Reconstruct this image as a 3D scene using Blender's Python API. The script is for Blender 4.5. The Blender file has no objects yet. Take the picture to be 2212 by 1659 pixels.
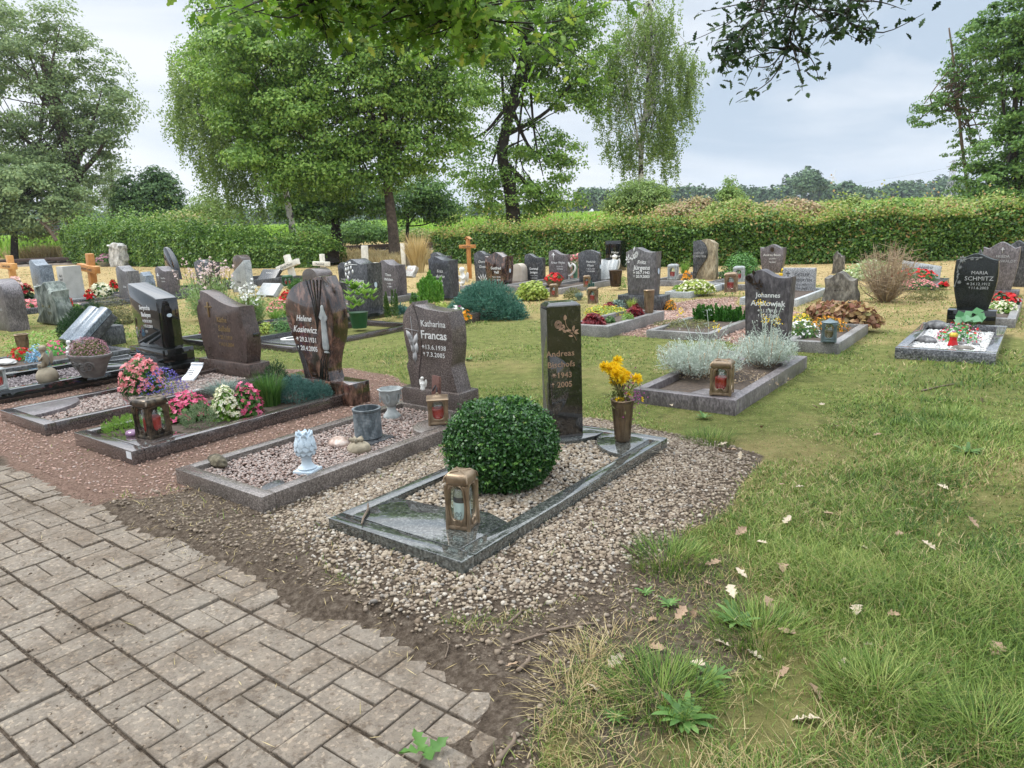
import bpy, bmesh, math, random
import numpy as np
from mathutils import Matrix, Vector, Euler
rng = np.random.default_rng(7)
random.seed(7)
SC = bpy.context.scene
COL = SC.collection
# ---------------------------------------------------------------- camera
H = 1.5                                   # eye height
FPX, PITCH, ROLL, AZ = 1523.2, math.radians(12.737), math.radians(-2.3227), math.radians(37.32)
_cp, _sp = math.cos(PITCH), math.sin(PITCH)
_f = np.array([0, _cp, -_sp]); _u0 = np.array([0, _sp, _cp]); _r0 = np.array([1.0, 0, 0])
CR = math.cos(ROLL)*_r0 + math.sin(ROLL)*_u0
CU = -math.sin(ROLL)*_r0 + math.cos(ROLL)*_u0
CF = _f
cam = bpy.data.cameras.new('camera'); camo = bpy.data.objects.new('camera', cam); COL.objects.link(camo)
cam.sensor_fit = 'HORIZONTAL'; cam.sensor_width = 36.0; cam.lens = 36.0*FPX/2212.0
cam.clip_start = 0.05; cam.clip_end = 4000
camo.matrix_world = Matrix(((CR[0], CU[0], -CF[0], 0), (CR[1], CU[1], -CF[1], 0), (CR[2], CU[2], -CF[2], H), (0, 0, 0, 1)))
SC.camera = camo
# ---------------------------------------------------------------- sky, sun, exposure
SUN_EL, SUN_AZ = math.radians(52), math.radians(-70)      # azimuth from +Y, negative = to the left
world = bpy.data.worlds.new('World'); SC.world = world; world.use_nodes = True
wn, wl = world.node_tree.nodes, world.node_tree.links
wn.clear()
def wnode(t, **k):
    n = wn.new(t)
    for a, b in k.items(): setattr(n, a, b)
    return n
wo = wnode('ShaderNodeOutputWorld'); mixw = wnode('ShaderNodeMixShader')
b1 = wnode('ShaderNodeBackground'); b2 = wnode('ShaderNodeBackground')
sky = wnode('ShaderNodeTexSky', sky_type='NISHITA', sun_disc=False)
sky.sun_elevation = SUN_EL; sky.sun_rotation = SUN_AZ
wl.new(sky.outputs[0], b1.inputs[0]); b1.inputs[1].default_value = 0.1
tcw = wnode('ShaderNodeTexCoord'); mpw = wnode('ShaderNodeMapping'); mpw.inputs['Scale'].default_value = (1.0, 1.0, 3.2)
mpw.inputs['Location'].default_value = (0.35, 0.1, 0.2)
wl.new(tcw.outputs['Generated'], mpw.inputs[0])
nzw = wnode('ShaderNodeTexNoise'); nzw.inputs['Scale'].default_value = 1.9; nzw.inputs['Detail'].default_value = 7; nzw.inputs['Roughness'].default_value = 0.52
nzw.inputs['Distortion'].default_value = 0.5
wl.new(mpw.outputs[0], nzw.inputs['Vector'])
crw = wnode('ShaderNodeValToRGB')
crw.color_ramp.elements[0].position = 0.36; crw.color_ramp.elements[0].color = (0.50, 0.60, 0.72, 1)
crw.color_ramp.elements[1].position = 0.60; crw.color_ramp.elements[1].color = (0.89, 0.92, 0.965, 1)
e = crw.color_ramp.elements.new(0.47); e.color = (0.70, 0.765, 0.845, 1)
wl.new(nzw.outputs[0], crw.inputs[0])
sxw = wnode('ShaderNodeSeparateXYZ'); wl.new(tcw.outputs['Generated'], sxw.inputs[0])
mrw = wnode('ShaderNodeMapRange', interpolation_type='SMOOTHSTEP')
mrw.inputs['From Min'].default_value = 0.30; mrw.inputs['From Max'].default_value = 0.95
mrw.inputs["To Min"].default_value = 0.73; mrw.inputs['To Max'].default_value = 3.1      # an overcast sky is brightest overhead
wl.new(sxw.outputs[2], mrw.inputs['Value'])
wl.new(crw.outputs[0], b2.inputs[0]); wl.new(mrw.outputs[0], b2.inputs[1])
mixw.inputs[0].default_value = 0.93
wl.new(b1.outputs[0], mixw.inputs[1]); wl.new(b2.outputs[0], mixw.inputs[2]); wl.new(mixw.outputs[0], wo.inputs[0])
sun = bpy.data.lights.new('sun', 'SUN'); suno = bpy.data.objects.new('sun', sun); COL.objects.link(suno)
sun.energy = 1.5; sun.angle = math.radians(18); sun.color = (1.0, 0.96, 0.9)
sd = Vector((math.sin(SUN_AZ)*math.cos(SUN_EL), math.cos(SUN_AZ)*math.cos(SUN_EL), math.sin(SUN_EL)))
suno.rotation_euler = sd.to_track_quat('Z', 'Y').to_euler(); suno.location = (0, 0, 60)
vs = SC.view_settings
vs.view_transform = 'Standard'; vs.look = 'None'; vs.gamma = 1; vs.use_curve_mapping = False; vs.exposure = 0.62
SC.cycles.use_denoising = True
SC.cycles.max_bounces = 8; SC.cycles.transparent_max_bounces = 8
SC.cycles.use_adaptive_sampling = True; SC.cycles.adaptive_threshold = 0.02
# ---------------------------------------------------------------- placing: pixels of the 2212 px view turned into points of the yard
E1 = np.array([math.sin(AZ), math.cos(AZ)]); E2 = np.array([math.cos(AZ), -math.sin(AZ)])
def ray(px, py): return CF + CR*(px-1106)/FPX - CU*(py-829.5)/FPX
def g(px, py, z=0.0):
    d = ray(px, py); t = (z-H)/d[2]; return np.array([d[0]*t, d[1]*t])
def at(px, py, Y):
    d = ray(px, py); t = Y/d[1]; return np.array([d[0]*t, Y, H+d[2]*t])
def proj(p):
    d = np.array([p[0], p[1], p[2]-H]); zc = d@CF
    return np.array([1106+FPX*(d@CR)/zc, 829.5-FPX*(d@CU)/zc])
def W(b, a, z=0.0): return (b*E2[0]+a*E1[0], b*E2[1]+a*E1[1], z)
def BA(px, py, z=0.0): v = g(px, py, z); return v@E2, v@E1
def fit(xl, xr, yb, yt, z0=0.0):
    p = g((xl+xr)/2, yb, z0)
    q1 = proj((*(p+E2*.5), z0)); q0 = proj((*(p-E2*.5), z0))
    w = (xr-xl)/(q1[0]-q0[0]); lo, hi = 0, 9
    for _ in range(40):
        m = (lo+hi)/2
        if proj((p[0], p[1], z0+m))[1] > yt: lo = m
        else: hi = m
    return p, w, m
# ---------------------------------------------------------------- geometry helpers: a geometry is (V, [F4, F3, ...])
def cat(*gs):
    V, F, o = [], [], 0
    for v, fs in gs:
        v = np.asarray(v, float); V.append(v)
        for f in fs: F.append(np.asarray(f, int)+o)
        o += len(v)
    return np.concatenate(V), F
def tr(geo, loc=(0, 0, 0), rot=(0, 0, 0), sc=(1, 1, 1)):
    V, F = geo
    M = np.array(Euler(rot).to_matrix())
    return (np.asarray(V)*np.asarray(sc))@M.T+np.asarray(loc), F
def from_bm(bm):
    bm.verts.ensure_lookup_table(); bm.verts.index_update()
    V = np.array([v.co[:] for v in bm.verts]); by = {}
    for f in bm.faces: by.setdefault(len(f.verts), []).append([v.index for v in f.verts])
    bm.free()
    return V, [np.array(x) for x in by.values()]
def box(x0, x1, y0, y1, z0, z1, bev=0.0, seg=2):
    bm = bmesh.new(); bmesh.ops.create_cube(bm, size=1)
    for v in bm.verts:
        v.co = ((x0+x1)/2+v.co.x*(x1-x0), (y0+y1)/2+v.co.y*(y1-y0), (z0+z1)/2+v.co.z*(z1-z0))
    if bev: bmesh.ops.bevel(bm, geom=bm.edges[:], offset=bev, segments=seg, profile=.5, affect='EDGES')
    return from_bm(bm)
def prism(pts, y0, y1, bev=0.0, axis='y', seg=2):
    """outline pts (u,v) extruded; axis y: (u,y,v); axis z: (u,v,z)"""
    bm = bmesh.new(); n = len(pts)
    ar = sum(pts[i][0]*pts[(i+1) % n][1]-pts[(i+1) % n][0]*pts[i][1] for i in range(n))
    if ar < 0: pts = pts[::-1]
    f = (lambda p, t: (p[0], t, p[1])) if axis == 'y' else (lambda p, t: (p[0], p[1], t))
    A = [bm.verts.new(f(p, y0)) for p in pts]; B = [bm.verts.new(f(p, y1)) for p in pts]
    fa = bm.faces.new(A); fb = bm.faces.new(B[::-1])
    for i in range(n): bm.faces.new((A[(i+1) % n], A[i], B[i], B[(i+1) % n]))
    bmesh.ops.recalc_face_normals(bm, faces=bm.faces[:])
    if bev:
        ed = [e for e in bm.edges if (fa in e.link_faces) or (fb in e.link_faces)]
        bmesh.ops.bevel(bm, geom=ed, offset=bev, segments=seg, profile=.5, affect='EDGES', clamp_overlap=True)
    return from_bm(bm)
def lathe(prof, n=24, cap=True, mod=None):
    """profile [(r,z)...]; mod(theta, i) scales r"""
    th = np.arange(n)*2*math.pi/n; V = []
    for i, (r, z) in enumerate(prof):
        for t in th:
            k = mod(t, i) if mod else 1
            V.append((r*k*math.cos(t), r*k*math.sin(t), z))
    m = len(prof); F = []
    for i in range(m-1):
        for j in range(n): F.append((i*n+j, i*n+(j+1) % n, (i+1)*n+(j+1) % n, (i+1)*n+j))
    G = [np.array(F)]
    if cap:
        if prof[0][0] > 1e-6: G.append(np.array([list(range(n))[::-1]]))
        if prof[-1][0] > 1e-6: G.append(np.array([[(m-1)*n+j for j in range(n)]]))
    return np.array(V), G
def tube(P, R, n=6, cap=True):
    P = np.asarray(P, float); m = len(P); R = np.broadcast_to(R, (m,))
    T = np.gradient(P, axis=0); T /= np.linalg.norm(T, axis=1)[:, None]+1e-9
    up = np.array([0, 0, 1.0]) if abs(T[0][2]) < .9 else np.array([1.0, 0, 0])
    V = []; N = np.cross(T[0], up); N /= np.linalg.norm(N)
    th = np.arange(n)*2*math.pi/n
    for i in range(m):
        N = N-T[i]*(N@T[i]); N /= np.linalg.norm(N)+1e-9; B = np.cross(T[i], N)
        V.append(P[i]+R[i]*(np.cos(th)[:, None]*N+np.sin(th)[:, None]*B))
    i, j = np.meshgrid(np.arange(m-1), np.arange(n), indexing='ij'); j2 = (j+1) % n
    F = [np.stack([i*n+j, i*n+j2, (i+1)*n+j2, (i+1)*n+j], -1).reshape(-1, 4)]
    if cap: F += [np.array([list(range(n))[::-1]]), np.array([[(m-1)*n+k for k in range(n)]])]
    return np.concatenate(V), F
_ico = {}
def ico(s):
    if s not in _ico:
        bm = bmesh.new(); bmesh.ops.create_icosphere(bm, subdivisions=s, radius=1); _ico[s] = from_bm(bm)
    return _ico[s]
def vnoise(P, s, seed=0):
    """cheap smooth noise in about -1..1"""
    r = np.random.default_rng(seed); P = np.asarray(P, float)*s; o = np.zeros(len(P)); am = 0
    for k in range(6):
        d = r.normal(size=3); d *= (1+.45*k)/np.linalg.norm(d); w = 1/(1+.35*k); am += w*.6
        o += w*np.sin(P@d+r.uniform(0, 6.3)+1.3*np.sin(P@np.roll(d, 1)*.7+r.uniform(0, 6.3)))
    return o/am*.62
def blob(rx, ry, rz, s=3, amp=.15, fr=2.0, seed=0, flat=None):
    V, F = ico(s); V = V*(1+amp*vnoise(V, fr, seed))[:, None]*np.array([rx, ry, rz])
    if flat is not None: V[:, 2] = np.maximum(V[:, 2], flat)
    return V, F
def rnd(n, a=0.0, b=1.0): return rng.uniform(a, b, n)
def unit(V): return V/(np.linalg.norm(V, axis=-1, keepdims=True)+1e-9)
def leafq(C, N, L, Wd, T=None, fold=.15):
    """rhombic leaves: centres, normals, length, width"""
    n = len(C); N = unit(N)
    if T is None: T = rng.normal(size=(n, 3))
    T = unit(T-N*(T*N).sum(1)[:, None]); S = np.cross(N, T)
    L = np.broadcast_to(L, (n,))[:, None]/2; Wd = np.broadcast_to(Wd, (n,))[:, None]/2
    V = np.stack([C-T*L, C+S*Wd+N*Wd*fold-T*L*.1, C+T*L, C-S*Wd+N*Wd*fold-T*L*.1], 1).reshape(-1, 3)
    return V, [np.arange(n*4).reshape(n, 4)]
def blades(B, Hh, lean, az, wd, seg=2):
    """curved blades: base points, height, lean length, lean azimuth, width"""
    n = len(B); d = np.stack([np.cos(az), np.sin(az), np.zeros(n)], 1); s = np.stack([-np.sin(az), np.cos(az), np.zeros(n)], 1)
    ts = np.linspace(0, 1, seg+1); rows = []
    for t in ts:
        c = B+d*(lean*t**1.8)[:, None]; c[:, 2] += Hh*(t-.18*t*t*np.minimum(1, lean/(Hh+1e-6)))
        if t < 1: rows += [c-s*(wd*(1-.55*t)/2)[:, None], c+s*(wd*(1-.55*t)/2)[:, None]]
        else: rows += [c]
    k = len(rows); V = np.stack(rows, 1).reshape(-1, 3); o = np.arange(n)[:, None]*k
    F4 = np.concatenate([o+np.array([2*i, 2*i+1, 2*i+3, 2*i+2]) for i in range(seg-1)]) if seg > 1 else None
    F3 = o+np.array([2*(seg-1), 2*(seg-1)+1, 2*seg])
    return V, ([F4] if seg > 1 else [])+[F3]
def stones(C, R, s=1, flat=.7, seed=1):
    """many rounded pebbles at C with radius R"""
    V0, F0 = ico(s); F0 = F0[0]; n = len(C); m = len(V0)
    sc = np.stack([rnd(n, .8, 1.35), rnd(n, .7, 1.05), rnd(n, flat*.75, flat*1.15)], 1)*R[:, None]
    jit = 1+.22*rng.normal(size=(n, m)).clip(-1.5, 1.5)*.6
    V = V0[None]*jit[..., None]*sc[:, None]
    a = rnd(n, 0, 6.283); ca, sa = np.cos(a)[:, None], np.sin(a)[:, None]
    t = rnd(n, -.5, .5); ct, st = np.cos(t)[:, None], np.sin(t)[:, None]
    x, y, z = V[..., 0], V[..., 1], V[..., 2]; y, z = y*ct-z*st, y*st+z*ct
    V = np.stack([x*ca-y*sa, x*sa+y*ca, z], -1)+C[:, None]
    F = (F0[None]+(np.arange(n)*m)[:, None, None]).reshape(-1, 3)
    return V.reshape(-1, 3), [F]
# ---------------------------------------------------------------- objects
def mesh(name, geo, mat, smooth=30):
    V, Fs = geo; Fs = [np.asarray(f) for f in Fs if f is not None and len(f)]
    me = bpy.data.meshes.new(name)
    me.vertices.add(len(V)); me.vertices.foreach_set('co', np.asarray(V, np.float32).ravel())
    tot = np.concatenate([np.full(len(f), f.shape[1]) for f in Fs]); idx = np.concatenate([f.ravel() for f in Fs])
    me.loops.add(len(idx)); me.loops.foreach_set('vertex_index', idx.astype(np.int32))
    me.polygons.add(len(tot)); st = np.concatenate([[0], np.cumsum(tot)[:-1]])
    me.polygons.foreach_set('loop_start', st.astype(np.int32)); me.polygons.foreach_set('loop_total', tot.astype(np.int32))
    me.update(calc_edges=True); me.validate()
    if smooth is not None:
        me.polygons.foreach_set('use_smooth', np.ones(len(me.polygons), bool))
        if smooth < 180: me.set_sharp_from_angle(angle=math.radians(smooth))
    if mat: me.materials.append(mat)
    return me
def link(name, me, parent=None):
    o = bpy.data.objects.new(name, me); COL.objects.link(o)
    if parent is not None: o.parent = parent
    return o
def part(parent, name, geo, mat, smooth=30, label=None):
    o = link(name, mesh(name, geo, mat, smooth), parent)
    if label: o['label'] = label
    return o
def tag(o, label, cat=None, group=None, kind=None):
    o['label'] = label
    if cat: o['category'] = cat
    if group: o['group'] = group
    if kind: o['kind'] = kind
    return o
def thing(name, label, cat, loc=(0, 0, 0), rz=0.0, group=None, rot=None):
    o = link(name, None); o.empty_display_size = .1
    o.location = loc; o.rotation_euler = rot if rot else (0, 0, rz)
    return tag(o, label, cat, group)
def solo(name, geo, mat, label, cat, loc=(0, 0, 0), rz=0.0, group=None, smooth=30, kind=None):
    o = link(name, mesh(name, geo, mat, smooth)); o.location = loc; o.rotation_euler = (0, 0, rz)
    return tag(o, label, cat, group, kind)
def copy_thing(root, loc, rz, label):
    r = root.copy(); COL.objects.link(r); r.location = loc; r.rotation_euler = (0, 0, rz); r['label'] = label
    for c in list(root.children):
        k = c.copy(); COL.objects.link(k); k.parent = r
        for d in list(c.children):
            q = d.copy(); COL.objects.link(q); q.parent = k
    return r
def text(parent, body, size, x, z, y, mat, name='lettering', align='CENTER', shear=0.0, bold=0.0, space=1.0, ext=.0012, M=None, sx=1.0, line=.95):
    cu = bpy.data.curves.new('lettering', 'FONT'); cu.body = body; cu.size = size; cu.align_x = align; cu.shear = shear
    cu.offset = bold; cu.extrude = ext; cu.space_character = space; cu.space_line = line; cu.resolution_u = 2
    to = bpy.data.objects.new('t', cu); COL.objects.link(to)
    dg = bpy.context.evaluated_depsgraph_get(); me = bpy.data.meshes.new_from_object(to.evaluated_get(dg))
    bpy.data.objects.remove(to); bpy.data.curves.remove(cu)
    n = len(me.vertices)
    if n == 0: return None
    V = np.empty(n*3); me.vertices.foreach_get('co', V); V = V.reshape(-1, 3)
    V = np.stack([x+V[:, 0]*sx, y-V[:, 2], z+V[:, 1]], 1)
    if M is not None: V = V@np.asarray(M)[:3, :3].T+np.asarray(M)[:3, 3]
    me.vertices.foreach_set('co', V.ravel()); me.materials.clear(); me.materials.append(mat); me.name = name; me.update()
    return link(name, me, parent)
def skin_fig(V, Ed, R, lvl=2):
    """one continuous body grown round a skeleton"""
    me = bpy.data.meshes.new('fig'); me.from_pydata([tuple(v) for v in V], Ed, [])
    o = bpy.data.objects.new('fig', me); COL.objects.link(o)
    m = o.modifiers.new('s', 'SKIN'); sv = me.skin_vertices[0].data
    for i, r in enumerate(R): sv[i].radius = (r, r) if np.isscalar(r) else r
    sv[0].use_root = True
    s = o.modifiers.new('d', 'SUBSURF'); s.levels = lvl
    dg = bpy.context.evaluated_depsgraph_get(); e = bpy.data.meshes.new_from_object(o.evaluated_get(dg))
    bm = bmesh.new(); bm.from_mesh(e); geo = from_bm(bm)
    bpy.data.objects.remove(o); bpy.data.meshes.remove(me); bpy.data.meshes.remove(e)
    return geo
# ---------------------------------------------------------------- materials
def new_mat(name):
    m = bpy.data.materials.new(name); m.use_nodes = True; nt = m.node_tree; nt.nodes.clear()
    out = nt.nodes.new('ShaderNodeOutputMaterial'); p = nt.nodes.new('ShaderNodeBsdfPrincipled')
    nt.links.new(p.outputs[0], out.inputs[0])
    return m, nt, p, out
def ramp(nt, cols, pos=None):
    r = nt.nodes.new('ShaderNodeValToRGB'); el = r.color_ramp.elements
    pos = pos or [i/(len(cols)-1) for i in range(len(cols))]
    while len(el) < len(cols): el.new(.5)
    for i, (c, q) in enumerate(zip(cols, pos)): el[i].position = q; el[i].color = (*c, 1)
    return r
def noise(nt, scale, detail=4, rough=.55, vec=None, dist=0.0):
    n = nt.nodes.new('ShaderNodeTexNoise'); n.inputs['Scale'].default_value = scale; n.inputs['Detail'].default_value = detail
    n.inputs['Roughness'].default_value = rough; n.inputs['Distortion'].default_value = dist
    if vec is None:
        tc = nt.nodes.get('tc') or nt.nodes.new('ShaderNodeTexCoord'); tc.name = 'tc'; vec = tc.outputs['Object']
    nt.links.new(vec, n.inputs['Vector'])
    return n
def mixc(nt, fac, a, b, mode='MIX'):
    m = nt.nodes.new('ShaderNodeMix'); m.data_type = 'RGBA'; m.blend_type = mode
    for s, v in ((0, fac), (6, a), (7, b)):
        if isinstance(v, (int, float)): m.inputs[s].default_value = v
        elif isinstance(v, tuple): m.inputs[s].default_value = (*v, 1)
        else: nt.links.new(v, m.inputs[s])
    return m.outputs[2]
def bump(nt, p, h, strength=.3, dist=.01):
    b = nt.nodes.new('ShaderNodeBump'); b.inputs['Strength'].default_value = strength; b.inputs['Distance'].default_value = dist
    nt.links.new(h, b.inputs['Height']); nt.links.new(b.outputs[0], p.inputs['Normal'])
def plain(name, c, rough=.6, c2=None, scale=20, metal=0.0, bmp=0.0, bscale=60, spec=.5, pos=(.35, .65)):
    m, nt, p, out = new_mat(name); p.inputs['Roughness'].default_value = rough; p.inputs['Metallic'].default_value = metal
    p.inputs['Specular IOR Level'].default_value = spec
    c2 = c2 or tuple(x*.8 for x in c)
    r = ramp(nt, [c, c2], list(pos)); nt.links.new(noise(nt, scale).outputs[0], r.inputs[0]); nt.links.new(r.outputs[0], p.inputs['Base Color'])
    if bmp: bump(nt, p, noise(nt, bscale, 5).outputs[0], bmp, .004)
    return m
def granite(name, dark, mid, light, scale=90, rough=.18, streak=0.0, sang=.6, bmp=0.0):
    m, nt, p, out = new_mat(name); p.inputs['Roughness'].default_value = rough
    tc = nt.nodes.new('ShaderNodeTexCoord'); tc.name = 'tc'
    vec = tc.outputs['Object']
    if streak:
        mp = nt.nodes.new('ShaderNodeMapping'); mp.inputs['Rotation'].default_value = (.5, .9, .5); mp.inputs['Scale'].default_value = (1, 1, .45)
        nt.links.new(vec, mp.inputs[0]); sv = mp.outputs[0]
    else: sv = vec
    n1 = noise(nt, scale, 3, .7, sv); r1 = ramp(nt, [dark, mid, light], [.38, .52, .68]); nt.links.new(n1.outputs[0], r1.inputs[0])
    n2 = noise(nt, 9, 5, .6, sv, 1.8 if streak else .2); r2 = ramp(nt, [(.55, .55, .55), (1.25, 1.25, 1.25)], [.35, .65]); nt.links.new(n2.outputs[0], r2.inputs[0])
    c = mixc(nt, .35+.5*streak, r1.outputs[0], r2.outputs[0], 'MULTIPLY')
    n3 = noise(nt, 2.5, 4, .6, vec); r3 = ramp(nt, [(.68, .68, .67), (1.14, 1.13, 1.12)], [.35, .65]); nt.links.new(n3.outputs[0], r3.inputs[0])
    c = mixc(nt, 1.0, c, r3.outputs[0], 'MULTIPLY')
    nt.links.new(c, p.inputs['Base Color'])
    rr = nt.nodes.new('ShaderNodeMapRange'); rr.inputs['To Min'].default_value = rough*.7; rr.inputs['To Max'].default_value = rough*1.5
    nt.links.new(n3.outputs[0], rr.inputs['Value']); nt.links.new(rr.outputs[0], p.inputs['Roughness'])
    if bmp: bump(nt, p, n2.outputs[0], bmp, .01)
    if rough < .2: p.inputs['Coat Weight'].default_value = .8; p.inputs['Coat Roughness'].default_value = .03; p.inputs['Coat IOR'].default_value = 1.6
    return m
def leafm(name, cols, rough=.5, tl=.3, spec=.3, pos=None, big=0.0, bscale=1.0):
    """colour by leaf; part of the light passes through"""
    m, nt, p, out = new_mat(name); p.inputs['Roughness'].default_value = rough; p.inputs['Specular IOR Level'].default_value = spec
    gm = nt.nodes.new('ShaderNodeNewGeometry'); r = ramp(nt, cols, pos)
    v = gm.outputs['Random Per Island']
    if big:
        n = noise(nt, bscale, 2, .5, gm.outputs['Position']); a = nt.nodes.new('ShaderNodeMath'); a.operation = 'MULTIPLY_ADD'
        s = nt.nodes.new('ShaderNodeMath'); s.operation = 'SUBTRACT'; s.inputs[1].default_value = .5; nt.links.new(n.outputs[0], s.inputs[0])
        nt.links.new(s.outputs[0], a.inputs[0]); a.inputs[1].default_value = big; nt.links.new(v, a.inputs[2]); v = a.outputs[0]
    nt.links.new(v, r.inputs[0]); nt.links.new(r.outputs[0], p.inputs['Base Color'])
    if tl:
        t = nt.nodes.new('ShaderNodeBsdfTranslucent'); nt.links.new(r.outputs[0], t.inputs[0]); x = nt.nodes.new('ShaderNodeMixShader')
        x.inputs[0].default_value = tl; nt.links.new(p.outputs[0], x.inputs[1]); nt.links.new(t.outputs[0], x.inputs[2]); nt.links.new(x.outputs[0], out.inputs[0])
    return m
def glassm(name, c=(.9, .95, .93)):
    m, nt, p, out = new_mat(name); p.inputs['Base Color'].default_value = (*c, 1); p.inputs['Roughness'].default_value = .03
    t = nt.nodes.new('ShaderNodeBsdfTransparent'); t.inputs[0].default_value = (*c, 1); gl = nt.nodes.new('ShaderNodeBsdfGlossy'); gl.inputs['Roughness'].default_value = .04
    fr = nt.nodes.new('ShaderNodeMapRange'); lw = nt.nodes.new('ShaderNodeLayerWeight'); pw_ = nt.nodes.new('ShaderNodeMath'); pw_.operation = 'POWER'; pw_.inputs[1].default_value = 4; nt.links.new(lw.outputs['Facing'], pw_.inputs[0]); nt.links.new(pw_.outputs[0], fr.inputs['Value']); fr.inputs['To Min'].default_value = .05; fr.inputs['To Max'].default_value = .6; x = nt.nodes.new('ShaderNodeMixShader')
    nt.links.new(fr.outputs[0], x.inputs[0]); nt.links.new(t.outputs[0], x.inputs[1]); nt.links.new(gl.outputs[0], x.inputs[2]); nt.links.new(x.outputs[0], out.inputs[0])
    return m
# ---------------------------------------------------------------- shared materials
GR_G1 = granite('green_grey_granite', (.028, .031, .029), (.062, .068, .062), (.15, .155, .145), 60, .05)
GR_BLK = granite('dark_pillar_granite', (.006, .006, .006), (.015, .013, .012), (.058, .051, .045), 75, .12, .3)
GR_BRN = granite('brown_granite', (.060, .047, .042), (.125, .100, .090), (.24, .20, .185), 95, .22)
GR_BRNK = granite('brown_kerb_granite', (.085, .072, .064), (.155, .132, .118), (.26, .23, .21), 95, .22)
GR_AUR = granite('dark_red_brown_granite', (.020, .011, .008), (.075, .040, .028), (.25, .14, .10), 16, .13, .8, .5)
GR_KRB = granite('dark_brown_kerb_granite', (.035, .027, .025), (.075, .058, .053), (.15, .12, .11), 80, .16)
GR_SAL = granite('mauve_brown_granite', (.048, .033, .028), (.095, .068, .058), (.17, .128, .112), 85, .26, .3)
BLACK = granite('polished_black_granite', (.006, .007, .007), (.008, .010, .010), (.014, .017, .017), 120, .035)
GR_GRY = granite('grey_granite', (.11, .105, .105), (.19, .182, .18), (.30, .29, .285), 60, .3, .6, .7, .2)
GR_DGY = granite('dark_grey_granite', (.035, .037, .040), (.075, .078, .083), (.16, .16, .165), 45, .24, .8, .7, .15)
GR_MAU = granite('mauve_grey_granite', (.085, .072, .075), (.155, .135, .138), (.25, .225, .225), 60, .32, .7, .7, .15)
GR_LGT = granite('light_grey_granite', (.22, .24, .24), (.38, .40, .40), (.56, .57, .56), 60, .35)
GR_BLU = granite('blue_grey_granite', (.10, .13, .16), (.19, .23, .27), (.33, .37, .41), 55, .28, .7, .6)
GR_RED = granite('red_granite', (.24, .12, .10), (.36, .20, .17), (.48, .31, .27), 70, .35)
GR_SPK = granite('salt_and_pepper_granite', (.10, .105, .11), (.36, .37, .38), (.66, .67, .68), 55, .4)
GR_KGY = granite('grey_kerb_granite', (.13, .125, .12), (.22, .21, .20), (.33, .32, .30), 70, .35)
ROCKM = granite('natural_grey_brown_rock', (.075, .066, .055), (.16, .145, .12), (.28, .26, .22), 14, .75, .4, .3, .6)
ROCKW = granite('weathered_white_rock', (.30, .29, .27), (.52, .51, .48), (.70, .69, .66), 7, .8, .2, .3, .6)
ROCKG = granite('mossy_grey_rock', (.07, .09, .075), (.19, .22, .19), (.36, .39, .35), 9, .7, .5, .2, .6)
TAN = granite('tan_natural_stone', (.20, .16, .10), (.34, .28, .18), (.48, .42, .30), 12, .75, .6, .2, .5)
WHITE = plain('white_letter_paint', (.74, .74, .72), .5)
GREYL = plain('pale_engraved_line', (.42, .42, .42), .6)
BRZL = plain('copper_letter_bronze', (.47, .30, .21), .42, metal=.5)
BRONZE = plain('bronze', (.34, .25, .165), .38, (.19, .135, .085), 14, metal=.65, bmp=.15)
DBRONZE = plain('dark_bronze', (.11, .075, .05), .4, (.06, .042, .03), 14, metal=.8)
GOLDL = plain('dull_gold_letter', (.30, .21, .10), .45, metal=.6)
CANDLE = plain('red_candle', (.62, .035, .025), .35)
PAPER = plain('white_candle_paper', (.80, .81, .82), .5, (.76, .77, .79))
INK = plain('dark_ink', (.05, .05, .055), .6)
GLASS = glassm('lantern_glass')
PLASTIC = plain('white_plastic', (.72, .74, .76), .5)
SANDST = plain('sandstone_cast', (.33, .28, .20), .85, (.22, .185, .13), 22, bmp=.5, bscale=140)
CASTGREY = plain('grey_cast_stone', (.40, .42, .41), .85, (.25, .27, .265), 16, bmp=.5, bscale=160)
PALEBLUE = plain('pale_blue_cast_stone', (.52, .60, .66), .8, (.42, .50, .56), 18, bmp=.4, bscale=150)
WHITEST = plain('white_cast_stone', (.74, .73, .69), .7, (.62, .60, .55), 20)
WOODO = plain('orange_wood', (.50, .225, .06), .5, (.38, .16, .04), 9)
WOODY = plain('light_orange_wood', (.60, .32, .10), .5, (.50, .25, .08), 9)
WOODW = plain('white_wood', (.70, .67, .58), .6, (.55, .52, .44), 9)
BARK = plain('bark', (.135, .10, .072), .9, (.055, .040, .030), 6, bmp=1.0, bscale=16)
BARKD = plain('dark_bark', (.050, .040, .031), .9, (.022, .018, .014), 6, bmp=.8, bscale=14)
BIRCHB = plain('birch_bark', (.62, .60, .56), .8, (.06, .055, .05), 3.4, bmp=.4, pos=(.50, .56))
TWIG = plain('twig_bark', (.19, .14, .10), .9, (.11, .08, .055), 30)
SOILM = plain('garden_soil', (.085, .060, .042), .95, (.045, .032, .023), 30, bmp=1.0, bscale=55)
GREEND = plain('green_plastic_pot', (.02, .09, .035), .4)
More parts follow.
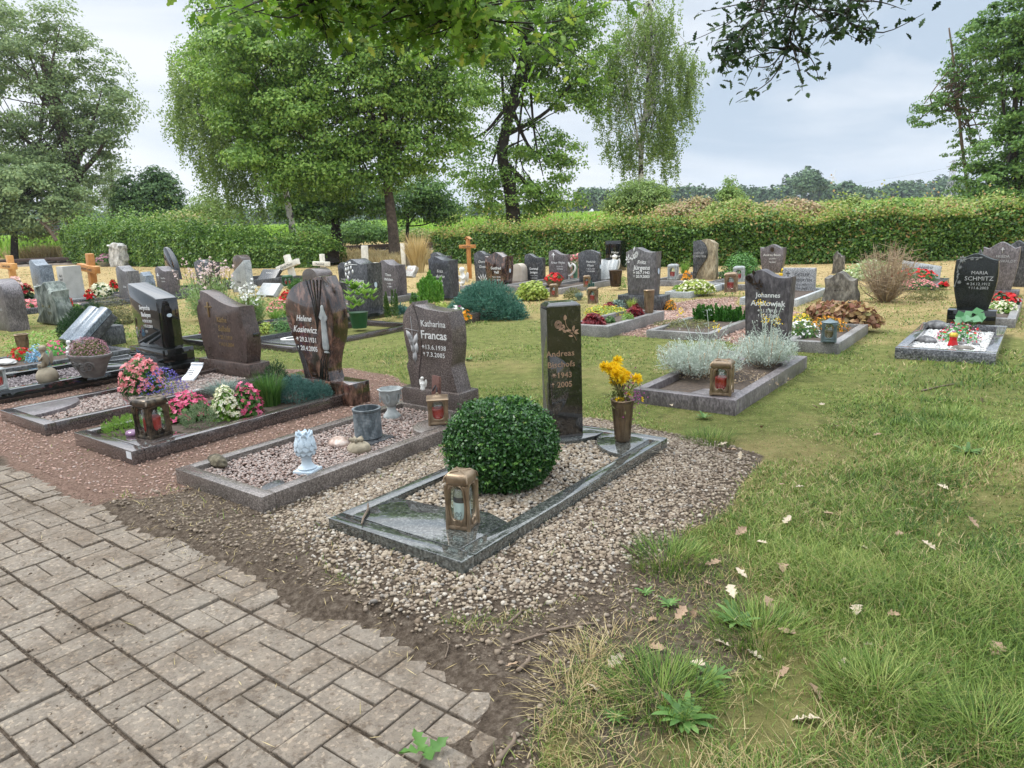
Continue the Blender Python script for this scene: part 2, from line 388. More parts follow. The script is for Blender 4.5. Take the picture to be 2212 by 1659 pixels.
# ---------------------------------------------------------------- where the graves lie (b across the rows, a away from the path)
RECTS = []        # (b0,b1,a0,a1): ground that no grass grows on
def P(*pts, z=0.0): return np.array([g(x, y, z) for x, y in pts])
def sdpoly(poly, Q):
    d = np.full(len(Q), 1e9); s = np.zeros(len(Q), bool); n = len(poly)
    for i in range(n):
        A, B = poly[i], poly[(i+1) % n]; e = B-A; w = Q-A
        t = np.clip((w@e)/(e@e), 0, 1); d = np.minimum(d, np.hypot(*(w-t[:, None]*e).T))
        c = ((A[1] <= Q[:, 1]) & (B[1] > Q[:, 1])) | ((B[1] <= Q[:, 1]) & (A[1] > Q[:, 1]))
        with np.errstate(divide='ignore', invalid='ignore'): x = A[0]+(Q[:, 1]-A[1])/(e[1] if e[1] else 1e-9)*e[0]
        s ^= c & (Q[:, 0] < x)
    return np.where(s, -d, d)
def ba(XY): return XY@E2, XY@E1
GRAVEL_POLY = P((1645, 985), (1600, 1060), (1520, 1130), (1420, 1190), (1300, 1280), (1130, 1345), (900, 1385), (760, 1300), (640, 1190), (560, 1110), (620, 1085), (830, 985), (960, 935), (1100, 900), (1300, 905), (1450, 940))
CHIP_POLY = P((-500, 760), (-700, 900), (-250, 1000), (0, 985), (80, 1040), (190, 1095), (330, 1075), (430, 1050), (600, 1080), (870, 950), (950, 880), (860, 815), (760, 795), (600, 800), (380, 790), (0, 830))
DIRT_POLY = P((190, 1095), (340, 1055), (470, 1060), (600, 1090), (760, 1280), (900, 1370), (1130, 1340), (1330, 1270), (1430, 1210), (1400, 1330), (1260, 1420), (1180, 1520), (1150, 1659), (1130, 1900), (1000, 1900), (1060, 1600), (960, 1480), (800, 1390), (640, 1290), (430, 1230), (300, 1160))
DIRT2_POLY = P((1260, 1350), (1420, 1210), (1600, 1180), (1680, 1300), (1640, 1480), (1500, 1640), (1400, 1900), (1150, 1900), (1180, 1500))
CHIP2_POLY = P((1255, 715), (1400, 730), (1400, 712), (1590, 660), (1590, 640), (1440, 655), (1260, 700))
CHIP3_POLY = P((1430, 705), (1600, 745), (1740, 705), (1900, 690), (1600, 660), (1440, 668))
PATH_B, PATH_A = -1.17, 1.6195
def pathmask(b, a): return (a < PATH_A+.02) & (b < PATH_B+.02)
def G1dist(b, a):
    dx = np.maximum(np.maximum(-2.71-b, b+1.85), 0); dy = np.maximum(np.maximum(2.02-a, a-4.04), 0)
    return np.hypot(dx, dy)
def hgt(X, Y):
    X = np.asarray(X, float); Y = np.asarray(Y, float); b, a = X*E2[0]+Y*E2[1], X*E1[0]+Y*E1[1]
    Q = np.stack([X, Y, 0*X], -1).reshape(-1, 3)
    n = vnoise(Q, 3.1, 3).reshape(X.shape); n2 = vnoise(Q, .8, 4).reshape(X.shape)
    z = .006*n+.012*n2
    d = G1dist(b, a); z = z+.062*np.exp(-(d/.38)**2)*np.clip((b+3.2)/.2, 0, 1)
    r = np.hypot(X, Y)
    z = z*np.clip(1.4-r/30, 0, 1)
    ov = .05+.05*np.clip((b+2.2)/1, 0, 1)+.14*np.clip(vnoise(Q, 2.3, 51).reshape(X.shape)+.25*vnoise(Q, 9, 52).reshape(X.shape), -.5, 1.2)
    pm = np.clip((PATH_A+.05-ov-a)/.07, 0, 1)*np.clip((PATH_B+.03-ov*1.2-b)/.06, 0, 1)
    z = z+.016*np.exp(-((a-PATH_A+ov-.05)/.11)**2)
    z = z*(1-pm)+(-.0085+.003*n)*pm
    z = z+.0135*np.clip(Y-42, 0, 420)+.004*np.clip(Y-42, 0, 6)
    return z
# ground sheet
def axis(lo, hi, st, far, k=1.22):
    c = list(np.arange(lo, hi+1e-6, st)); s = st
    while c[-1] < far[1]: s *= k; c.append(c[-1]+s)
    s = st
    while c[0] > far[0]: s *= k; c.insert(0, c[0]-s)
    return np.array(c)
gx = axis(-7, 6, .07, (-1500, 1500)); gy = axis(.9, 11, .07, (-60, 1500))
GXm, GYm = np.meshgrid(gx, gy); gz = hgt(GXm, GYm); nx, ny = len(gx), len(gy)
ii, jj = np.meshgrid(np.arange(ny-1), np.arange(nx-1), indexing='ij'); k0 = (ii*nx+jj).ravel()
gm = mesh('ground', (np.stack([GXm, GYm, gz], -1).reshape(-1, 3), [np.stack([k0, k0+1, k0+nx+1, k0+nx], 1)]), None, 180)
Q = np.stack([GXm.ravel(), GYm.ravel()], 1); gb, ga = ba(Q)
n3 = vnoise(np.c_[Q, 0*Q[:, 0]], 6, 9)*.07
def soft(sd, w): return np.clip(.5-sd/w, 0, 1)
def soilmask(Q, n3):
    s = np.maximum(soft(sdpoly(DIRT_POLY, Q)+n3, .16), soft(sdpoly(GRAVEL_POLY, Q)+n3, .1)); b, a = ba(Q)
    s = np.maximum(s, pathmask(b, a)*1.0); s = np.maximum(s, np.clip((1.80+.5*n3-a)/.12, 0, 1)*np.clip((-1.0+n3-b)/.12, 0, 1))
    return np.maximum(s, .62*soft(sdpoly(DIRT2_POLY, Q)+2*n3, .35))
def chipmask(Q, n3):
    c = np.maximum(soft(sdpoly(CHIP_POLY, Q)+n3, .14), soft(sdpoly(CHIP2_POLY, Q)+n3*2, .3))
    return np.maximum(c, soft(sdpoly(CHIP3_POLY, Q)+n3*2, .3))
def drymask(Q):
    b, a = ba(Q); r = np.hypot(Q[:, 0], Q[:, 1]); P3 = np.c_[Q, 0*r]
    d = .27+.28*vnoise(P3, .9, 21)+.20*vnoise(P3, 2.6, 22)
    d = d+.45*np.clip((a-8)/7, 0, 1)+.40*np.clip((r-16)/10, 0, 1)+.10*np.clip((-b-5)/8, 0, 1)
    d = d+.30*np.exp(-((b+.9)/.5)**2-((a-.9)/.6)**2)
    return np.clip(d, 0, 1)
ms = np.stack([soilmask(Q, n3), drymask(Q), chipmask(Q, n3), np.ones(len(Q))], 1)
ca = gm.color_attributes.new('mask', 'FLOAT_COLOR', 'POINT'); ca.data.foreach_set('color', ms.astype(np.float32).ravel())
m, nt, p, out = new_mat('lawn_and_soil'); p.inputs['Roughness'].default_value = .95; p.inputs['Specular IOR Level'].default_value = .15
va = nt.nodes.new('ShaderNodeVertexColor'); va.layer_name = 'mask'; sp = nt.nodes.new('ShaderNodeSeparateColor'); nt.links.new(va.outputs[0], sp.inputs[0])
def thr(mask, nsc, amt=.5, w=.12):
    n = noise(nt, nsc, 5, .65); a = nt.nodes.new('ShaderNodeMath'); a.operation = 'MULTIPLY_ADD'; a.inputs[1].default_value = amt; a.inputs[2].default_value = -amt/2
    nt.links.new(n.outputs[0], a.inputs[0]); b = nt.nodes.new('ShaderNodeMath'); b.operation = 'ADD'; nt.links.new(a.outputs[0], b.inputs[0]); nt.links.new(mask, b.inputs[1])
    c = nt.nodes.new('ShaderNodeMapRange'); c.inputs['From Min'].default_value = .5-w; c.inputs['From Max'].default_value = .5+w; nt.links.new(b.outputs[0], c.inputs['Value']); return c.outputs[0]
rg = ramp(nt, [(.085, .095, .03), (.15, .165, .045), (.22, .225, .075)], [.3, .5, .7]); nt.links.new(noise(nt, 9, 6, .7).outputs[0], rg.inputs[0])
rd = ramp(nt, [(.24, .17, .075), (.37, .27, .125), (.46, .36, .18)], [.3, .5, .7]); nt.links.new(noise(nt, 5, 6, .7).outputs[0], rd.inputs[0])
rs = ramp(nt, [(.045, .032, .022), (.12, .09, .065), (.235, .19, .145)], [.34, .5, .68]); nt.links.new(noise(nt, 34, 7, .75).outputs[0], rs.inputs[0])
rc = ramp(nt, [(.10, .062, .047), (.21, .135, .10), (.30, .20, .155)], [.35, .5, .66]); nt.links.new(noise(nt, 60, 5, .7).outputs[0], rc.inputs[0])
c = mixc(nt, thr(sp.outputs[1], 2.4, .7, .22), rg.outputs[0], rd.outputs[0]); c = mixc(nt, thr(sp.outputs[0], 14, .5), c, rs.outputs[0]); c = mixc(nt, thr(sp.outputs[2], 14, .4), c, rc.outputs[0])
nt.links.new(c, p.inputs['Base Color']); bump(nt, p, noise(nt, 42, 8, .75).outputs[0], 1.0, .035)
gm.materials.append(m); go = link('ground', gm); tag(go, 'cemetery ground of lawn, bare soil and chippings running out to the field', kind='structure')
# paved path: blocks in basket weave
def pavers():
    c = .2145; Vs, n = [], 0
    for i in range(0, 15):
        for j in range(0, 62):
            a1 = PATH_A-i*c; bc = PATH_B-j*c
            for h in (0, 1):
                if (i+j) % 2: r = [bc-c, bc, a1-c+h*c/2, a1-c+h*c/2+c/2]
                else: r = [bc-c+h*c/2, bc-c+h*c/2+c/2, a1-c, a1]
                gp = rng.uniform(.0016, .0042); r = [r[0]+gp, r[1]-gp, r[2]+gp+(.003 if not ((i+j) % 2 and h == 1) else 0), r[3]-gp-(.003 if not ((i+j) % 2 and h == 0) else 0)]
                z = .0026*rng.normal()+.001; tx, ty = rng.normal(size=2)*.016; ro = rng.normal()*.012
                V = []
                for ins, zz in ((0, -.05), (0, -.0035), (.002, -.0008), (.0045, 0)):
                    for (u, v) in ((r[0]+ins, r[2]+ins), (r[1]-ins, r[2]+ins), (r[1]-ins, r[3]-ins), (r[0]+ins, r[3]-ins)): V.append((u, v, zz))
                V = np.array(V); cc = np.array([(r[0]+r[1])/2, (r[2]+r[3])/2]); d = V[:, :2]-cc
                V[:, 2] += z+d[:, 0]*tx+d[:, 1]*ty; V[:, :2] = cc+d@np.array([[1, ro], [-ro, 1]])
                Vs.append(V); n += 1
    V = np.concatenate(Vs); X = V[:, :1]*E2+V[:, 1:2]*E1; V = np.c_[X, V[:, 2]]
    o = np.arange(n)[:, None]*16; F = []
    for l in range(3):
        for k in range(4): F.append(o+np.array([l*4+k, l*4+(k+1) % 4, (l+1)*4+(k+1) % 4, (l+1)*4+k]))
    F.append(o+np.array([12, 13, 14, 15]))
    return V, [np.concatenate(F)]
m, nt, p, out = new_mat('concrete_block_paving'); p.inputs['Roughness'].default_value = .9; p.inputs['Specular IOR Level'].default_value = .25
gmn = nt.nodes.new('ShaderNodeNewGeometry'); ri = ramp(nt, [(.175, .150, .122), (.215, .188, .156), (.195, .165, .133)]); nt.links.new(gmn.outputs['Random Per Island'], ri.inputs[0])
n1 = noise(nt, 170, 3, .7); r1 = ramp(nt, [(.55, .53, .5), (1, 1, 1), (1.05, 1.05, 1.05), (1.35, 1.33, 1.28)], [.30, .42, .60, .72]); nt.links.new(n1.outputs[0], r1.inputs[0])
n2 = noise(nt, 3.2, 7, .7); r2 = ramp(nt, [(.56, .50, .44), (.88, .85, .82), (1.05, 1.05, 1.03)], [.33, .50, .68]); nt.links.new(n2.outputs[0], r2.inputs[0])
n4 = noise(nt, 26, 6, .75); r4 = ramp(nt, [(.45, .38, .32), (1, 1, 1)], [.35, .46]); nt.links.new(n4.outputs[0], r4.inputs[0])
vo = nt.nodes.new('ShaderNodeTexVoronoi'); vo.inputs['Scale'].default_value = 95; nt.links.new(nt.nodes['tc'].outputs['Object'], vo.inputs['Vector'])
sv = nt.nodes.new('ShaderNodeSeparateColor'); nt.links.new(vo.outputs['Color'], sv.inputs[0]); rv = ramp(nt, [(.80, .80, .80), (1, 1, 1), (1.08, 1.07, 1.05), (1.55, 1.5, 1.42)], [.0, .45, .84, .95]); nt.links.new(sv.outputs[0], rv.inputs[0])
c = mixc(nt, .85, ri.outputs[0], r1.outputs[0], 'MULTIPLY'); c = mixc(nt, .9, c, rv.outputs[0], 'MULTIPLY'); c = mixc(nt, 1.0, c, r2.outputs[0], 'MULTIPLY'); c = mixc(nt, .75, c, r4.outputs[0], 'MULTIPLY')
ns_ = noise(nt, 7, 8, .8); rs_ = ramp(nt, [(0, 0, 0), (1, 1, 1)], [.56, .66]); nt.links.new(ns_.outputs[0], rs_.inputs[0]); sc_ = nt.nodes.new('ShaderNodeSeparateColor'); nt.links.new(rs_.outputs[0], sc_.inputs[0])
c = mixc(nt, sc_.outputs[0], c, (.085, .064, .045))
nt.links.new(c, p.inputs['Base Color']); bump(nt, p, n1.outputs[0], .5, .004)
po = link('path', mesh('path', pavers(), m, 25)); tag(po, 'grey brown concrete block path laid in basket weave', kind='structure')
# ---------------------------------------------------------------- gravel
def pebm(name, cols, rough=.65):
    return leafm(name, cols, rough, 0, .35)
PB_BEIGE = pebm('beige_pebbles', [(.14, .10, .065), (.25, .195, .135), (.35, .29, .215), (.20, .15, .10), (.46, .41, .34), (.15, .135, .12), (.29, .23, .165)])
PB_DUSTY = pebm('dusty_pebbles', [(.11, .08, .052), (.20, .15, .105), (.27, .215, .155), (.14, .10, .07), (.34, .285, .22)])
PB_RED = pebm('reddish_chippings', [(.24, .135, .10), (.36, .225, .17), (.46, .31, .24), (.29, .18, .14), (.42, .33, .28)])
PB_MIX = pebm('pink_grey_pebbles', [(.17, .115, .095), (.30, .225, .19), (.42, .35, .31), (.22, .185, .17), (.33, .22, .18)])
PB_DARK = pebm('dark_chippings', [(.06, .05, .055), (.16, .13, .13), (.28, .24, .235), (.10, .085, .09)])
PB_WHITE = pebm('white_pebbles', [(.34, .34, .33), (.52, .52, .50), (.62, .60, .57), (.42, .42, .41)])
def scatter(poly, n, fn=None):
    lo, hi = poly.min(0), poly.max(0); Q = lo+rng.random((n, 2))*(hi-lo)
    k = sdpoly(poly, Q)+vnoise(np.c_[Q, 0*Q[:, 0]], 6, 9)*.07 < 0
    return Q[k]
def free(Q, pad=.0):
    b, a = ba(Q); ok = ~pathmask(b-.0, a)
    for r in RECTS: ok &= ~((b > r[0]-pad) & (b < r[1]+pad) & (a > r[2]-pad) & (a < r[3]+pad))
    return ok
def gravel(name, Q, R, mat, label, s=1, z0=None, flat=.7, smooth=180):
    z = hgt(Q[:, 0], Q[:, 1]) if z0 is None else z0
    C = np.c_[Q, z+R*.35]
    return solo(name, stones(C, R, s, flat), mat, label, None, kind='stuff', smooth=smooth)
def bedfill(b0, b1, a0, a1, z, n, rr, mat, label, s=1):
    """sheet of soil with stones on it inside a kerb"""
    bb = b0+rng.random(n)*(b1-b0); aa = a0+rng.random(n)*(a1-a0); Q = bb[:, None]*E2+aa[:, None]*E1
    return gravel('gravel', Q, rnd(n, *rr), mat, label, s, z+rnd(n, -.004, .008))
def soilbed(b0, b1, a0, a1, z, label, mat=None, name='soil'):
    nb, na = max(3, int((b1-b0)/.06)), max(3, int((a1-a0)/.06)); bb, aa = np.meshgrid(np.linspace(b0, b1, nb), np.linspace(a0, a1, na))
    X = bb.ravel()[:, None]*E2+aa.ravel()[:, None]*E1; zz = z+.018*vnoise(np.c_[X, 0*X[:, 0]], 7, 5)
    ed = np.minimum(np.minimum(bb-b0, b1-bb), np.minimum(aa-a0, a1-aa)).ravel(); zz = zz-.02*np.exp(-ed/.05)
    i, j = np.meshgrid(np.arange(na-1), np.arange(nb-1), indexing='ij'); k = (i*nb+j).ravel()
    o = solo(name, (np.c_[X, zz], [np.stack([k, k+1, k+nb+1, k+nb], 1)]), mat or SOILM, label, None, kind='structure', smooth=180)
    return o
# ---------------------------------------------------------------- builders for what stands on the graves
def Yd(name, label, cat, b, a, z=0.0, extra=0.0, group=None): return thing(name, label, cat, W(b, a, z), -AZ+extra, group)
def kerb(label, b0, b1, a0, a1, top, wt, mat, extra=None, bot=-.1, group='granite grave surrounds', bev=.005):
    cb, ca_ = (b0+b1)/2, (a0+a1)/2; r = Yd('grave_border', label, 'grave border', cb, ca_, 0, 0, group); q = .0012
    x0, x1, y0, y1 = b0-cb, b1-cb, a0-ca_, a1-ca_
    for rr in ((x0, x1, y0, y0+wt), (x0, x1, y1-wt, y1), (x0, x0+wt, y0+wt+q, y1-wt-q), (x1-wt, x1, y0+wt+q, y1-wt-q)):
        part(r, 'kerb_stone', box(rr[0], rr[1], rr[2], rr[3], bot, top, bev), mat)
    RECTS.append((b0, b1, a0, a1)); r['_c'] = (cb, ca_)
    return r
def slab(r, ptsBA, z0, z1, mat, name='slab', bev=.004):
    cb, ca_ = r['_c']; part(r, name, prism([(u-cb, v-ca_) for u, v in ptsBA], z0, z1, bev, 'z'), mat)
def catm(pts, n=6, closed=False):
    P_ = [np.array(p, float) for p in pts]; o = []; m = len(P_)
    for i in range(m if closed else m-1):
        g4 = [P_[(i+k) % m] if closed else P_[min(max(i+k, 0), m-1)] for k in (-1, 0, 1, 2)]
        for j in range(n):
            t = j/n; o.append(.5*((2*g4[1])+(-g4[0]+g4[2])*t+(2*g4[0]-5*g4[1]+4*g4[2]-g4[3])*t*t+(-g4[0]+3*g4[1]-3*g4[2]+g4[3])*t**3))
    if not closed: o.append(P_[-1])
    return [tuple(p) for p in o]
def outl(top, half=lambda z: .5, nt_=26, ns=9):
    """outline from a top line z(x) and a half width x(z), both in units of the stone"""
    zl, zr = top(-.5), top(.5); o = [(-half(z), z) for z in np.linspace(0, zl, ns)]
    o += [(x*2*half(top(x)), top(x)) for x in np.linspace(-.5, .5, nt_)[1:-1]]
    o += [(half(z), z) for z in np.linspace(zr, 0, ns)]
    return o
bell = lambda x, c, s: math.exp(-((x-c)/s)**2)
OUT = {
 'wave': outl(lambda x: .90+.10*bell(x, -.17, .24)+.015*bell(x, .5, .1), lambda z: .5*(.88+.12*min(1, z*1.15))),
 'wavestraight': outl(lambda x: .90+.10*bell(x, -.2, .28)),
 'waver': outl(lambda x: .89+.11*bell(x, .17, .25), lambda z: .5*(.9+.1*z)),
 'arch': outl(lambda x: .72+.28*math.sqrt(max(0, 1-(2*x)**2)), lambda z: .5),
 'softarch': outl(lambda x: .90+.10*math.cos(x*math.pi), lambda z: .5*(.9+.1*z)),
 'leftcrest': outl(lambda x: .86+.14*(bell(x, -.28, .3)), lambda z: .5*(.93+.07*math.sin(z*3))),
 'shield': outl(lambda x: .90+.10*bell(x, 0, .2)-.035*bell(abs(x), .36, .09), lambda z: .5*(.74+.26*math.sin(min(1, z*1.25)*1.57))),
 'bulge': outl(lambda x: .88+.12*bell(x, -.03, .30), lambda z: .5*(.70+.30*math.sin(min(z, .9)/.9*2.2)/math.sin(1.57))),
 'slant': outl(lambda x: .82+.36*(x+.5)*.5),
 'slantl': outl(lambda x: 1-.26*(x+.5), lambda z: .5*(.92+.08*z)),
 'rect': outl(lambda x: 1.0),
 'boxtaper': outl(lambda x: 1.0, lambda z: .5*(1.04-.08*z)),
 'rock': outl(lambda x: .80+.16*bell(x, -.1, .3)+.05*math.sin(9*x+1), lambda z: .5*(1-.28*z+.05*math.sin(7*z))),
 'thinrock': outl(lambda x: .80+.2*bell(x, -.2, .22)+.04*math.sin(14*x), lambda z: .5*(1-.25*z+.05*math.sin(9*z))),
 'stele': outl(lambda x: .97+.03*math.sin(6*x+1)-.05*bell(x, .5, .2), lambda z: .5*(1+.03*math.sin(8*z))),
}
def headstone(label, b, a, w, h, t, shape, mat, texts=(), plinth=None, z0=0.0, rz=0.0, cat_='gravestone', tilt=0.0, bev=.008, name='gravestone', rough=None, disk=False, lean=0.0):
    r = thing(name, label, cat_, W(b, a, z0), 0, 'gravestones of the cemetery'); r.rotation_euler = (tilt, lean, -AZ+rz)
    r.rotation_mode = 'XYZ'; pz = 0
    if plinth:
        pw, ph, pt, pm = plinth; part(r, 'plinth', box(-pw/2, pw/2, -(pt-t)/2, t+(pt-t)/2, 0, ph, .006), pm); pz = ph
    pts = OUT[shape] if isinstance(shape, str) else shape
    geo = prism([(u*w, pz+v*h) for u, v in pts], 0, t, bev)
    if rough: V, F = geo; V = V+rough*np.stack([vnoise(V, 9, 1), vnoise(V, 9, 2), vnoise(V, 9, 3)], 1); geo = (V, F)
    part(r, 'stone', geo, mat)
    for tx in texts:
        s, sz, x, z, mt = tx[:5]; kw = tx[5] if len(tx) > 5 else {}
        text(r, s, sz*h, x*w, pz+z*h, -.0015, mt, **kw)
    if disk: part(r, 'emblem', tr(lathe([(.0, 0), (.033, 0), (.033, .003), (0, .004)], 16, False), (w*.5*.97+.001, t*.5, pz+h*.5), (0, math.pi/2, 0), (1.5, 1, 1)), PALEBLUE)
    return r
def star(x, z, s, y=-.0015):                                        # the birth mark on a German grave: a six-armed star
    return cat(*[tr(box(-s, s, y-.001, y+.001, -s*.13, s*.13), (x, 0, z), (0, k*math.pi/3, 0)) for k in range(3)])
def crossm(x, z, s, y=-.0015): return cat(box(x-s*.13, x+s*.13, y-.001, y+.001, z-s, z+s), box(x-s*.6, x-s*.135, y-.001, y+.001, z+s*.25, z+s*.5), box(x+s*.135, x+s*.6, y-.001, y+.001, z+s*.25, z+s*.5))
def dates(r, d1, d2, size, x, z1, z2, mt, y=-.0015, **k):
    for d, z, fn in ((d1, z1, star), (d2, z2, crossm)):
        o = text(r, d, size, x, z, y, mt, **k)
        if o:
            mn = min(v.co.x for v in o.data.vertices); part(r, 'lettering', fn(mn-size*.55, z+size*.33, size*.3, y), mt, None)
def frame_panel(w, h, ww, wh, wz, th, n=36, e=4.0, ew=3.2):
    an = np.linspace(0, 2*math.pi, n, endpoint=False); c, s = np.cos(an), np.sin(an)
    def sup(a_, b_, e_, z): k = (abs(c)**e_+abs(s)**e_)**(-1/e_); return a_*k*c, z+b_*k*s
    ox, oz = sup(w/2, h/2, 40, h/2); ix, iz = sup(ww/2, wh/2, ew, wz); V = []
    for (x, z, y) in ((ox, oz, 0), (ix*1.12, wz+(iz-wz)*1.06, -.003), (ix, iz, 0.002), (ix, iz, th), (ox, oz, th)): V += list(zip(x, np.full(n, y), z))
    F = [(l*n+j, l*n+(j+1) % n, (l+1)*n+(j+1) % n, (l+1)*n+j) for l in range(4) for j in range(n)]
    return np.array(V), [np.array(F)]
def lantern(label, b, a, z, h, w, extra=0.0, metal=None, style='dome', candle=None, name='grave_lantern', paper=False):
    metal = metal or BRONZE; r = Yd(name, label, 'grave lantern', b, a, z, extra, 'grave lanterns')
    bh = h*.80; ps = []
    for k in range(4): ps.append(tr(tr(frame_panel(w*.96, bh-.02, w*.60, bh*.76, bh*.50, .008), (0, -w*.48, .02)), (0, 0, 0), (0, 0, k*math.pi/2)))
    for sx, sy in ((-1, -1), (1, -1), (1, 1), (-1, 1)):
        zz = np.linspace(0, bh, 9); f = .5+.012*np.cos(zz/bh*6.28)
        ps.append(tube(np.stack([sx*w*(f-.03), sy*w*(f-.03), zz], 1), w*.085, 6))
        if style == 'dome': ps.append(tube([(sx*w*.34, sy*w*.53, .03), (sx*w*.40, sy*w*.535, bh*.5), (sx*w*.33, sy*w*.54, bh*.92), (sx*w*.2, sy*w*.5, bh*1.02)], w*.028, 5))
    part(r, 'frame', cat(*ps), metal, 50)
    part(r, 'base', box(-w*.52, w*.52, -w*.52, w*.52, 0, .022, .006), metal)
    if style == 'dome':
        part(r, 'lid', cat(box(-w*.54, w*.54, -w*.54, w*.54, bh*.97, h, h*.085, 4), tr(blob(.16, .16, .06, 2, .05), (0, 0, h-.004), (0, 0, 0), (w, w, w)),
             *[tube([(0, 0, h), (sx*w*.3, sy*w*.3, h+.002), (sx*w*.5, sy*w*.5, h*.93), (sx*w*.53, sy*w*.53, h*.85)], w*.045, 5) for sx, sy in ((-1, -1), (1, -1), (1, 1), (-1, 1))]), metal, 60)
        for k in range(4):
            part(r, 'ornament', tr(tr(tube([(.16*w*math.cos(t), 0, .14*w*math.sin(t)*1.15) for t in np.linspace(0, 6.283, 14)], w*.035, 5, False), (0, -w*.5, h*.115)), (0, 0, 0), (0, 0, k*math.pi/2)), metal, 60)
    else:
        part(r, 'lid', lathe([(w*.60, bh), (w*.64, bh+.01), (w*.60, bh+.016), (w*.42, bh+h*.09), (w*.12, bh+h*.16), (w*.07, h), (0, h+.006)], 8 if style == 'hex' else 4, True) if style == 'hex' else
             tr(lathe([(w*.80, bh-.002), (w*.84, bh+.008), (w*.76, bh+.016), (w*.5, bh+h*.08), (w*.12, bh+h*.15), (w*.09, h), (0, h+.004)], 4), (0, 0, 0), (0, 0, math.pi/4)), metal, 25)
    part(r, 'glass', cat(*[tr(box(-w*.36, w*.36, -w*.455, -w*.445, bh*.13, bh*.92), (0, 0, 0), (0, 0, k*math.pi/2)) for k in range(4)]), GLASS, None)
    c = part(r, 'candle', lathe([(w*.35, .024), (w*.36, .03), (w*.36, bh*.60), (w*.33, bh*.63), (0, bh*.63)], 18), candle or CANDLE)
    if paper:
        part(c, 'band', lathe([(w*.364, bh*.585), (w*.37, bh*.60), (w*.37, bh*.70), (w*.364, bh*.71)], 18, False), DBRONZE)
        part(c, 'dome_lid', lathe([(w*.36, bh*.71), (w*.36, bh*.78), (w*.29, bh*.85), (w*.12, bh*.88), (0, bh*.885)], 18), plain('clear_plastic_lid', (.45, .40, .28), .2))
    return r
def petals(C, N, size, k=5, Wd=.7, cup=.35):
    """open blossoms: k rhombic petals round each centre"""
    n = len(C); N = unit(N); T = rng.normal(size=(n, 3)); T = unit(T-N*(T*N).sum(1)[:, None]); S = np.cross(N, T); g_ = []
    size = np.broadcast_to(size, (n,))
    for i in range(k):
        t = 2*math.pi*i/k; d = T*math.cos(t)+S*math.sin(t); nn = unit(N-d*cup)
        g_.append(leafq(C+d*(size*.3)[:, None]+N*(size*.12*cup)[:, None], nn, size*.62, size*Wd*.62, d+N*cup))
    return cat(*g_)
def shell(n, rx, ry, rz, lo=.55, seed=0, bump_=.18, fr=3.0, zmin=-.05):
    D = unit(rng.normal(size=(n*2, 3))); D = D[D[:, 2] > zmin][:n]; k = len(D); q = lo+(1-lo)*rnd(k)**.55
    q = q*(1+bump_*vnoise(D, fr, seed)); return D*q[:, None]*np.array([rx, ry, rz]), unit(D/np.array([rx, ry, rz]))
def plant(name, label, cat_, b, a, z, rx, rz, leaf, n, L, Wd, fl=None, up=.5, lo=.4, ry=None, group=None, seed=None, zc=0.0, blabel=None):
    """leafy mound with optional blossoms: fl = (material, count, size, petals)"""
    seed = seed if seed is not None else int(abs(b*977+a*131)) % 1000
    r = Yd(name, label, cat_, b, a, z, 0, group); C, D = shell(n, rx, ry or rx, rz, lo, seed); C[:, 2] += zc
    N = unit(D*.7+np.array([0, 0, up])+.55*rng.normal(size=C.shape))
    part(r, 'foliage', leafq(C, N, L*rnd(len(C), .7, 1.25), Wd*rnd(len(C), .7, 1.2)), leaf, None)
    if fl:
        for f in (fl if isinstance(fl, list) else [fl]):
            m_, k, s, pk = f[:4]; zm = f[4] if len(f) > 4 else .1
            C2, D2 = shell(k, rx*1.04, (ry or rx)*1.04, rz*1.06, .9, seed, zmin=zm); C2[:, 2] += zc
            part(r, 'blossoms', petals(C2, D2+.5*rng.normal(size=C2.shape)+np.array([0, 0, .3]), s*rnd(len(C2), .75, 1.2), pk), m_, None)
    return r
def tuft(name, label, cat_, b, a, z, n, h, spread, wd, mat, base=.05, group=None, lean=(.3, 1.0)):
    r = Yd(name, label, cat_, b, a, z, 0, group); az = rnd(n, 0, 6.283); rr = base*np.sqrt(rnd(n))
    B = np.stack([rr*np.cos(az), rr*np.sin(az), 0*az], 1)
    part(r, 'leaves', blades(B, h*rnd(n, .6, 1.1), spread*rnd(n, *lean), az+rng.normal(size=n)*.4, np.full(n, wd), 3), mat, None)
    return r
def sprays(name, label, cat_, b, a, z, rx, rz, mat, n, L, k=7, up=.8, ry=None, lo=.5, group=None, seed=3, zc=0.0):
    """needled shoots: little brushes of narrow leaves all over a mound"""
    r = Yd(name, label, cat_, b, a, z, 0, group); C, D = shell(n, rx, ry or rx, rz, lo, seed, .25, 4.0); C[:, 2] += zc
    ax = unit(D+np.array([0, 0, up])+.35*rng.normal(size=C.shape)); g_ = []
    for i in range(k):
        t = i/k; d = unit(ax+.9*rng.normal(size=C.shape)*(.35+.3*(1-t))); c = C+ax*(L*1.6*t)
        g_.append(leafq(c+d*L*.4, np.cross(d, rng.normal(size=C.shape)), L*rnd(len(C), .7, 1.2), L*.24, d))
    part(r, 'foliage', cat(*g_), mat, None)
    return r
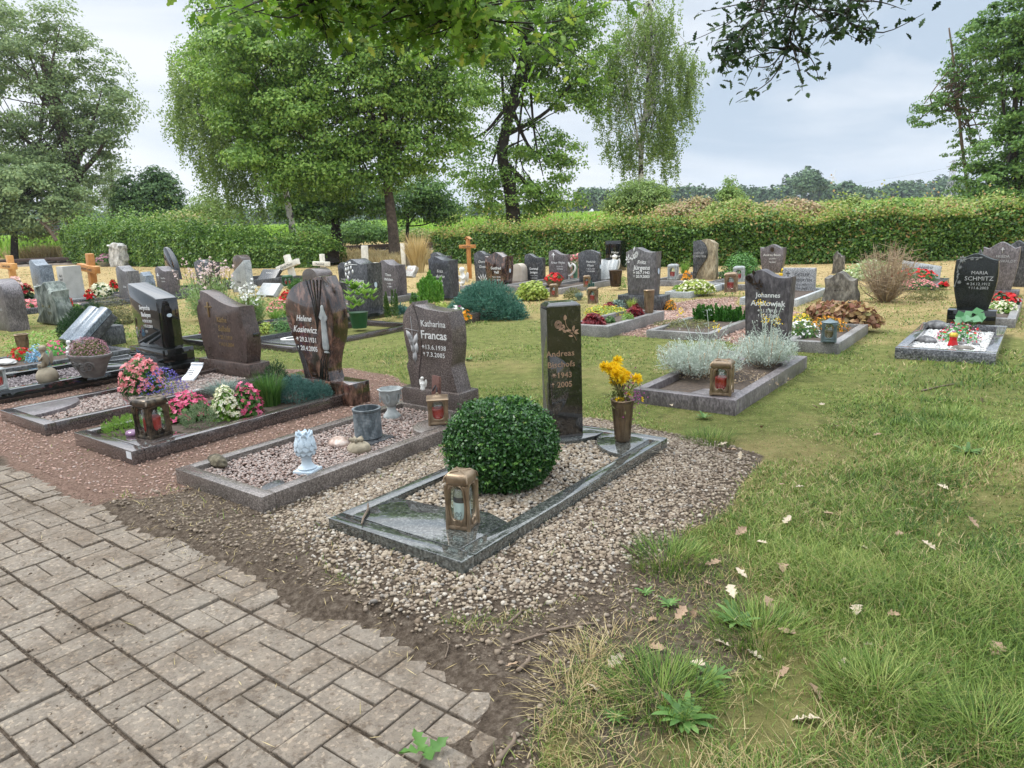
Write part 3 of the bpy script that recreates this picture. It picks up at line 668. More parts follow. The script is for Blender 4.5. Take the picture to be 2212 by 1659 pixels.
def vase(label, b, a, z, h, r0, r1, mat, ribs=0, name='grave_vase', cat_='vase'):
    r = Yd(name, label, cat_, b, a, z, .4, 'vases')
    prof = [(r0*.9, 0), (r0, .006)]+[(r0+(r1-r0)*t**1.3, h*t) for t in np.linspace(.06, .93, 9)]+[(r1*1.06, h*.95), (r1*1.10, h*.985), (r1*1.04, h), (r1*.86, h*.99), (r1*.7, h*.6), (0, h*.58)]
    part(r, 'body', lathe(prof, 28, True, lambda t, i: 1+.05*math.cos(4*t)), mat, 40)
    rb = [tube([((r0+(r1-r0)*t**1.3)*1.02*math.cos(q+dq*math.sin(t*3.1))*(1+.04), (r0+(r1-r0)*t**1.3)*1.02*math.sin(q+dq*math.sin(t*3.1))*(1+.04), h*t) for t in np.linspace(.04, .96, 12)], r0*.085, 5) for q in np.arange(4)*math.pi/2 for dq in (-.35, .05, .4)]
    rb += [tube([((r0*1.06)*math.cos(q+.30*math.cos(s)), (r0*1.06)*math.sin(q+.30*math.cos(s)), h*.10+h*.05*math.sin(s)) for s in np.linspace(0, 6.283, 12)], r0*.07, 5, False) for q in np.arange(4)*math.pi/2]
    part(r, 'relief', cat(*rb), mat, 60)
    return r
def rock(label, b, a, z, rx, ry, rz, mat, seed=1, amp=.2, name='stone', cat_='stone', rz_=0.0, fr=2.4, group='stones laid on the graves'):
    return solo(name, blob(rx, ry, rz, 4, amp, fr, seed, -rz*.5), mat, label, cat_, W(b, a, z+rz*.45), -AZ+rz_, group, 50)
def spiral(cx, cz, r, turns, sgn=1, n=40, a0=0.0):
    t = np.linspace(0, 1, n); an = a0+sgn*turns*6.283*t; q = r*(1-.88*t); return np.stack([cx+q*np.cos(an), cz+q*np.sin(an)], 1)
def cherub(wings=True):
    """small seated child figure resting its head, in units of its height"""
    V = [(0, 0, .18), (0, -.01, .36), (0, -.03, .54), (0, -.06, .64), (0, -.09, .80), (0, -.10, .90),
         (.10, -.10, .16), (.13, -.26, .24), (.12, -.22, .02), (.12, -.30, .0), (-.10, -.10, .16), (-.13, -.26, .26), (-.12, -.24, .02), (-.12, -.32, .0),
         (.14, -.02, .54), (.17, -.16, .40), (.07, -.22, .56), (-.14, -.02, .54), (-.17, -.18, .42), (-.06, -.2, .58)]
    Ed = [(0, 1), (1, 2), (2, 3), (3, 4), (4, 5), (0, 6), (6, 7), (7, 8), (8, 9), (0, 10), (10, 11), (11, 12), (12, 13), (2, 14), (14, 15), (15, 16), (2, 17), (17, 18), (18, 19)]
    R = [.14, .13, .12, .06, .13, .10, .08, .07, .05, .04, .08, .07, .05, .04, .06, .05, .04, .06, .05, .04]
    body = skin_fig(V, Ed, R); hair = tr(blob(.135, .14, .13, 3, .16, 9, 4), (0, -.055, .87))
    wg = cat(*[prism(catm([(s*.03, .42), (s*.10, .66), (s*.26, .72), (s*.30, .52), (s*.22, .30), (s*.12, .22)], 5, True), .10, .14, .01) for s in (-1, 1)]) if wings else None
    return body, hair, wg
def stand_angel():
    V = [(0, 0, .10), (0, 0, .30), (0, 0, .50), (0, 0, .64), (0, 0, .72), (0, -.01, .84), (0, -.01, .92), (.10, 0, .62), (.13, -.06, .50), (.03, -.13, .56), (-.10, 0, .62), (-.13, -.06, .50), (-.03, -.13, .57)]
    Ed = [(0, 1), (1, 2), (2, 3), (3, 4), (4, 5), (5, 6), (3, 7), (7, 8), (8, 9), (3, 10), (10, 11), (11, 12)]
    R = [.18, .15, .11, .11, .045, .10, .07, .055, .045, .035, .055, .045, .035]
    wg = cat(*[prism(catm([(s*.03, .48), (s*.10, .70), (s*.22, .80), (s*.26, .60), (s*.19, .36), (s*.09, .30)], 5, True), .08, .11, .008) for s in (-1, 1)])
    return skin_fig(V, Ed, R), tr(blob(.105, .11, .10, 3, .12, 9, 2), (0, .01, .885)), wg
def figurine(label, b, a, z, h, mat, kind='stand', extra=0.0, name='angel_figurine', hair=True):
    r = Yd(name, label, 'figurine', b, a, z, extra, 'angel figurines'); bd, hr, wg = (stand_angel if kind == 'stand' else cherub)()
    s = (h, h, h); part(r, 'body', tr(bd, (0, 0, 0), (0, 0, 0), s), mat, 180); part(r, 'hair', tr(hr, (0, 0, 0), (0, 0, 0), s), mat, 180)
    part(r, 'wings', tr(wg, (0, 0, 0), (0, 0, 0), s), mat, 50)
    return r
# leaf colours
L_BOX = leafm('boxwood_leaves', [(.012, .045, .010), (.030, .095, .020), (.055, .15, .030), (.11, .24, .05)], .32, .18, .5, [0, .45, .85, 1])
L_GREEN = leafm('green_leaves', [(.035, .10, .02), (.07, .17, .035), (.13, .25, .05)], .5, .25)
L_LIGHT = leafm('light_green_leaves', [(.10, .22, .03), (.18, .33, .05), (.28, .42, .08)], .5, .3)
L_LIME = leafm('yellow_green_leaves', [(.20, .30, .04), (.34, .42, .07), (.46, .50, .14)], .5, .3)
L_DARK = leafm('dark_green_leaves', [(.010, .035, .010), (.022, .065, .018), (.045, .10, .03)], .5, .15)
L_OLIVE = leafm('olive_leaves', [(.08, .10, .025), (.14, .15, .04), (.20, .18, .06)], .6, .25)
L_BLUE = leafm('blue_green_needles', [(.035, .105, .085), (.075, .18, .15), (.14, .27, .235)], .6, .15)
L_FESC = leafm('blue_fescue_leaves', [(.11, .17, .14), (.20, .28, .24), (.32, .38, .32)], .6, .2)
L_SILV = leafm('silver_leaves', [(.36, .42, .35), (.50, .56, .49), (.63, .68, .60)], .75, .2)
L_RED = leafm('dark_red_leaves', [(.10, .012, .015), (.22, .02, .028), (.36, .06, .06)], .45, .25)
L_BRZ = leafm('bronze_heuchera_leaves', [(.16, .06, .04), (.30, .14, .08), (.40, .26, .12), (.28, .09, .07)], .5, .25)
L_STRAW = leafm('straw_stems', [(.42, .31, .13), (.56, .43, .20), (.64, .52, .28)], .7, .25)
L_DRYB = leafm('dry_shrub_twigs', [(.27, .19, .12), (.40, .30, .19), (.50, .40, .27)], .8, .1)
F_PINK = leafm('pink_petals', [(.62, .06, .16), (.78, .13, .27), (.84, .26, .38)], .5, .25)
F_CORAL = leafm('coral_petals', [(.70, .16, .18), (.82, .30, .32), (.86, .42, .40)], .5, .25)
F_RED = leafm('red_petals', [(.45, .005, .008), (.62, .012, .014), (.74, .03, .03)], .5, .2)
F_CREAM = leafm('cream_petals', [(.72, .68, .42), (.82, .79, .58), (.86, .84, .70)], .5, .25)
F_WHITE = leafm('white_petals', [(.74, .74, .70), (.84, .84, .80)], .5, .2)
F_YEL = leafm('yellow_petals', [(.74, .46, .01), (.88, .62, .012), (.92, .72, .04)], .5, .25)
F_ORNG = leafm('orange_petals', [(.72, .25, .01), (.80, .38, .02)], .5, .25)
F_PURP = leafm('purple_petals', [(.28, .03, .20), (.44, .07, .30), (.50, .14, .36)], .5, .2)
F_VIO = leafm('violet_blue_petals', [(.09, .07, .42), (.16, .13, .55), (.26, .22, .62)], .5, .2)
F_BLUE = leafm('artificial_blue_petals', [(.10, .26, .52), (.20, .42, .68), (.34, .55, .76)], .5, .2)
F_HEATH = leafm('heather_blossoms', [(.28, .12, .17), (.42, .20, .26), (.48, .27, .28)], .6, .2)
# ================================================================ front row
def PB(pts, z): return [BA(x, y, z) for x, y in pts]
# ---- grave 1: low green-grey granite surround with pillar
Z1 = .125
k1 = kerb('polished green grey granite surround of the nearest grave, front half covered by a slab', -2.715, -1.845, 2.022, 4.045, Z1, .085, GR_G1)
zs = Z1+.0022
slab(k1, [(-2.629, 2.39)]+PB([(885, 1080), (925, 1089), (965, 1096), (1015, 1099), (1058, 1108)], Z1)+[(-1.931, 2.45)]+[(-1.931, 2.109), (-2.629, 2.109)], .04, zs, GR_G1, 'front_slab')
q = [(-1.931-.325*math.sin(t), 3.957-.36*math.cos(t)) for t in np.linspace(0, 1.5708, 12)]
slab(k1, q+[(-1.931, 3.957)], .04, zs, GR_G1, 'corner_plate')
slab(k1, [(-2.629, 3.66), (-2.5, 3.63), (-2.38, 3.68), (-2.30, 3.77), (-2.264, 3.87), (-2.262, 3.957), (-2.629, 3.957)], .04, zs, GR_G1, 'rear_slab')
bedfill(-2.63, -1.93, 2.42, 3.93, .088, 5600, (.007, .0135), PB_BEIGE, 'cream pebbles filling the nearest grave around the clipped box ball', 2)
# pillar
pm_, pr_ = g(1189, 948, zs), g(1259.5, 941, zs); dv = pr_-pm_; pw = float(np.hypot(*dv)); prz = math.atan2(dv[1], dv[0])
pc = (pm_+pr_)/2; lo = proj((*pc, 0)); hp = 1.0
for hh in np.linspace(.5, 1.6, 300):
    if proj((pc[0], pc[1], zs+hh))[1] < 654: hp = hh; break
r = thing('gravestone', 'tall dark square pillar gravestone with copper coloured rose and lettering', 'gravestone', (pc[0], pc[1], zs), prz, 'gravestones of the cemetery')
pt_ = .17; ch = .028
bm = bmesh.new(); rings = []
for z_, i_ in ((0, 0), (hp-.02, 0), (hp, .024)):
    rings.append([bm.verts.new(v) for v in ((-pw/2+i_, i_, z_), (pw/2-i_, i_, z_), (pw/2-i_, pt_-i_, z_), (-pw/2+i_, pt_-i_, z_))])
bm.faces.new(rings[0][::-1]); bm.faces.new(rings[2])
for l in range(2):
    for k in range(4): bm.faces.new((rings[l][k], rings[l][(k+1) % 4], rings[l+1][(k+1) % 4], rings[l+1][k]))
bmesh.ops.bevel(bm, geom=bm.edges[:], offset=.003, segments=2, affect='EDGES'); part(r, 'stone', from_bm(bm), GR_BLK)
# bright chamfer of the left front edge, cut away in a long S
fx = lambda u: -pw/2+u*pw
sc_ = catm([(fx(.0), hp*.955), (fx(.01), hp*.80), (fx(-.005), hp*.70), (fx(-.09), hp*.60), (fx(-.115), hp*.45), (fx(-.06), hp*.30), (fx(.06), hp*.165)], 6)
GR_CHM = granite('brushed_grey_brown_granite', (.07, .068, .06), (.14, .135, .12), (.24, .235, .22), 75, .4)
o_ = part(r, 'side_face', prism([(0.002, hp*.95), (pt_*.98, hp*.95), (pt_*.98, .01), (.002, .01)], 0, .003, .001), GR_CHM)
Vv = [tuple(v.co) for v in o_.data.vertices]
o_.data.vertices.foreach_set('co', np.array([(-pw/2-.0025+v[1]*.8, v[0], v[2]) for v in Vv]).ravel()); o_.data.update()
pan = catm([(fx(.02), hp*.62), (fx(.03), hp*.42), (fx(.07), hp*.28), (fx(.10), hp*.18), (fx(.15), hp*.165), (fx(.45), hp*.25), (fx(.63), hp*.36), (fx(.66), hp*.45), (fx(.62), hp*.53), (fx(.35), hp*.60)], 6, True)
PANM = granite('polished_black_panel', (.02, .019, .018), (.034, .032, .030), (.10, .095, .09), 75, .05)
part(r, 'panel', prism(pan, -.0025, .001, .001), PANM)
yl = -.005
def leafshape(x, z, an, L, Wd):
    pts = [(-L/2, 0), (-L*.2, Wd*.42), (L*.15, Wd*.4), (L/2, 0), (L*.15, -Wd*.4), (-L*.2, -Wd*.42)]
    return [(x+u*math.cos(an)-v*math.sin(an), z+u*math.sin(an)+v*math.cos(an)) for u, v in pts]
def rose(cx, cz, s, y, leaves=True):
    L = []
    T3 = lambda pts, rr: tube([(cx+u*s, y, cz+v*s) for u, v in catm(pts, 5)], rr*s, 5)
    L.append(T3([(.62, -.62), (.50, -.36), (.36, -.20), (.22, .02), (.06, .22), (-.0, .42), (-.02, .60)], .018))
    L.append(T3([(.36, -.22), (.10, -.06), (-.12, .04), (-.22, .18)], .014)); L.append(T3([(.38, -.20), (.46, -.04), (.44, .08)], .012))
    for an in (.0, 2.1, 4.2): L.append(T3([(-.44+q_*math.cos(an+t), .36+q_*math.sin(an+t)) for t, q_ in zip(np.linspace(0, 5.5, 12), np.linspace(.20, .05, 12))], .020))
    L.append(T3([(-.44+.21*math.cos(t), .36+.22*math.sin(t)) for t in np.linspace(0, 6.28, 14)], .016)); L.append(T3([(-.24, .30), (-.10, .26)], .02))
    for u, v, an, ll, ww in ((-.28, .10, .45, .34, .15), (-.10, -.02, 2.3, .34, .17), (.16, -.02, .1, .36, .17), (-.12, .24, 1.9, .30, .15), (.46, .10, 1.3, .34, .17), (.62, -.06, .5, .30, .15), (.62, -.20, -.2, .30, .15), (.30, -.34, -.15, .30, .14)):
        ls = leafshape(cx+u*s, cz+v*s, an, ll*s, ww*s); L.append(prism(ls, y-.0006, y+.002, .0)); L.append(tube([(ls[0][0], y-.001, ls[0][1]), (ls[3][0], y-.001, ls[3][1])], .009*s, 4))
    L.append(prism(leafshape(cx-.02*s, cz+.74*s, 1.57, .34*s, .22*s), y-.001, y+.002)); L.append(prism(leafshape(cx-.06*s, cz+.72*s, 1.4, .30*s, .12*s), y-.003, y))
    return cat(*L)
ret = catm([(0, .78), (.30, .70), (.62, .58), (.70, .46), (.55, .33), (.25, .22), (0, .165)], 6)
bm_ = prism([(v*pt_, z_*hp) for v, z_ in ret], 0, .002, 0); part(r, 'panel_return', (np.array([(-pw/2-.0055+v[1], v[0]-.002, v[2]) for v in bm_[0]]), bm_[1]), PANM)
part(r, 'rose_ornament', rose(fx(.54), hp*.80, pw*.50, -.004), BRZL, 50)
text(r, 'Andreas', hp*.060, fx(.36), hp*.615, yl, BRZL, bold=.0004, space=1.05); text(r, 'Bischofs', hp*.060, fx(.38), hp*.535, yl, BRZL, bold=.0004, space=1.05)
dates(r, '1943', '2005', hp*.058, fx(.47), hp*.455, hp*.385, BRZL, yl, bold=.0006)
# box ball
bc = BA(1085, 1040, .09); Xb = W(*bc)[:2]
r = thing('box_ball', 'dense dark green box bush clipped into a ball on the pebbled grave', 'bush', (*Xb, .085), 0)
dist_ = math.hypot(*Xb); Rb = 118/FPX*math.hypot(dist_, 1.2); NB = 30000
D = unit(rng.normal(size=(NB, 3))); D = D[D[:, 2] > -.82]; lump = 1+.055*vnoise(D, 2.6, 11)+.04*vnoise(D, 7, 12)+.02*vnoise(D, 17, 13)
q_ = (.80+.20*rnd(len(D))**.6)*lump*(1+.028*rng.normal(size=len(D))+.07*(rnd(len(D)) < .015)); sup = (np.abs(D)**3.0).sum(1)**(-1/3.0); q_ = q_*(.55+.45*sup)
C = D*q_[:, None]*np.array([Rb, Rb, Rb*.86]); C[:, 2] += Rb*.72; C[:, 2] = np.maximum(C[:, 2], .004)
part(r, 'foliage', leafq(C, D*.5+np.array([0, 0, .35])+.75*rng.normal(size=C.shape), .021*rnd(len(C), .75, 1.25), .0125*rnd(len(C), .8, 1.2), fold=.25), L_BOX, None)
n = 240; D2 = unit(rng.normal(size=(n, 3))); D2 = D2[D2[:, 2] > -.5]; n = len(D2); B2 = D2*np.array([Rb, Rb, Rb*.86])*.97; B2[:, 2] += Rb*.72; A2_ = unit(D2+.5*rng.normal(size=(n, 3))+np.array([0, 0, .35])); ln = rnd(n, .015, .055); g_ = []
for t in (.25, .5, .75, 1.0):
    for s in (-1, 1): g_.append(leafq(B2+A2_*(ln*t)[:, None]+s*.006*np.cross(A2_, [0, 0, 1.0]), rng.normal(size=(n, 3))+A2_*.3, .019, .011))
part(r, 'young_shoots', cat(*g_), leafm('young_box_shoots', [(.06, .16, .03), (.12, .27, .05), (.20, .34, .08), (.26, .20, .08)], .35, .2, pos=[0, .5, .93, 1]), None)
part(r, 'shade_ball', tr(blob(Rb*.78, Rb*.78, Rb*.66, 3, .03), (0, 0, Rb*.72)), L_DARK, 180)  # opaque dark ball; the shade between the leaves is put into its colour
# lantern, vase, twig of grave 1
lb = BA(992, 1140, zs); lantern('tall bronze grave lantern with white candle on the green grey slab', lb[0], lb[1]+.03, zs, .272, .112, .28, BRONZE, 'dome', PAPER, paper=True)
lr = [o for o in bpy.data.objects if o.name == 'grave_lantern'][0]
lcan = [o for o in lr.children if o.name.startswith('candle')][0]
sk = [tube([(u*.016-.004, -.0400-.0008*(1-abs(u)), .052+v*.020) for u, v in catm(pts, 4)], .0011, 4) for pts in (([(-.9, 1.0), (-.4, 1.5), (.1, 1.2), (.0, .6), (-.5, .4), (-.9, .9)]), ([(-.5, 1.25), (-.2, 1.0), (.0, 1.25)]), ([(.1, .6), (.8, .3), (.6, -.5), (-.2, -.6), (-.6, .2)]), ([(.3, .8), (.9, 1.6), (1.0, .8), (.6, .4)]), ([(-.6, .2), (-1.0, -.4), (-.2, -.6)]))]
part(lcan, 'angel_sketch', tr(cat(*sk), (0, 0, 0)), INK, 180)
VBRONZE = plain('vase_bronze', (.23, .165, .105), .42, (.11, .08, .052), 10, metal=.7, bmp=.2)
vb = BA(1345, 952, zs); vase('tall bronze grave vase holding yellow chrysanthemums on the corner plate', vb[0], vb[1], zs, .275, .044, .066, VBRONZE)
fx_, fy_, _ = W(*vb); fr = thing('chrysanthemum_bunch', 'bunch of yellow chrysanthemums and pink statice standing in the bronze vase', 'flowers', (fx_, fy_, zs+.16), 0)
st, cen = [], []
for k in range(26):
    tp = np.array([rng.normal()*.042-.012, rng.normal()*.042, .225+.05*rng.random()+.03*(k % 3)]); 
    if k > 20: tp = np.array([rng.normal()*.05, rng.normal()*.04, .10+.05*rng.random()])
    st.append(tube([(0, 0, .0), (tp[0]*.3, tp[1]*.3, tp[2]*.5), tuple(tp)], .0022, 4)); cen.append(tp)
part(fr, 'stems', cat(*st), L_OLIVE, 180); cen = np.array(cen)
ds = []
for tp in cen[:21]:
    n = 90; Dd = unit(rng.normal(size=(n, 3))+np.array([0, 0, .5])+np.array([tp[0], tp[1], 0])*6); ds.append(leafq(tp+Dd*.024, np.cross(Dd, rng.normal(size=(n, 3))), .042, .013, Dd))
for tp in cen[21:]:
    n = 14; Dd = unit(rng.normal(size=(n, 3))+np.array([0, 0, .2])); ds.append(leafq(tp+Dd*.012, np.cross(Dd, rng.normal(size=(n, 3))), .020, .008, Dd))
part(fr, 'blossoms', cat(*ds), F_YEL, None)
n = 160; Cc = np.stack([.045+.035*rng.normal(size=n), -.01+.03*rng.normal(size=n), .17+.06*rng.normal(size=n)], 1); Cc[:40] += np.array([.05, 0, -.07])
part(fr, 'statice_sprays', leafq(Cc, rng.normal(size=(n, 3)), .013, .008), F_PURP, None)
n = 260; Cc = np.stack([.04*rng.normal(size=n), .04*rng.normal(size=n), .13+.06*rng.normal(size=n)], 1); part(fr, 'leaves', leafq(Cc, rng.normal(size=(n, 3)), .035, .008), L_OLIVE, None)
t0, t1 = BA(795, 1090, zs), BA(781, 1135, zs); A_, B_ = np.array(W(*t0)), np.array(W(*t1))
solo('twig', tube([(0, 0, .006), tuple((B_-A_)*.35+[.012, 0, .012]), tuple((B_-A_)*.7+[0, 0, .007]), tuple(B_-A_+[0, 0, .006])], [.004, .006, .006, .004], 6), TWIG, 'short lichen covered twig lying on the nearest green grey slab', 'twig', (A_[0], A_[1], zs))
# ---- grave 2: brown kerb with pink grey pebbles
Z2 = .10
k2 = kerb('brown granite surround around pinkish grey pebbles, second grave from the right', -4.23, -3.31, 2.046, 4.02, Z2, .085, GR_BRNK)
bedfill(-4.145, -3.395, 2.13, 3.93, .06, 8000, (.006, .0115), PB_MIX, 'pink and grey pebbles inside the brown kerb with the pale finial')
pp = PB([(893, 908), (912, 905), (935, 904), (960, 907), (985, 917)], Z2)
slab(k2, [(-3.396, 3.386)]+[(-3.396-.22*math.sin(t), 3.62-.234*math.cos(t)) for t in np.linspace(.2, 2.3, 10)]+[(-3.56, 3.93), (-3.396, 3.93)], .03, Z2+.002, GR_BRNK, 'corner_plate')
# gravestone 2
cA, cB = BA(870, 884, .04), BA(993, 905, .04); aP = (cA[1]+cB[1])/2; b0P, b1P = cA[0], cB[0]; wP = b1P-b0P
sp_, sw_, sh_ = fit(898, 983, 851, 667, .235); bS = (b0P+b1P)/2
shK = catm([(-.44, 0), (-.47, .14), (-.50, .25), (-.455, .34), (-.50, .55), (-.52, .72), (-.50, .83), (-.42, .93), (-.30, 1.0)], 4)+catm([(-.30, 1.0), (-.27, .985), (-.05, .945), (.2, .925), (.40, .915)], 3)[1:]+catm([(.40, .915), (.455, .75), (.46, .55), (.42, .36), (.405, .30), (.44, .18), (.50, 0)], 4)[1:]
r = Yd('gravestone', 'brown granite gravestone with pinched waist and peaked left corner, engraved pale lily', 'gravestone', bS, aP, .0, 0, 'gravestones of the cemetery')
part(r, 'plinth', box(-wP/2, wP/2, 0, .25, -.05, .235, .008), GR_BRN)
wS, hS = wP*.86, sh_*1.03
part(r, 'stone', tr(prism([(u*wS, v*hS) for u, v in shK], .04, .21, .006), (0, 0, .235)), GR_BRN)
part(r, 'corner_cap', tr(prism([(-.30*wS, .945*hS), (-.30*wS, 1.012*hS), (-.275*wS, 1.012*hS), (-.26*wS, .955*hS)], .038, .212, .004), (0, 0, .235)), GR_BRNK)
gl = [tube([(u*wS, .038, .235+v*hS) for u, v in catm([(-.27, .985), (-.20, .80), (-.16, .60), (-.17, .42), (-.24, .20), (-.27, .02)], 6)], .004, 5)]
part(r, 'groove', cat(*gl), GR_KRB, 60)
lil = [tube([(u*wS, .0385, .235+v*hS) for u, v in p_], .0022, 4) for p_ in ([(-.345, .85), (-.33, .55), (-.30, .25)], [(-.48, .70), (-.20, .68)])]
lil += [prism([(x_, z_+.235) for x_, z_ in leafshape(u*wS, v*hS, an, .16*hS, .10*wS)], .0372, .04) for u, v, an in ((-.37, .56, 1.9), (-.27, .58, 1.2), (-.34, .48, 1.7), (-.27, .47, 1.35), (-.31, .38, 1.5), (-.40, .62, 2.2))]
part(r, 'lily_engraving', cat(*lil), GREYL, None)
text(r, 'Katharina', .072, .10*wS, .235+.74*hS, .0385, WHITE, sx=.95); text(r, 'Francas', .092, .10*wS, .235+.60*hS, .0385, WHITE, bold=.0012, sx=1.0)
dates(r, '13.6.1938', '7.3.2005', .052, .12*wS, .235+.475*hS, .235+.39*hS, WHITE, .0385, space=1.1)
px_, py_ = bS, aP
fb = BA(911, 849, .235); figurine('cream praying angel figurine on the plinth beside the small red brown book', fb[0], fb[1]+.015, .236, .13, WHITEST, 'stand', .3)
ab_ = BA(940, 856, .235); r = Yd('memorial_book', 'small red brown book shaped plaque leaning against the waisted gravestone', 'plaque', ab_[0], ab_[1]+.012, .236, -.25); r.scale = (.95, 1, 1.25)
part(r, 'cover', tr(box(-.052, .052, -.012, .012, 0, .125, .003), (0, 0, 0), (-.12, 0, 0)), GR_RED_B if 'GR_RED_B' in globals() else granite('red_brown_plaque', (.10, .045, .035), (.16, .075, .06), (.24, .13, .10), 60, .4))
part(r, 'ornament', tr(cat(prism(leafshape(-.012, .048, .7, .075, .016), -.016, -.012), prism([(.018, .012), (.036, .012), (.036, .04), (.032, .055), (.027, .06), (.022, .055), (.018, .04)], -.016, -.012)), (0, 0, 0), (-.12, 0, 0)), INK, None)
l2 = BA(942, 916, Z2); lantern('square bronze lantern with pitched roof and two red candles on round plate', l2[0], l2[1]+.03, Z2+.003, .225, .135, .75, BRONZE, 'roof')
ub = BA(847, 900, .07); r = Yd('stone_urn', 'grey footed stone urn with scalloped rim at the waisted gravestone', 'urn', ub[0], ub[1], .066, 0); r.scale = (1.15, 1.15, 1.15)
part(r, 'bowl', lathe([(.028, .075), (.034, .085), (.05, .10), (.062, .13), (.07, .165), (.078, .19), (.084, .20), (.076, .203), (.066, .19), (.055, .14), (0, .12)], 32, True, lambda t, i: 1+(.06*math.cos(8*t) if i in (6, 7) else 0)), CASTGREY, 60)
part(r, 'foot', lathe([(.056, 0), (.058, .012), (.05, .024), (.03, .05), (.028, .08)], 24, True, lambda t, i: 1+.04*math.cos(8*t)), CASTGREY, 60)
rl = [tube([(1.04*(.062+.012*t_)*math.cos(q+.28*math.cos(s_)*(1-.5*t_)), 1.04*(.062+.012*t_)*math.sin(q+.28*math.cos(s_)*(1-.5*t_)), .145+.03*math.sin(s_)) for s_, t_ in zip(np.linspace(0, 9, 18), np.linspace(1, .2, 18))], .003, 5) for q in np.arange(6)*math.pi/3]
part(r, 'relief', cat(*rl), CASTGREY, 60)
cb_ = BA(797, 948, .065); r = Yd('ribbed_planter', 'empty grey ribbed cylinder planter standing on a square slate tile', 'planter', cb_[0], cb_[1], .078, 0); r.scale = (1.7, 1.7, 1.5)
cp = [(.052, 0)]+[(.055+.0018*(i % 2), .004+.0034*i) for i in range(38)]+[(.059, .134), (.059, .142), (.050, .142), (.049, .03), (0, .03)]
part(r, 'body', lathe(cp, 36), granite('slate_grey_planter', (.06, .075, .085), (.13, .155, .17), (.24, .26, .27), 40, .6, .6, 1.2), 30)
solo('slate_tile', box(-.11, .11, -.11, .11, 0, .014, .003), GR_DGY, 'square grey slate tile beneath the ribbed cylinder planter', 'tile', W(cb_[0]+.035, cb_[1]-.0, .064), -AZ)
s_ = BA(733, 960, .07); rock('pinkish white stone shaped like a heart among the pebbles', s_[0], s_[1], .06, .078, .06, .045, granite('pink_white_stone', (.32, .22, .17), (.50, .38, .32), (.66, .58, .52), 12, .8, 0, 0, .4), 5, .12, rz_=.3)
s_ = BA(776, 972, .07); rock('beige boulder with a carved bow on top beside the heart shaped stone', s_[0], s_[1], .06, .088, .07, .05, SANDST, 8, .06)
bo = Yd('stone_bow', 'small carved sandstone bow resting on the beige boulder', 'ornament', s_[0]-.01, s_[1]-.005, .128, .2); bo.scale = (1.5, 1.5, 1.6)
part(bo, 'loops', cat(*[tr(blob(.020, .008, .012, 2, .25, 3, k), (.018*math.cos(k*1.26), .012*math.sin(k*1.26), .006), (0, -.4, k*1.26)) for k in range(5)]), SANDST, 60); part(bo, 'knot', blob(.009, .009, .009, 2, .1), SANDST, 60)
s_ = BA(665, 1018, .07); r = Yd('artichoke_finial', 'pale blue stone artichoke finial on a square foot in the pebbles', 'ornament', s_[0], s_[1], .062, .35); r.scale = (1.3, 1.3, 1.3)
part(r, 'foot', cat(box(-.050, .050, -.050, .050, 0, .020, .004), lathe([(.042, .02), (.044, .028), (.034, .034), (.024, .05), (.0225, .07), (.03, .085), (.036, .09)], 24)), PALEBLUE, 40)
part(r, 'bud', lathe([(.032, .088), (.042, .10), (.048, .125), (.044, .15), (.032, .18), (.015, .20), (0, .207)], 24), PALEBLUE, 60)
sc2 = []
for row, (zz, rr, ll, nn) in enumerate(((.096, .042, .045, 10), (.115, .048, .045, 10), (.134, .047, .045, 9), (.153, .041, .042, 8), (.172, .031, .036, 6), (.186, .02, .028, 5))):
    for k in range(nn):
        t = 6.283*(k+.5*(row % 2))/nn; sc2.append(tr(prism(leafshape(0, ll*.35, 1.57, ll, ll*.80), -.004, .004, .0022), (rr*math.cos(t), rr*math.sin(t), zz), (-.22 if row < 4 else .35, 0, t+math.pi/2)))
part(r, 'scales', cat(*sc2), PALEBLUE, 50)
s_ = BA(468, 1002, .08); rock('brown weathered piece of wood like rock on the front kerb corner', s_[0], s_[1]+.01, .075, .115, .05, .04, granite('weathered_brown_rock', (.055, .045, .028), (.13, .11, .07), (.23, .20, .14), 18, .9, .9, .1, 1.0), 12, .28, rz_=-.25, fr=4)
s_ = BA(588, 1050, .08); rock('flat dark slate lying in the front corner of the pebbles', s_[0], s_[1]+.01, .07, .06, .09, .014, GR_DGY, 14, .15, rz_=.5)
# ---- grave 3: planted, brown granite
Z3 = .10
k3 = kerb('dark brown granite surround around the begonia bed, third grave from the right', -5.768, -4.85, 2.077, 4.075, Z3, .085, GR_KRB)
soilbed(-5.69, -4.93, 2.16, 4.0, .07, 'dark garden soil of the begonia bed')
slab(k3, [(-4.936, 2.164), (-4.936, 2.52), (-5.0, 2.515), (-5.1, 2.484), (-5.24, 2.36), (-5.33, 2.19), (-5.34, 2.164)], .04, Z3+.002, GR_KRB, 'corner_plate')
a0_ = PB([(619, 808), (745, 834)], .20); aH = (a0_[0][1]+a0_[1][1])/2; bL, bR = a0_[0][0], a0_[1][0]; wH = bR-bL; bH = (bL+bR)/2
r = Yd('gravestone', 'dark red brown marbled gravestone shaped like a flower bud with pale madonna relief', 'gravestone', bH, aH, 0, 0, 'gravestones of the cemetery')
part(r, 'plinth', box(-wH/2, wH/2, 0, .235, -.05, .20, .008), GR_AUR)
kx = wH/126.0; s2 = fit(640, 720, 816, 603, .20); hH = s2[2]
X = lambda u: (u-682)*kx
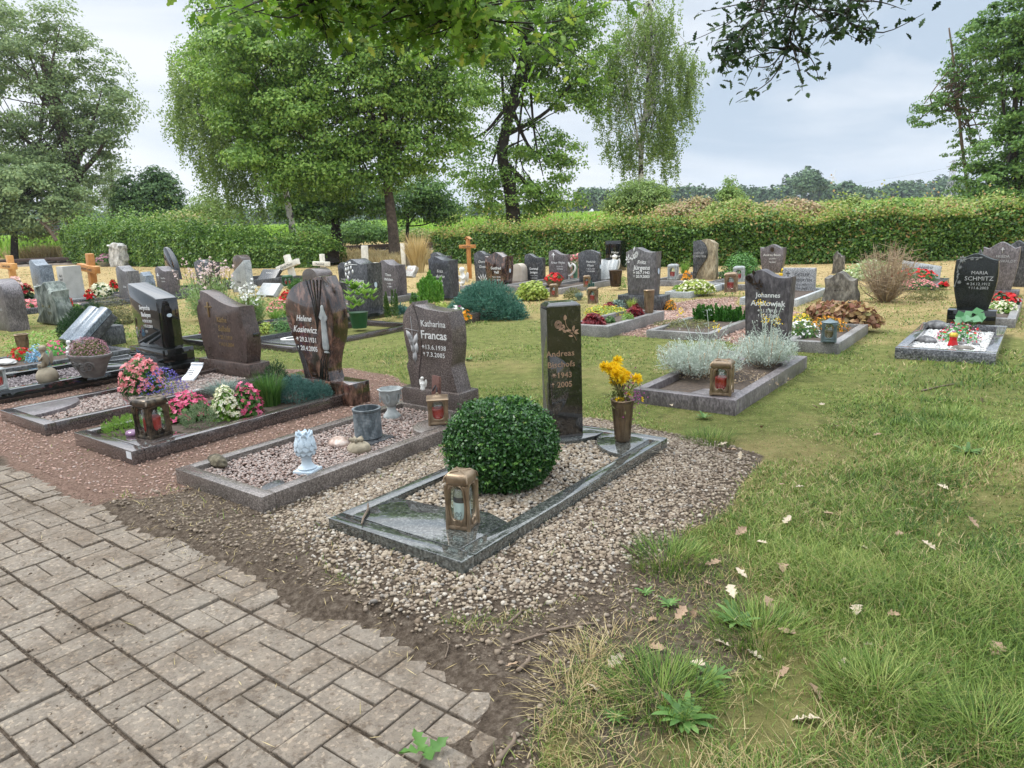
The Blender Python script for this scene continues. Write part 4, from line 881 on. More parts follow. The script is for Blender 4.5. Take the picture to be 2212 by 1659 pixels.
shH = catm([(X(660), 0), (X(652), .20), (X(645), .36), (X(638), .50), (X(633), .64), (X(636), .78), (X(648), .90), (X(668), .975), (X(690), 1.0)], 4)+catm([(X(690), 1.0), (X(700), 1.03), (X(708), 1.03)], 2)[1:]+catm([(X(708), 1.03), (X(718), .86), (X(722), .66), (X(719), .45), (X(709), .28), (X(703), .12), (X(706), 0)], 4)[1:]
part(r, 'stone', tr(prism([(u, v*hH) for u, v in shH], .03, .205, .01), (0, 0, .20)), GR_AUR)
fl_ = []
for k in range(5): fl_.append(tube([(X(u), .0285, .20+v*hH) for u, v in ((680+7*k, 1.0), (688+3.6*k, .80), (691+1.6*k, .62), (692+.3*k, .50))], [.008, .006, .004, .002], 6))
for k in range(4): fl_.append(tube([(X(u), .0285, .20+v*hH) for u, v in ((713-2.5*k, .36), (706-4*k, .2), (703-5*k, .0))], [.002, .006, .008], 6))
for k in range(3): fl_.append(tube([(X(u), .0285, .20+v*hH) for u, v in ((648+2*k, .34), (657+3*k, .18), (660+5*k, .0))], [.002, .005, .006], 6))
part(r, 'fluting', cat(*fl_), BLACK, 60)
mad = skin_fig([(0, 0, 0), (0, 0, .3), (0, 0, .55), (0, 0, .74), (0, 0, .82), (0, 0, .92), (.10, 0, .66), (.05, -.05, .58), (-.10, 0, .66), (-.03, -.05, .62), (.03, -.06, .74)], [(0, 1), (1, 2), (2, 3), (3, 4), (4, 5), (3, 6), (6, 7), (3, 8), (8, 9), (9, 10)], [.13, .11, .10, .09, .05, .075, .06, .05, .06, .05, .06])
mh = hH*.50; part(r, 'madonna_relief', cat(tr(mad, (X(706), .025, .20+.30*hH), (0, 0, 0), (mh*.85, mh*.25, mh)), tr(lathe([(.0, 0), (.06, 0), (.05, .02), (0, .03)], 16), (X(706), .03, .20+.285*hH), (0, 0, 0), (.6, .25, .6))), CASTGREY, 180)
text(r, 'Helene', .075, X(668), .20+.585*hH, .0285, WHITE, shear=.35, bold=.0008); text(r, 'Kosiewicz', .082, X(668), .20+.47*hH, .0285, WHITE, shear=.35, bold=.001)
dates(r, '29.3.1931', '20.4.2005', .062, X(673), .20+.375*hH, .20+.285*hH, WHITE, .0285, bold=.0005)
l3 = BA(319, 945, Z3); lantern('bronze lantern with red candle and dark lid on brown kerb corner plate', l3[0], l3[1]+.05, Z3+.003, .285, .165, .15, plain('aged_bronze', (.19, .15, .105), .3, (.045, .04, .036), 22, metal=.85), 'dome')
s_ = BA(284, 940, Z3); rock('glossy purple stone beside the red candle lantern', s_[0], s_[1]+.01, Z3, .06, .048, .028, plain('purple_glass_stone', (.14, .06, .13), .12, (.20, .10, .18), 9), 3, .04)
s_ = PB([(262, 984), (278, 996)], .06); solo('sticker', box(-.035, .035, -.001, .001, 0, .05, .0), PLASTIC, 'small white sticker stuck on the front corner of a brown kerb', 'sticker', W(-4.90, 2.0755, .04), -AZ)
def at_(px, py, z): return BA(px, py, z)
for (x, y, lab, L_, fl_, rx, rz) in (
    (398, 905, 'pink begonia beside the red candle lantern', L_GREEN, (F_PINK, 150, .040, 4), .17, .22),
    (528, 898, 'pink begonia between the cream begonia and the conifer', L_GREEN, (F_PINK, 120, .040, 4), .115, .24),
    (480, 905, 'cream white begonia between the two pink begonias', L_LIGHT, (F_CREAM, 210, .034, 4), .125, .25),
    (345, 915, 'small cream begonia behind the red candle lantern', L_LIGHT, (F_CREAM, 40, .03, 4), .07, .16)):
    b_, a_ = at_(x, y, .07); plant('begonia', lab, 'flower', b_, a_+.05, .065, rx, rz, L_, 520, .055, .04, fl_, .4, .3, group='begonias on the graves')
b_, a_ = at_(482, 862, .07); tuft('blue_fescue', 'tuft of blue fescue grass behind the cream begonia', 'grass tuft', b_, a_, .065, 900, .20, .20, .003, L_FESC, .07)
b_, a_ = at_(582, 874, .07); tuft('bushy_herb', 'grassy green plant between pink begonia and blue juniper', 'plant', b_, a_, .065, 520, .30, .15, .006, L_GREEN, .09)
b_, a_ = at_(270, 930, .07); sprays('sedum', 'low pale green sedum at the dark lantern', 'plant', b_, a_, .065, .16, .10, L_LIGHT, 420, .018, 8)
b_, a_ = at_(438, 915, .07); sprays('sedum', 'upright grey green sedum in front of the cream begonia', 'plant', b_, a_-.02, .065, .14, .15, leafm('sedum_leaves', [(.10, .17, .08), (.20, .28, .14), (.30, .36, .20)], .6, .2), 320, .02, 9)
b_, a_ = at_(598, 842, .07); sprays('dwarf_conifer', 'dark green dwarf conifer in front of the marbled gravestone', 'bush', b_, a_, .065, .13, .25, L_DARK, 900, .02, 6)
b_, a_ = at_(640, 862, .07); sprays('blue_juniper', 'creeping blue juniper at the foot of the marbled gravestone', 'bush', b_, a_, .065, .24, .19, L_BLUE, 1700, .018, 7, ry=.15)
b_, a_ = at_(690, 858, .07); sprays('blue_juniper', 'smaller blue juniper by the kerb end under the marbled stone', 'bush', b_, a_, .065, .15, .13, L_BLUE, 700, .018, 7, ry=.10)
# ---- grave 4: thin kerb, divided bed
Z4 = .10
k4 = kerb('polished mauve brown granite surround with diagonal divider, fourth grave from the right', -7.19, -6.245, 2.05, 4.22, Z4, .085, GR_KRB)
bedfill(-7.11, -6.33, 2.13, 4.0, .055, 6500, (.007, .013), PB_MIX, 'pink grey pebbles of the divided grave')
slab(k4, [(-7.103, 2.137), (-6.70, 2.137)]+[(-7.103+.40*math.cos(t), 2.137+.50*math.sin(t)) for t in np.linspace(.15, 1.45, 8)]+[(-7.103, 2.64)], .03, Z4-.004, GR_MAU, 'corner_plate')
q1, q2 = BA(258, 850, .08), BA(282, 872, .08); dd = np.array([q2[0]-q1[0], q2[1]-q1[1]]); cb, ca_ = k4['_c']
slab(k4, [(-7.103, 3.06), (-7.103, 3.01), (-6.333, 2.73), (-6.333, 2.78)], .02, .085, GR_KRB, 'divider')
sA = PB([(438, 771), (531, 790)], .20); aS_ = (sA[0][1]+sA[1][1])/2; bS_ = (sA[0][0]+sA[1][0])/2; wS_ = sA[1][0]-sA[0][0]
fS = fit(446, 533, 783, 634, .20)
shS = catm([(-.40, 0), (-.44, .2), (-.47, .45), (-.48, .68), (-.46, .78)], 4)+[(-.43, .80), (-.43, .86), (-.38, .88), (-.37, .97)]+catm([(-.35, 1.0), (-.22, .965), (-.08, .90), (.10, .83), (.28, .795), (.40, .80)], 4)+catm([(.40, .80), (.42, .62), (.46, .42), (.45, .2), (.40, 0)], 4)[1:]
r = headstone('mauve brown gravestone with stepped left shoulder, dark cross and falling wave top', bS_, aS_+.03, wS_*.98, fS[2]*1.02, .17, shS, GR_SAL,
    [('Käthe', .105, .02, .56, GOLDL, dict(bold=.0016)), ('Sallads', .115, .05, .43, GOLDL, dict(bold=.0016))], (wS_, .20, .25, GR_SAL))
hS_ = fS[2]*1.02; part(r, 'cross', cat(box(-.23*wS_, -.205*wS_, -.012, .001, .2+hS_*.62, .2+hS_*.84, .003), box(-.28*wS_, -.232*wS_, -.010, .001, .2+hS_*.755, .2+hS_*.78, .002), box(-.203*wS_, -.155*wS_, -.010, .001, .2+hS_*.755, .2+hS_*.78, .002)), GOLDL)
dates(r, '23.1.1919', '14.11.2004', .078*hS_, .07*wS_, .2+.315*hS_, .2+.215*hS_, GOLDL, -.0015, bold=.0012)
part(r, 'side_plate', box(.44*wS_, .458*wS_, .08, .15, .2+.36*hS_, .2+.42*hS_, .002), BLACK)
s_ = BA(417, 820, .06); r = Yd('memorial_scroll', 'white scroll shaped plaque with verse and flower sprig on the pebbles', 'plaque', s_[0], s_[1], .06, 0); r.scale = (1.25, 1.25, 1.25)
part(r, 'sheet', tr(prism(catm([(-.08, 0), (-.06, .012), (.0, .006), (.08, .012), (.10, .03), (.115, .025), (.10, .016), (.0, -.004), (-.07, -.006)], 5, True), -.06, .06, .002), (0, 0, .045), (0, -.55, math.pi*.62)), PLASTIC, 60)
Msc = Matrix.Translation((0, 0, .062)) @ Matrix.Rotation(math.pi*.12, 4, 'Z') @ Matrix.Rotation(-.95, 4, 'X')
for k, t_ in enumerate(('Wenn die Kraft', 'zu Ende geht,', 'ist Erlösung', 'eine Gnade')): text(r, t_, .014, -.012, .03-.02*k, -.006, INK, M=Msc)
b_, a_ = BA(300, 850, .06); plant('begonia', 'tall coral pink begonia in the divider corner', 'flower', b_, a_+.05, .05, .19, .36, L_GREEN, 700, .055, .04, (F_CORAL, 300, .042, 4), .4, .3, group='begonias on the graves')
b_, a_ = BA(322, 848, .06); plant('lobelia', 'blue violet lobelia trailing round the coral begonia', 'flower', b_+.08, a_+.08, .05, .22, .23, L_GREEN, 600, .026, .008, (F_VIO, 700, .013, 4), .5, .3)
s_ = BA(368, 784, .06)
DGSTONE = plain('dark_cast_stone', (.20, .195, .185), .8, (.11, .105, .10), 16, bmp=.5, bscale=120)
# ---- grave 5: black polished double plinth
Z5 = .13
k5 = kerb('polished black granite surround with stone bowl and seated angel', -9.05, -7.94, 2.0, 4.1, Z5, .115, BLACK)
bedfill(-8.93, -8.06, 2.12, 3.98, .075, 4500, (.008, .014), PB_DARK, 'dark chippings inside the black polished surround')
slab(k5, [(-8.93, 3.42), (-8.6, 3.38), (-8.35, 3.42), (-8.2, 3.54), (-8.06, 3.58), (-8.06, 3.98), (-8.93, 3.98)], .03, Z5-.004, BLACK, 'rear_slab')
slab(k5, [(-8.93, 2.12), (-8.3, 2.12)]+[(-8.7+.42*math.cos(t), 2.12+.36*math.sin(t)) for t in np.linspace(.2, 1.6, 7)]+[(-8.93, 2.48)], .03, Z5-.004, GR_DGY, 'front_plate')
qa = PB([(279, 747), (354, 757)], .30); a5 = (qa[0][1]+qa[1][1])/2; b5 = (qa[0][0]+qa[1][0])/2; w5 = qa[1][0]-qa[0][0]
f5 = fit(297, 352, 749, 616, .30); h5 = f5[2]
r = headstone('polished black gravestone with slanted top and white lettering on a stepped plinth', b5, a5+.05, w5*.80, h5*1.02, .24, [(-.46, 0), (-.50, .55), (-.53, .97), (-.50, 1.0), (.40, .80), (.46, .775), (.48, .70), (.47, .4), (.47, 0)], BLACK,
    [('Seryozha', .098, .0, .60, WHITE, dict(bold=.001, sx=.92)), ('Badeyan', .098, .02, .49, WHITE, dict(bold=.001, sx=.92))], (w5, .17, .36, BLACK), z0=.13, bev=.01)
dates(r, '30.10.1929', '15.12.2010', .066*h5, .05*w5, .17+.405*h5, .17+.325*h5, WHITE, -.0015, sx=.85)
part(r, 'maker_plate', tr(lathe([(0, 0), (.03, 0), (.03, .003), (0, .004)], 18, False), (w5*.80*.482, .12, .17+.52*h5), (0, math.pi/2, 0), (.7, 1, 1)), PALEBLUE)
part(r, 'lower_step', box(-w5*.60, w5*.60, -.12, .42, -.10, -.001, .006), BLACK)
b_, a_ = BA(206, 812, .13); r = Yd('stone_bowl', 'oval grey stone bowl with scroll relief on the black kerb', 'planter', b_, a_-.02, .133, .1)
part(r, 'bowl', tr(lathe([(.10, 0), (.105, .01), (.13, .06), (.165, .12), (.19, .155), (.196, .16), (.196, .178), (.185, .18), (.17, .15), (0, .13)], 36), (0, 0, 0), (0, 0, 0), (1, .62, 1)), DGSTONE, 50)
sp_ = []
for u0, sg in ((-.2, 1), (.35, -1), (.75, 1), (-.75, -1)):
    s2_ = spiral(0, 0, .042, 1.9, sg); sp_.append(tube([((.150+.0+.45*(z_))*math.sin(u0+u/.15)*1.02, -(.150+.45*z_)*.62*math.cos(u0+u/.15)*1.03, .092+z_) for u, z_ in s2_], .006, 5))
part(r, 'scroll_relief', cat(*sp_), DGSTONE, 60); r.scale = (1.45, 1.45, 1.35)
plant('heather', 'budding pink heather filling the grey stone bowl', 'plant', b_, a_-.02, .34, .27, .19, L_OLIVE, 1500, .036, .010, (F_HEATH, 900, .014, 4), .9, .3, ry=.17)
b_, a_ = BA(104, 821, .13); r = Yd('angel_figurine', 'sandstone cherub crouching on a ball at the black kerb', 'figurine', b_, a_, .08, -.9, 'angel figurines'); r.scale = (1.5, 1.5, 1.5)
part(r, 'ball', tr(blob(.068, .068, .065, 4, .01), (0, 0, .06)), SANDST, 180); bd, hr, wg = cherub(); s3 = (.17, .17, .17)
part(r, 'body', tr(bd, (0, .01, .105), (0, 0, 0), s3), SANDST, 180); part(r, 'hair', tr(hr, (0, .01, .105), (0, 0, 0), s3), SANDST, 180); part(r, 'wings', tr(wg, (0, .01, .105), (0, 0, 0), s3), SANDST, 50)
b_, a_ = BA(2, 842, .13); lantern('pale grey stone lantern at the left end of the black kerb', b_-.03, a_, .13, .24, .11, 0, CASTGREY, 'roof')
# ---- grave 6: far left of the front row, book stone and artificial flowers
Z6 = .12
k6 = kerb('dark grey granite surround of the book stone grave', -10.5, -9.42, 2.0, 4.25, Z6, .10, GR_DGY)
soilbed(-10.4, -9.52, 2.1, 4.15, .09, 'soil of the book stone grave')
b_, a_ = BA(172, 750, .1)
r = Yd('book_gravestone', 'pale grey open book gravestone tilted on a dark rough block', 'gravestone', b_-.02, a_+.1, .09, 0, 'gravestones of the cemetery')
bk = catm([(-.30, .0), (-.29, .03), (-.18, .05), (-.07, .035), (-.03, .012), (0, .004), (.03, .012), (.07, .035), (.18, .05), (.29, .03), (.30, .0)], 4)+[(.30, -.05), (-.30, -.05)]
part(r, 'book', tr(prism(bk, -.30, .30, .004), (0, .02, .30), (.72, 0, 0)), GR_BLU)
part(r, 'block', tr(box(-.29, .29, -.26, .28, -.16, -.052, .01), (0, .03, .30), (.72, 0, 0)), granite('ribbed_dark_block', (.03, .03, .03), (.07, .07, .07), (.16, .16, .16), 30, .5, 0, 0, 1)); part(r, 'foot', box(-.25, .25, .1, .42, 0, .26, .01), GR_DGY)
b_, a_ = BA(52, 758, .1); vase('brown bronze vase without flowers beside the yew bush', b_, a_, .09, .24, .06, .085, BRONZE)
for (x, y, lab, lf, fl_, rx, rz, nm) in ((28, 778, 'red artificial flowers at the dark grey kerb', L_LIGHT, (F_RED, 60, .045, 5), .13, .15, 'artificial_flowers'), (62, 780, 'blue artificial flower sprays beside the red ones', leafm('blue_sprays', [(.12, .28, .45), (.22, .45, .62), (.36, .58, .72)], .5, .2), None, .13, .20, 'artificial_flowers'), (103, 768, 'pink and bright green artificial flowers below the book stone', leafm('bright_green_plastic', [(.10, .42, .08), (.22, .60, .14)], .5, .2), (F_PINK, 45, .035, 5), .12, .18, 'artificial_flowers')):
    b_, a_ = BA(x, y, .1); plant(nm, lab, 'flowers', b_, a_+.1, .09, rx, rz, lf, 340, .045, .014, fl_, .6, .2, group='artificial flowers')
b_, a_ = BA(145, 768, .1); figurine('small white kneeling angel below the book stone', b_, a_+.05, .10, .19, WHITEST, 'cherub', -.6)
b_, a_ = BA(15, 785, .1); rock('flat pale stone in front of the red artificial flowers', b_, a_, .1, .16, .1, .035, ROCKW, 9, .2)
b_, a_ = BA(115, 745, .1); sprays('yew_bush', 'dark green yew bush at the foot of the mossy rock gravestone', 'bush', b_-.1, a_+.55, .05, .52, .52, L_DARK, 5200, .028, 6, ry=.42)
b_, a_ = BA(22, 760, .05); plant('ground_cover', 'light green ground cover left of the bronze vase', 'plant', b_, a_+.5, .06, .6, .22, L_LIGHT, 1600, .04, .02, None, .8)
# ================================================================ rows behind
def kerbpx(label, fl, fr, br, z, wt, mat, bot=-.12, group='granite grave surrounds'):
    p1, p2, p3 = BA(*fl, z), BA(*fr, z), BA(*br, z); a0 = (p1[1]+p2[1])/2
    return kerb(label, p1[0], p2[0], a0, p3[1], z, wt, mat, bot=bot), (p1[0], p2[0], a0, p3[1])
def stonepx(label, xl, xr, yb, yt, shape, mat, t=.18, texts=(), plinth=None, kb=None, z0=0.0, rz=0.0, **k):
    """kb: None, or (kerb material, length, extra width, label)"""
    p, w, h = fit(xl, xr, yb, yt, z0); b, a = p@E2, p@E1; sc = w/.62
    pl = None
    if plinth: pl = (w*plinth[0], plinth[1], plinth[2], plinth[3]); h -= plinth[1]
    r = headstone(label, b, a, w, h, t, shape, mat, texts, pl, z0, rz, **k)
    if kb:
        L, wd = kb[1], w*kb[2]; kk = kerb(kb[3], b-wd/2, b+wd/2, a-L, a+t+.15, kb[4] if len(kb) > 4 else .13, .08, kb[0])
        soilbed(b-wd/2+.08, b+wd/2-.08, a-L+.08, a+t+.06, .085, 'soil inside '+kb[3])
    return r, b, a, w, h
T = lambda *rows: list(rows)
# big stones of the second row
k7, q7 = kerbpx('grey granite surround with front lantern around the silver bushes', (1364.6, 841), (1592, 863.5), (1749.6, 769.8), .12, .085, GR_MAU)
soilbed(q7[0]+.08, q7[1]-.08, q7[2]+.08, q7[3]-.08, .085, 'soil below the silver bushes')
slab(k7, [(q7[1]-.083, q7[2]+.083), (q7[1]-.40, q7[2]+.083), (q7[1]-.36, q7[2]+.25), (q7[1]-.22, q7[2]+.33), (q7[1]-.083, q7[2]+.35)], .04, .122, GR_MAU, 'corner_plate')
slab(k7, [(q7[0]+.083, q7[3]-.42), (q7[1]-.083, q7[3]-.42), (q7[1]-.083, q7[3]-.083), (q7[0]+.083, q7[3]-.083)], .04, .117, GR_MAU, 'rear_slab')
p, w, h = fit(1603, 1702, 752, 583, .12)
r = headstone('mauve grey rough faced gravestone with bronze rose behind the silver bushes', p@E2, p@E1, w, h, .17, 'wave', GR_MAU2 if 'GR_MAU2' in globals() else granite('dark_mauve_split_granite', (.045, .038, .042), (.085, .075, .080), (.15, .135, .14), 30, .42, .8, .5, .8),
    [('Johannes', .085, .02, .655, WHITE, dict(bold=.001)), ('Antkowiak', .098, .02, .545, WHITE, dict(bold=.0012))], z0=.12)
dates(r, '11.3.1923', '13.3.2009', .055*h, .05*w, h*.465, h*.40, WHITE)
part(r, 'rose_ornament', tr(rose(0, 0, .13, 0), (-.30*w, -.006, .83*h), (0, 0, 0), (1.0, 2.5, 1.2)), DBRONZE, 50)
r, b, a, w, h = stonepx('grey gravestone with engraved white rose branch on a wide plinth, red plants in front', 1352, 1417, 668, 535, 'wave', GR_DGM if 'GR_DGM' in globals() else granite('grey_split_granite', (.075, .07, .07), (.125, .118, .117), (.20, .19, .19), 40, .36, .8, .7, .5), .2,
    [('Fritz', .11, .02, .66, WHITE, dict(shear=.15, bold=.0015)), ('Jürgens', .13, .02, .54, WHITE, dict(shear=.15, bold=.002))], (1.45, .24, .34, GR_DGY), disk=True)
dates(r, '30.7.1942', '20.9.2003', .082*h, .06*w, .24+.45*h, .24+.37*h, WHITE, bold=.0016)
part(r, 'rose_engraving', tr(rose(0, 0, .15, 0), (-.30*w, -.002, .24+.78*h), (0, .25, 0), (-1.0, 1, 1.5)), WHITE, 50)
k8, q8 = kerbpx('grey surround filled with red and yellow plants below the rose branch stone', (1226, 699), (1310.5, 706), (1449.7, 672), .15, .09, GR_KGY)
soilbed(q8[0]+.09, q8[1]-.09, q8[2]+.09, q8[3]-.09, .11, 'soil of the bed with red and yellow plants')
k9, q9 = kerbpx('low dark surround with white top edge around clipped green conifers', (1392, 714), (1538, 720), (1612, 690), .10, .08, GR_KGY)
soilbed(q9[0]+.08, q9[1]-.08, q9[2]+.08, q9[3]-.08, .08, 'soil of the bed with clipped conifers')
r, b, a, w, h = stonepx('large dark grey gravestone with engraved white leaf branch and wave top', 751, 802, 682, 560, 'wave', GR_DGY, .34,
    T(('Wolfgang', .092, .08, .56, WHITE, dict(bold=.001, sx=.9)), ('Franke', .10, .08, .47, WHITE, dict(bold=.0015))), (1.2, .09, .6, BLACK), disk=True)
dates(r, '15.1.1932', '14.1.2010', .062*h, .10*w, .09+.40*h, .09+.335*h, WHITE, bold=.001)
lf = [prism(leafshape(u*w, .09+v*h, an, .10*h, .06*h), -.003, .0) for u, v, an in ((-.38, .90, .6), (-.22, .93, .2), (-.30, .82, 1.2), (-.40, .80, 1.5), (-.18, .84, 1.3), (-.28, .73, 1.4), (-.42, .70, 1.6), (-.12, .76, 1.5), (-.34, .64, 1.7), (-.30, .50, 1.9))]
part(r, 'leaf_engraving', cat(*lf, tube([(-.45*w, -.002, .09+.86*h), (-.2*w, -.002, .09+.9*h), (.1*w, -.002, .09+.89*h)], .006, 4)), WHITE, None)
kerb('dark granite surround beneath the leaf branch gravestone', b-.60, b+.62, a-1.75, a+.62, .10, .09, GR_BLK); soilbed(b-.5, b+.52, a-1.66, a+.0, .07, 'soil in front of the leaf branch gravestone')
r, b, a, w, h = stonepx('black polished gravestone with engraved grey flower garland on a black plinth', 2049, 2143, 706, 548, 'bulge', granite('satin_black_granite', (.008, .010, .009), (.014, .017, .016), (.03, .034, .032), 90, .22), .12,
    T(('MARIA', .085, .08, .635, GREYL, dict()), ('SCHMITZ', .105, .08, .525, GREYL, dict())), (1.12, .22, .26, BLACK))
dates(r, '24.12.1912', '11.6.2003', .068*h, .12*w, .22+.44*h, .22+.37*h, GREYL)
fl = []
for u, v, s in ((-.33, .90, .075), (-.12, .91, .04), (-.38, .76, .042), (-.36, .49, .04)):
    for k in range(8): fl.append(prism(leafshape(u*w+s*.5*h*math.cos(k*.785), .22+v*h+s*.5*h*math.sin(k*.785), k*.785, s*h*.9, s*h*.4), -.002, 0))
fl += [prism(leafshape(u*w, .22+v*h, an, .06*h, .03*h), -.002, 0) for u, v, an in ((-.0, .90, .5), (.08, .93, .2), (-.42, .68, 1.2), (-.41, .58, 2.0), (-.46, .42, 1.2), (-.40, .63, .6))]
fl.append(tube([(u*w, -.001, .22+v*h) for u, v in catm([(.1, .92), (-.1, .93), (-.33, .88), (-.42, .76), (-.40, .60), (-.44, .48), (-.46, .40)], 5)], .004, 4))
part(r, 'garland_engraving', cat(*fl), plain('engraved_grey', (.20, .21, .205), .7), None)
k10, q10 = kerbpx('black granite surround with grey top around white pebbles', (1935, 749), (2152, 765.5), (2182.7, 703.6), .11, .095, granite('speckled_dark_kerb', (.03, .032, .036), (.12, .122, .13), (.30, .30, .31), 60, .16))
soilbed(q10[0]+.09, q10[1]-.09, q10[2]+.09, q10[3]-.09, .05, 'soil below the white pebbles')
bedfill(q10[0]+.1, q10[1]-.1, q10[2]+.1, q10[3]-.35, .06, 3000, (.011, .019), PB_WHITE, 'white pebbles in front of the black garland gravestone')
r, b, a, w, h = stonepx('mauve grey shield shaped gravestone with small cross, right end of the back rows', 2113, 2192, 640, 523, 'shield', GR_MAU, .2, T(('FRIEDA', .075, .05, .68, GREYL, {}), ('GRUNWALDT', .075, .05, .58, GREYL, {})), (1.2, .10, .3, GR_MAU))
part(r, 'cross_engraving', crossm(.03*w, .10+.83*h, .06*h), GREYL, None)
k11, q11 = kerbpx('grey brown surround with red and cream flowers below the shield gravestone', (2080, 684), (2194, 690), (2235, 646), .12, .09, GR_KGY); soilbed(q11[0]+.09, q11[1]-.09, q11[2]+.09, q11[3]-.09, .10, 'soil of the red and cream flower grave')
stonepx('grey gravestone half hidden at the right picture edge behind the shield stone', 2172, 2225, 620, 520, 'wave', GR_DGY, .2)
stonepx('narrow dark gravestone peeping out left of the shield gravestone', 2104, 2120, 632, 540, 'leftcrest', GR_DGY, .2)
r, b, a, w, h = stonepx('salt and pepper granite slab gravestone with black lettering and cross', 1688, 1758, 638, 579, 'rect', GR_SPK, .1, T(('DETLEF', .17, .10, .68, INK, {}), ('BADERTEN', .15, .12, .47, INK, {}), ('10 2 1951', .11, .10, .31, INK, {}), ('10 6 2003', .11, .10, .16, INK, {})), (1.25, .04, .3, GR_DGY))
part(r, 'cross_engraving', crossm(-.33*w, .04+.74*h, .13*h), INK, None)
kerb('grey surround with pale edge in front of the salt and pepper slab', b-.5, b+.46, a-1.7, a+.3, .12, .07, GR_LGT); soilbed(b-.44, b+.4, a-1.6, a+.2, .09, 'soil before the salt and pepper slab')
stonepx('dark brown natural rock gravestone above bronze leaved plants', 1772, 1851, 655, 588, 'rock', ROCKM, .22, T(('Mathilde', .16, .08, .34, BLACK, dict(shear=.3)), ('Pretor', .16, .08, .16, BLACK, dict(shear=.3))), rough=.05)
k12, q12 = kerbpx('weathered grey surround with daisies and bronze leaved plants', (1694.5, 734), (1811.4, 742), (1895, 701), .12, .09, GR_KGY); soilbed(q12[0]+.09, q12[1]-.09, q12[2]+.09, q12[3]-.09, .10, 'soil of the daisy grave')
stonepx('thin upright natural rock behind the dry shrub', 1796, 1822, 592, 543, 'thinrock', ROCKM, .15, rough=.04)
r, b, a, w, h = stonepx('white tilted slab gravestone with grey script above red geraniums', 1942, 2030, 612, 561, 'slantl', GR_LGT, .08, T(('Heiko', .22, .10, .62, INK, dict(shear=.3)), ('Jänicke', .20, .10, .36, INK, dict(shear=.3))), tilt=-.25)
kerb('dark surround below the white tilted slab', b-.55, b+.5, a-1.5, a+.2, .10, .08, GR_DGY); soilbed(b-.47, b+.42, a-1.4, a+.1, .09, 'soil below the white tilted slab')
r, b, a, w, h = stonepx('pinkish grey shield gravestone with small oval portrait medallion', 1640, 1692, 590, 528, 'shield', GR_MAU, .2, T(('Andrea Baum', .11, .0, .60, WHITE, {}), ('2.4.1971', .07, .02, .48, WHITE, {}), ('7.8.2003', .07, .02, .36, WHITE, {})))
part(r, 'portrait_medallion', cat(tr(lathe([(0, 0), (.045, 0), (.05, .006), (.0, .008)], 18, False), (0, .0, .83*h), (math.pi/2, 0, 0), (1, 1.3, 1))), DBRONZE, 40)
stonepx('mauve grey gravestone with dipped top by the hedge, beyond the clipped box bush', 1608, 1657, 572, 517, 'leftcrest', GR_MAU, .2, T(('Grunwald', .16, .08, .36, WHITE, dict(shear=.2))))
r, b, a, w, h = stonepx('tall split natural gravestone, tan rock face beside smooth grey face', 1497, 1543, 604, 517, 'stele', TAN, .22, rough=.025)
part(r, 'smooth_face', prism([(u*w, v*h) for u, v in [(-.49, .02), (-.495, .96), (-.2, .985)]+catm([(-.2, .985), (.02, .90), (.16, .72), (.14, .54), (-.08, .36), (-.30, .16), (-.36, .02)], 4)], -.04, .02, .004), GR_DGY); text(r, 'DETLEF', .075*h, -.20*w, .64*h, -.042, GREYL); text(r, 'CARSTEN', .075*h, -.18*w, .56*h, -.042, GREYL)
r, b, a, w, h = stonepx('tall square black polished column gravestone against the hedge', 1308, 1341, 585, 520, 'rect', BLACK, .35, T(('Walter', .10, .12, .58, WHITE, dict(shear=.2)), ('Schneider', .10, .12, .46, WHITE, dict(shear=.2)), ('4. 10. 1932', .05, .12, .34, WHITE, {}), ('28. 7. 2003', .05, .12, .26, WHITE, {})), disk=True)
part(r, 'side_block', box(-w*.8, -w*.08, -.3, -.02, 0, h*.42, .01), BLACK)
stonepx('grey granite gravestone with engraved reeds and small conifer in front', 1249, 1295, 618, 540, 'softarch', GR_DGY, .12, T(('Mathilde', .095, .10, .62, WHITE, dict(shear=.2)), ('Wyen', .10, .08, .51, WHITE, dict(shear=.2)), ('* 22.11.1921', .058, .10, .42, WHITE, {}), ('† 31.8.2008', .058, .10, .35, WHITE, {})), (1.15, .06, .3, GR_KGY), (GR_KGY, 1.9, 1.5, 'grey surround with small conifer before the reed engraved stone'), disk=True)
stonepx('reddish granite gravestone between two grey ones', 1220, 1251, 604, 550, 'softarch', GR_RED, .15, T(('KARIN', .13, .04, .66, WHITE, {}), ('HAUCH', .13, .04, .50, WHITE, {}), ('1952 - 2005', .09, .04, .34, WHITE, {})))
r, b, a, w, h = stonepx('mauve gravestone with white cross and wave top beside the reddish one', 1186, 1225, 614, 540, 'leftcrest', GR_MAU, .18, T(('Artur Wybt', .10, .02, .60, WHITE, {}), ('14.10.1937', .055, .12, .50, WHITE, {}), ('17.9.2006', .055, .12, .43, WHITE, {})), None, (GR_KGY, 1.8, 1.6, 'grey surround in front of the white cross gravestone'))
part(r, 'cross_engraving', crossm(-.22*w, .82*h, .10*h), WHITE, None)
stonepx('dark grey gravestone with engraved white blossoms above yellow green plants', 1134, 1172, 612, 548, 'leftcrest', GR_DGY, .16, T(('Gertrud', .11, .02, .46, WHITE, dict(bold=.002)), ('Jentges', .11, .02, .34, WHITE, dict(bold=.002)), ('* 10.12.1912', .06, .03, .24, WHITE, {}), ('† 24.8.2008', .06, .03, .16, WHITE, {})), None, (GR_KGY, 2.3, 1.9, 'pale surround of the yellow green ground cover grave'), disk=True)
stonepx('low beige rounded gravestone behind the dark brown shield stone', 1106, 1128, 614, 570, 'arch', plain('beige_limestone', (.50, .44, .36), .8, (.40, .34, .27), 6), .25)
